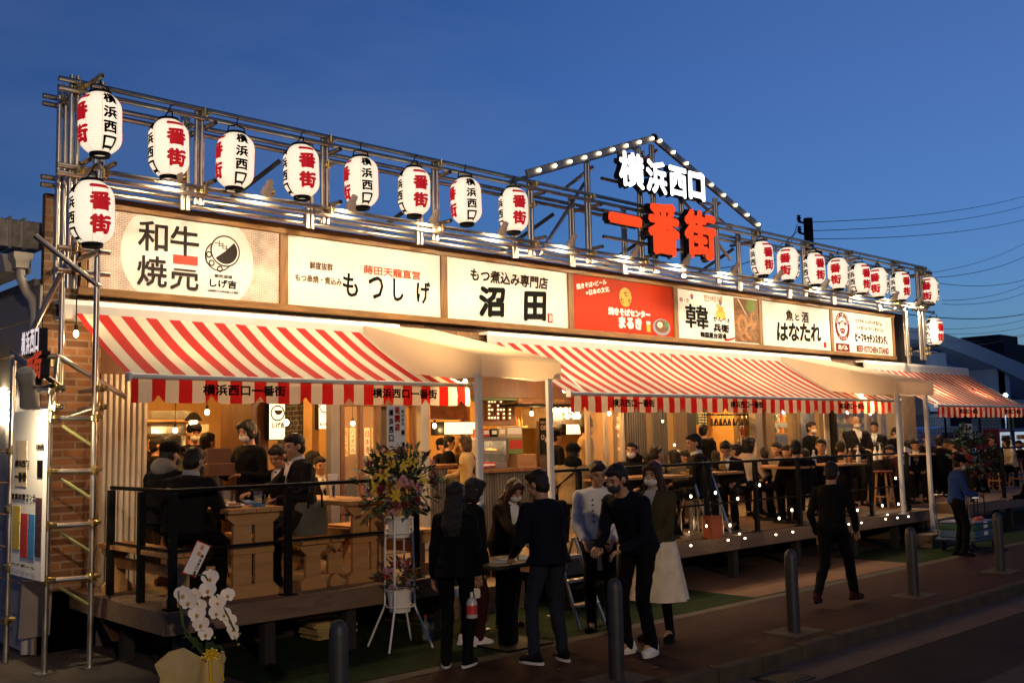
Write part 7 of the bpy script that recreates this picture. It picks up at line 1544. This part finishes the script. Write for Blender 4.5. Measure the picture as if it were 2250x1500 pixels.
person('delivery man in blue and grey jacket looking at his phone', 14.85, 6.5, (.70, -.7), H=1.47, top='blue', bottom='black', shoe='black', mask='white', hat='cap', lean=5, turn=(0, 16), rh=(-.05, .26, -.30), lh=(-.05, .26, -.28), detail=1, apron=None, shirt='knit')
ppl('person in dark clothes cut off by the right picture edge', 2262, 1020, 5.6, (-.6, .5), 0, 'stand', top='black', bottom='black', rh=(.1, .25, -.25))
# left deck
ppl('man in black cap and grey hood sitting at the far side of the left bench', 378, 967, 8.75, (.85, .45), hat='cap', top='black', bottom='black', hood='grey', mask='dark', turn=(10, 6), bulk=1.08, detail=2)
ppl('man in charcoal knit with pale scarf seated with his back to the street', 432, 980, 8.15, (.85, .5), top='charcoal', bottom='black', collar='lightgrey', mask='dark', turn=(8, 8), bulk=1.22, lean=14, detail=2, rh=(-.05, .36, -.30))
ppl('masked waitress with ponytail holding a wooden menu board', 540, 920, 9.1, (-1, -.35), pose='stand', sex='f', hair='pony', mask='white', top='black', bottom='black', turn=(0, 8), rh=(-.02, .3, -.22), lh=(-.02, .28, -.24), detail=2)
ppl('businessman in charcoal suit reaching across the left table', 642, 950, 8.35, (-1, .08), **S_, turn=(0, 6), lh=(-.05, .3, -.3), rh=(.05, .42, -.24), detail=2, bulk=1.06)
ppl('second businessman behind the reaching one, looking down', 603, 975, 8.85, (-1, -.35), **S_, turn=(0, 22), detail=2)
ppl('dark suited man facing the street in the shop behind the bench', 704, 1000, 10.4, (-.2, -1), **S_, lean=4, detail=1)
ppl('man beside the grey post seen past the dark suited man', 690, 988, 10.8, (1, -.2), top='black', bottom='black', detail=1)
ppl('cook with black cap and white mask behind the left counter', 428, 928, 11.2, (-.15, -1), pose='stand', hat='cap', mask='white', top='charcoal', bottom='black', detail=1)
ppl('dark haired cook at the left of the kitchen', 348, 957, 11.3, (.9, -.2), pose='stand', top='black', bottom='black', detail=1)
ppl('grey haired guest at the kitchen counter', 384, 952, 10.3, (.7, .6), pose='stand', hcol=H_GREY, top='print', bottom='black', detail=1)
ppl('guest in grey top sitting at the kitchen counter beside the cook', 458, 948, 10.3, (.9, .3), pose='stand', top='knit', bottom='black', detail=1)
ppl('small face peeking between menu board and waitress', 508, 962, 10.6, (-.6, -.8), pose='stand', top='black', bottom='black', mask='white', detail=1)
ppl('guest in dark clothes behind the glass door', 795, 1000, 10.6, (-.6, -.4), top='black', bottom='black', detail=0)
# shop with the bar and the middle canopy
ppl('woman with bobbed brown hair and cream top at the bar', 1020, 955, 9.85, (-.85, .5), pose='stand', sex='f', hair='bob', hcol=H_BROWN, top='sand', bottom='black', bag='black', detail=2, rh=(0, .3, -.3))
ppl('black haired barman behind the small bar', 988, 955, 10.95, (.8, -.6), pose='stand', top='black', bottom='black', detail=1)
ppl('barman in black cap further left behind the bar', 972, 962, 11.2, (.3, -.9), pose='stand', top='charcoal', bottom='black', hat='cap', detail=1)
ppl('man with black cap and sand jacket seen from behind', 1258, 972, 8.6, (.75, .7), top='camel', bottom='black', hood='black', hat='cap', bulk=1.2, turn=(25, 0), bag='black', detail=2)
ppl('staff man with knitted beanie and lowered white mask', 1290, 918, 10.0, (.8, -.45), pose='stand', top='sand', bottom='black', hat='beanie', mask='white', detail=2)
ppl('man with dark cap half hidden behind the right canopy post', 1222, 942, 10.4, (.9, -.2), pose='stand', top='black', bottom='black', hat='cap', detail=1)
ppl('smiling man in black with mask below his chin', 1388, 968, 8.7, (-.85, -.4), top='black', bottom='black', hood='black', mask='white', bulk=1.12, detail=2, turn=(0, -4))
ppl('man with glasses in dark suit looking right', 1443, 977, 8.95, (.95, -.15), **S_, detail=1)
ppl('person with black bob and patterned top seen from behind', 1481, 985, 9.2, (.2, 1), hair='bob', sex='f', top='print', bottom='black', detail=1)
ppl('broad man in grey suit jacket seen from behind, looking left', 1520, 950, 8.15, (-.55, .8), s=1.0, top='suit', bottom='suit', collar='white', bulk=1.2, turn=(-25, 2), detail=2, coat=.15)
ppl('dark haired waiter standing beyond the broad grey back', 1546, 930, 9.9, (.9, .2), pose='stand', top='black', bottom='black', detail=1)
ppl('masked kitchen helper seen through the shop opening', 1560, 958, 10.6, (-.1, -1), pose='stand', hcol=H_BROWN, mask='white', top='charcoal', bottom='black', detail=1)
ppl('bowed man in black suit drinking at the small table', 1592, 968, 8.3, (-.9, -.45), **S_, turn=(0, 22), lean=14, detail=2)
ppl('dark haired guest right behind the bowed man', 1613, 972, 8.95, (-.3, .9), top='black', bottom='black', detail=1)
ppl('woman with white sleeves and black vest looking right', 1645, 957, 8.75, (.95, -.1), sex='f', hair='bob', top='cream', bottom='black', collar='black', detail=2, rh=(0, .3, -.26))
ppl('man in grey jacket looking left beside the grey post', 1704, 970, 9.1, (-.95, .25), top='grey', bottom='black', detail=1)
ppl('large man in black seen from behind at the railing', 1744, 965, 8.05, (.55, .8), top='black', bottom='black', bulk=1.25, turn=(20, 5), s=1.0, detail=1)
ppl('masked staff member standing in the shop before the columns', 1783, 925, 9.4, (-.1, -1), pose='stand', top='black', bottom='black', mask='white', detail=1)
ppl('man in dark jacket looking left behind the walking man', 1803, 961, 8.5, (-.9, -.45), top='navy', bottom='black', s=.98, detail=1, rh=(-.02, .2, -.1))
ppl('bald man in black suit with white mask and folded arms', 1880, 912, 8.9, (-.6, -.75), pose='stand', hair='bald', mask='white', **S_, bulk=1.15, rh=(-.26, .2, -.28), lh=(-.26, .22, -.25), detail=1)
ppl('dark suited man standing right of the bald man', 1920, 924, 9.1, (-.9, -.35), pose='stand', **S_, detail=1)
ppl('seated suited man in profile under the bald man', 1931, 970, 8.5, (.95, -.1), **S_, detail=1)
ppl('masked staff member bowing near the left canopy post', 1971, 938, 9.1, (-.2, -1), pose='stand', mask='white', top='black', bottom='black', turn=(0, 20), detail=1)
ppl('man reading a white menu beyond the canopy post', 2010, 962, 8.6, (-.9, -.45), **S_, detail=1, turn=(0, 12))
ppl('man behind the menu reader facing the table', 2036, 950, 9.2, (-.6, -.7), pose='sit', top='black', bottom='black', detail=1)
ppl('man in black between the right canopy posts looking away', 2062, 955, 8.7, (.8, .5), pose='sit', top='black', bottom='black', detail=1)
ppl('dark figure left of the white card', 2092, 965, 8.9, (-.4, .9), top='black', bottom='black', detail=1)
ppl('man in dark jacket with pale print beside the dark flowers', 2177, 953, 8.6, (-.8, .6), top='charcoal', bottom='black', detail=1)
ppl('woman in beige coat sitting at the far right counter', 2210, 958, 8.8, (-.75, .65), sex='f', hair='bob', top='beige', bottom='black', detail=1)
for k, (px, py, Y, f_, tp_, s_) in enumerate(((1420, 992, 9.3, (.5, .8), 'black', 'dark guest between the smiling man and the glasses wearer'), (1502, 987, 9.4, (-.6, .8), 'charcoal', 'dark guest left of the broad grey back'), (1572, 988, 9.35, (.8, .5), 'navy', 'dark guest partly hidden left of the bowed man'), (1628, 984, 9.5, (-.8, -.4), 'black', 'guest behind the woman with white sleeves'), (1678, 982, 9.4, (.7, .7), 'charcoal', 'guest between the white sleeves and the grey jacket'), (1726, 976, 8.9, (-.8, .3), 'black', 'guest left of the large black back'), (1766, 984, 9.0, (.4, .9), 'navy', 'guest right of the large black back'), (1846, 966, 8.6, (.8, .5), 'suit', 'guest in suit right of the walking man'), (1862, 974, 9.2, (-.8, .3), 'black', 'dark guest at the left elbow of the bald man'), (1900, 966, 9.35, (.2, .9), 'charcoal', 'dark guest at the right elbow of the bald man'), (1952, 976, 8.4, (-.8, .5), 'wine', 'guest in wine red near the left canopy post'), (1992, 966, 9.2, (.6, .7), 'black', 'dark guest hidden by the paper menu'), (2022, 974, 8.9, (.8, .4), 'charcoal', 'dark guest left of the second canopy post'), (2076, 962, 9.2, (-.7, .6), 'black', 'dark guest right of the second canopy post'), (2112, 976, 9.4, (.7, .6), 'black', 'dark guest below the white card'), (2150, 967, 9.4, (-.5, .8), 'navy', 'dark guest between card and dark flowers'), (2236, 966, 9.1, (-.8, .4), 'black', 'dark guest right of the woman in beige'))):
    ppl(s_, px, py, Y, f_, top=tp_, bottom='black', detail=0, bulk=1.05 + .03 * (k % 4), turn=(8 * (k % 3) - 8, 4 + 3 * (k % 3)))
# scraps on the pavement
for k, (px, py) in enumerate(((1655, 1413), (1562, 1462), (1440, 1466), (1228, 1470))):
    p = G(px, py, .004); b = MB(); b.obox(p + Vector((0, 0, .004)), (.05, .03, .003), Matrix.Rotation(k * 1.3, 3, 'Z')); one(b, 'paper_scrap', M_GUT, ('pale scrap on the pavement near the kerb left of the walking man', 'tiny scrap nearer the kerb, below the cream skirt', 'small scrap near the bollard foot', 'scrap lying by the feet of the man in jeans')[k], 'litter', 'scraps on the pavement')
# what some of them hold
b = MB(); a = F(455, 985, 8.95); c = F(507, 1044, 8.95); b.box(a.x, c.x, 8.95, 8.985, c.z + .12, a.z, .004); b.box(a.x, c.x + .02, 8.90, 9.0, c.z, c.z + .12, .006); one(b, 'menu_holder', m_ply, 'worn wooden menu holder in the hands of the waitress', 'menu board')
b = MB(); p = F(1318, 1190, 5.6); b.obox(p, (.16, .075, .012), Matrix.Rotation(.3, 3, 'Y'), .004); one(b, 'smartphone', M_BLACK, 'black phone held by the man in the navy sweater', 'phone')
b = MB(); p = F(2143, 1093, 6.2); b.obox(p, (.14, .07, .01), Matrix.Rotation(.2, 3, 'Z'), .003); one(b, 'smartphone', glow('phone_screen', (.7, .75, .8), .35), 'lit phone held by the delivery man', 'phone')
b = MB(); p = F(1993, 1002, 8.4); b.obox(p, (.22, .02, .3), Matrix.Rotation(.2, 3, 'Y'), .003); one(b, 'paper_menu', M_PAPER, 'white paper menu held up beside the canopy post', 'menu')
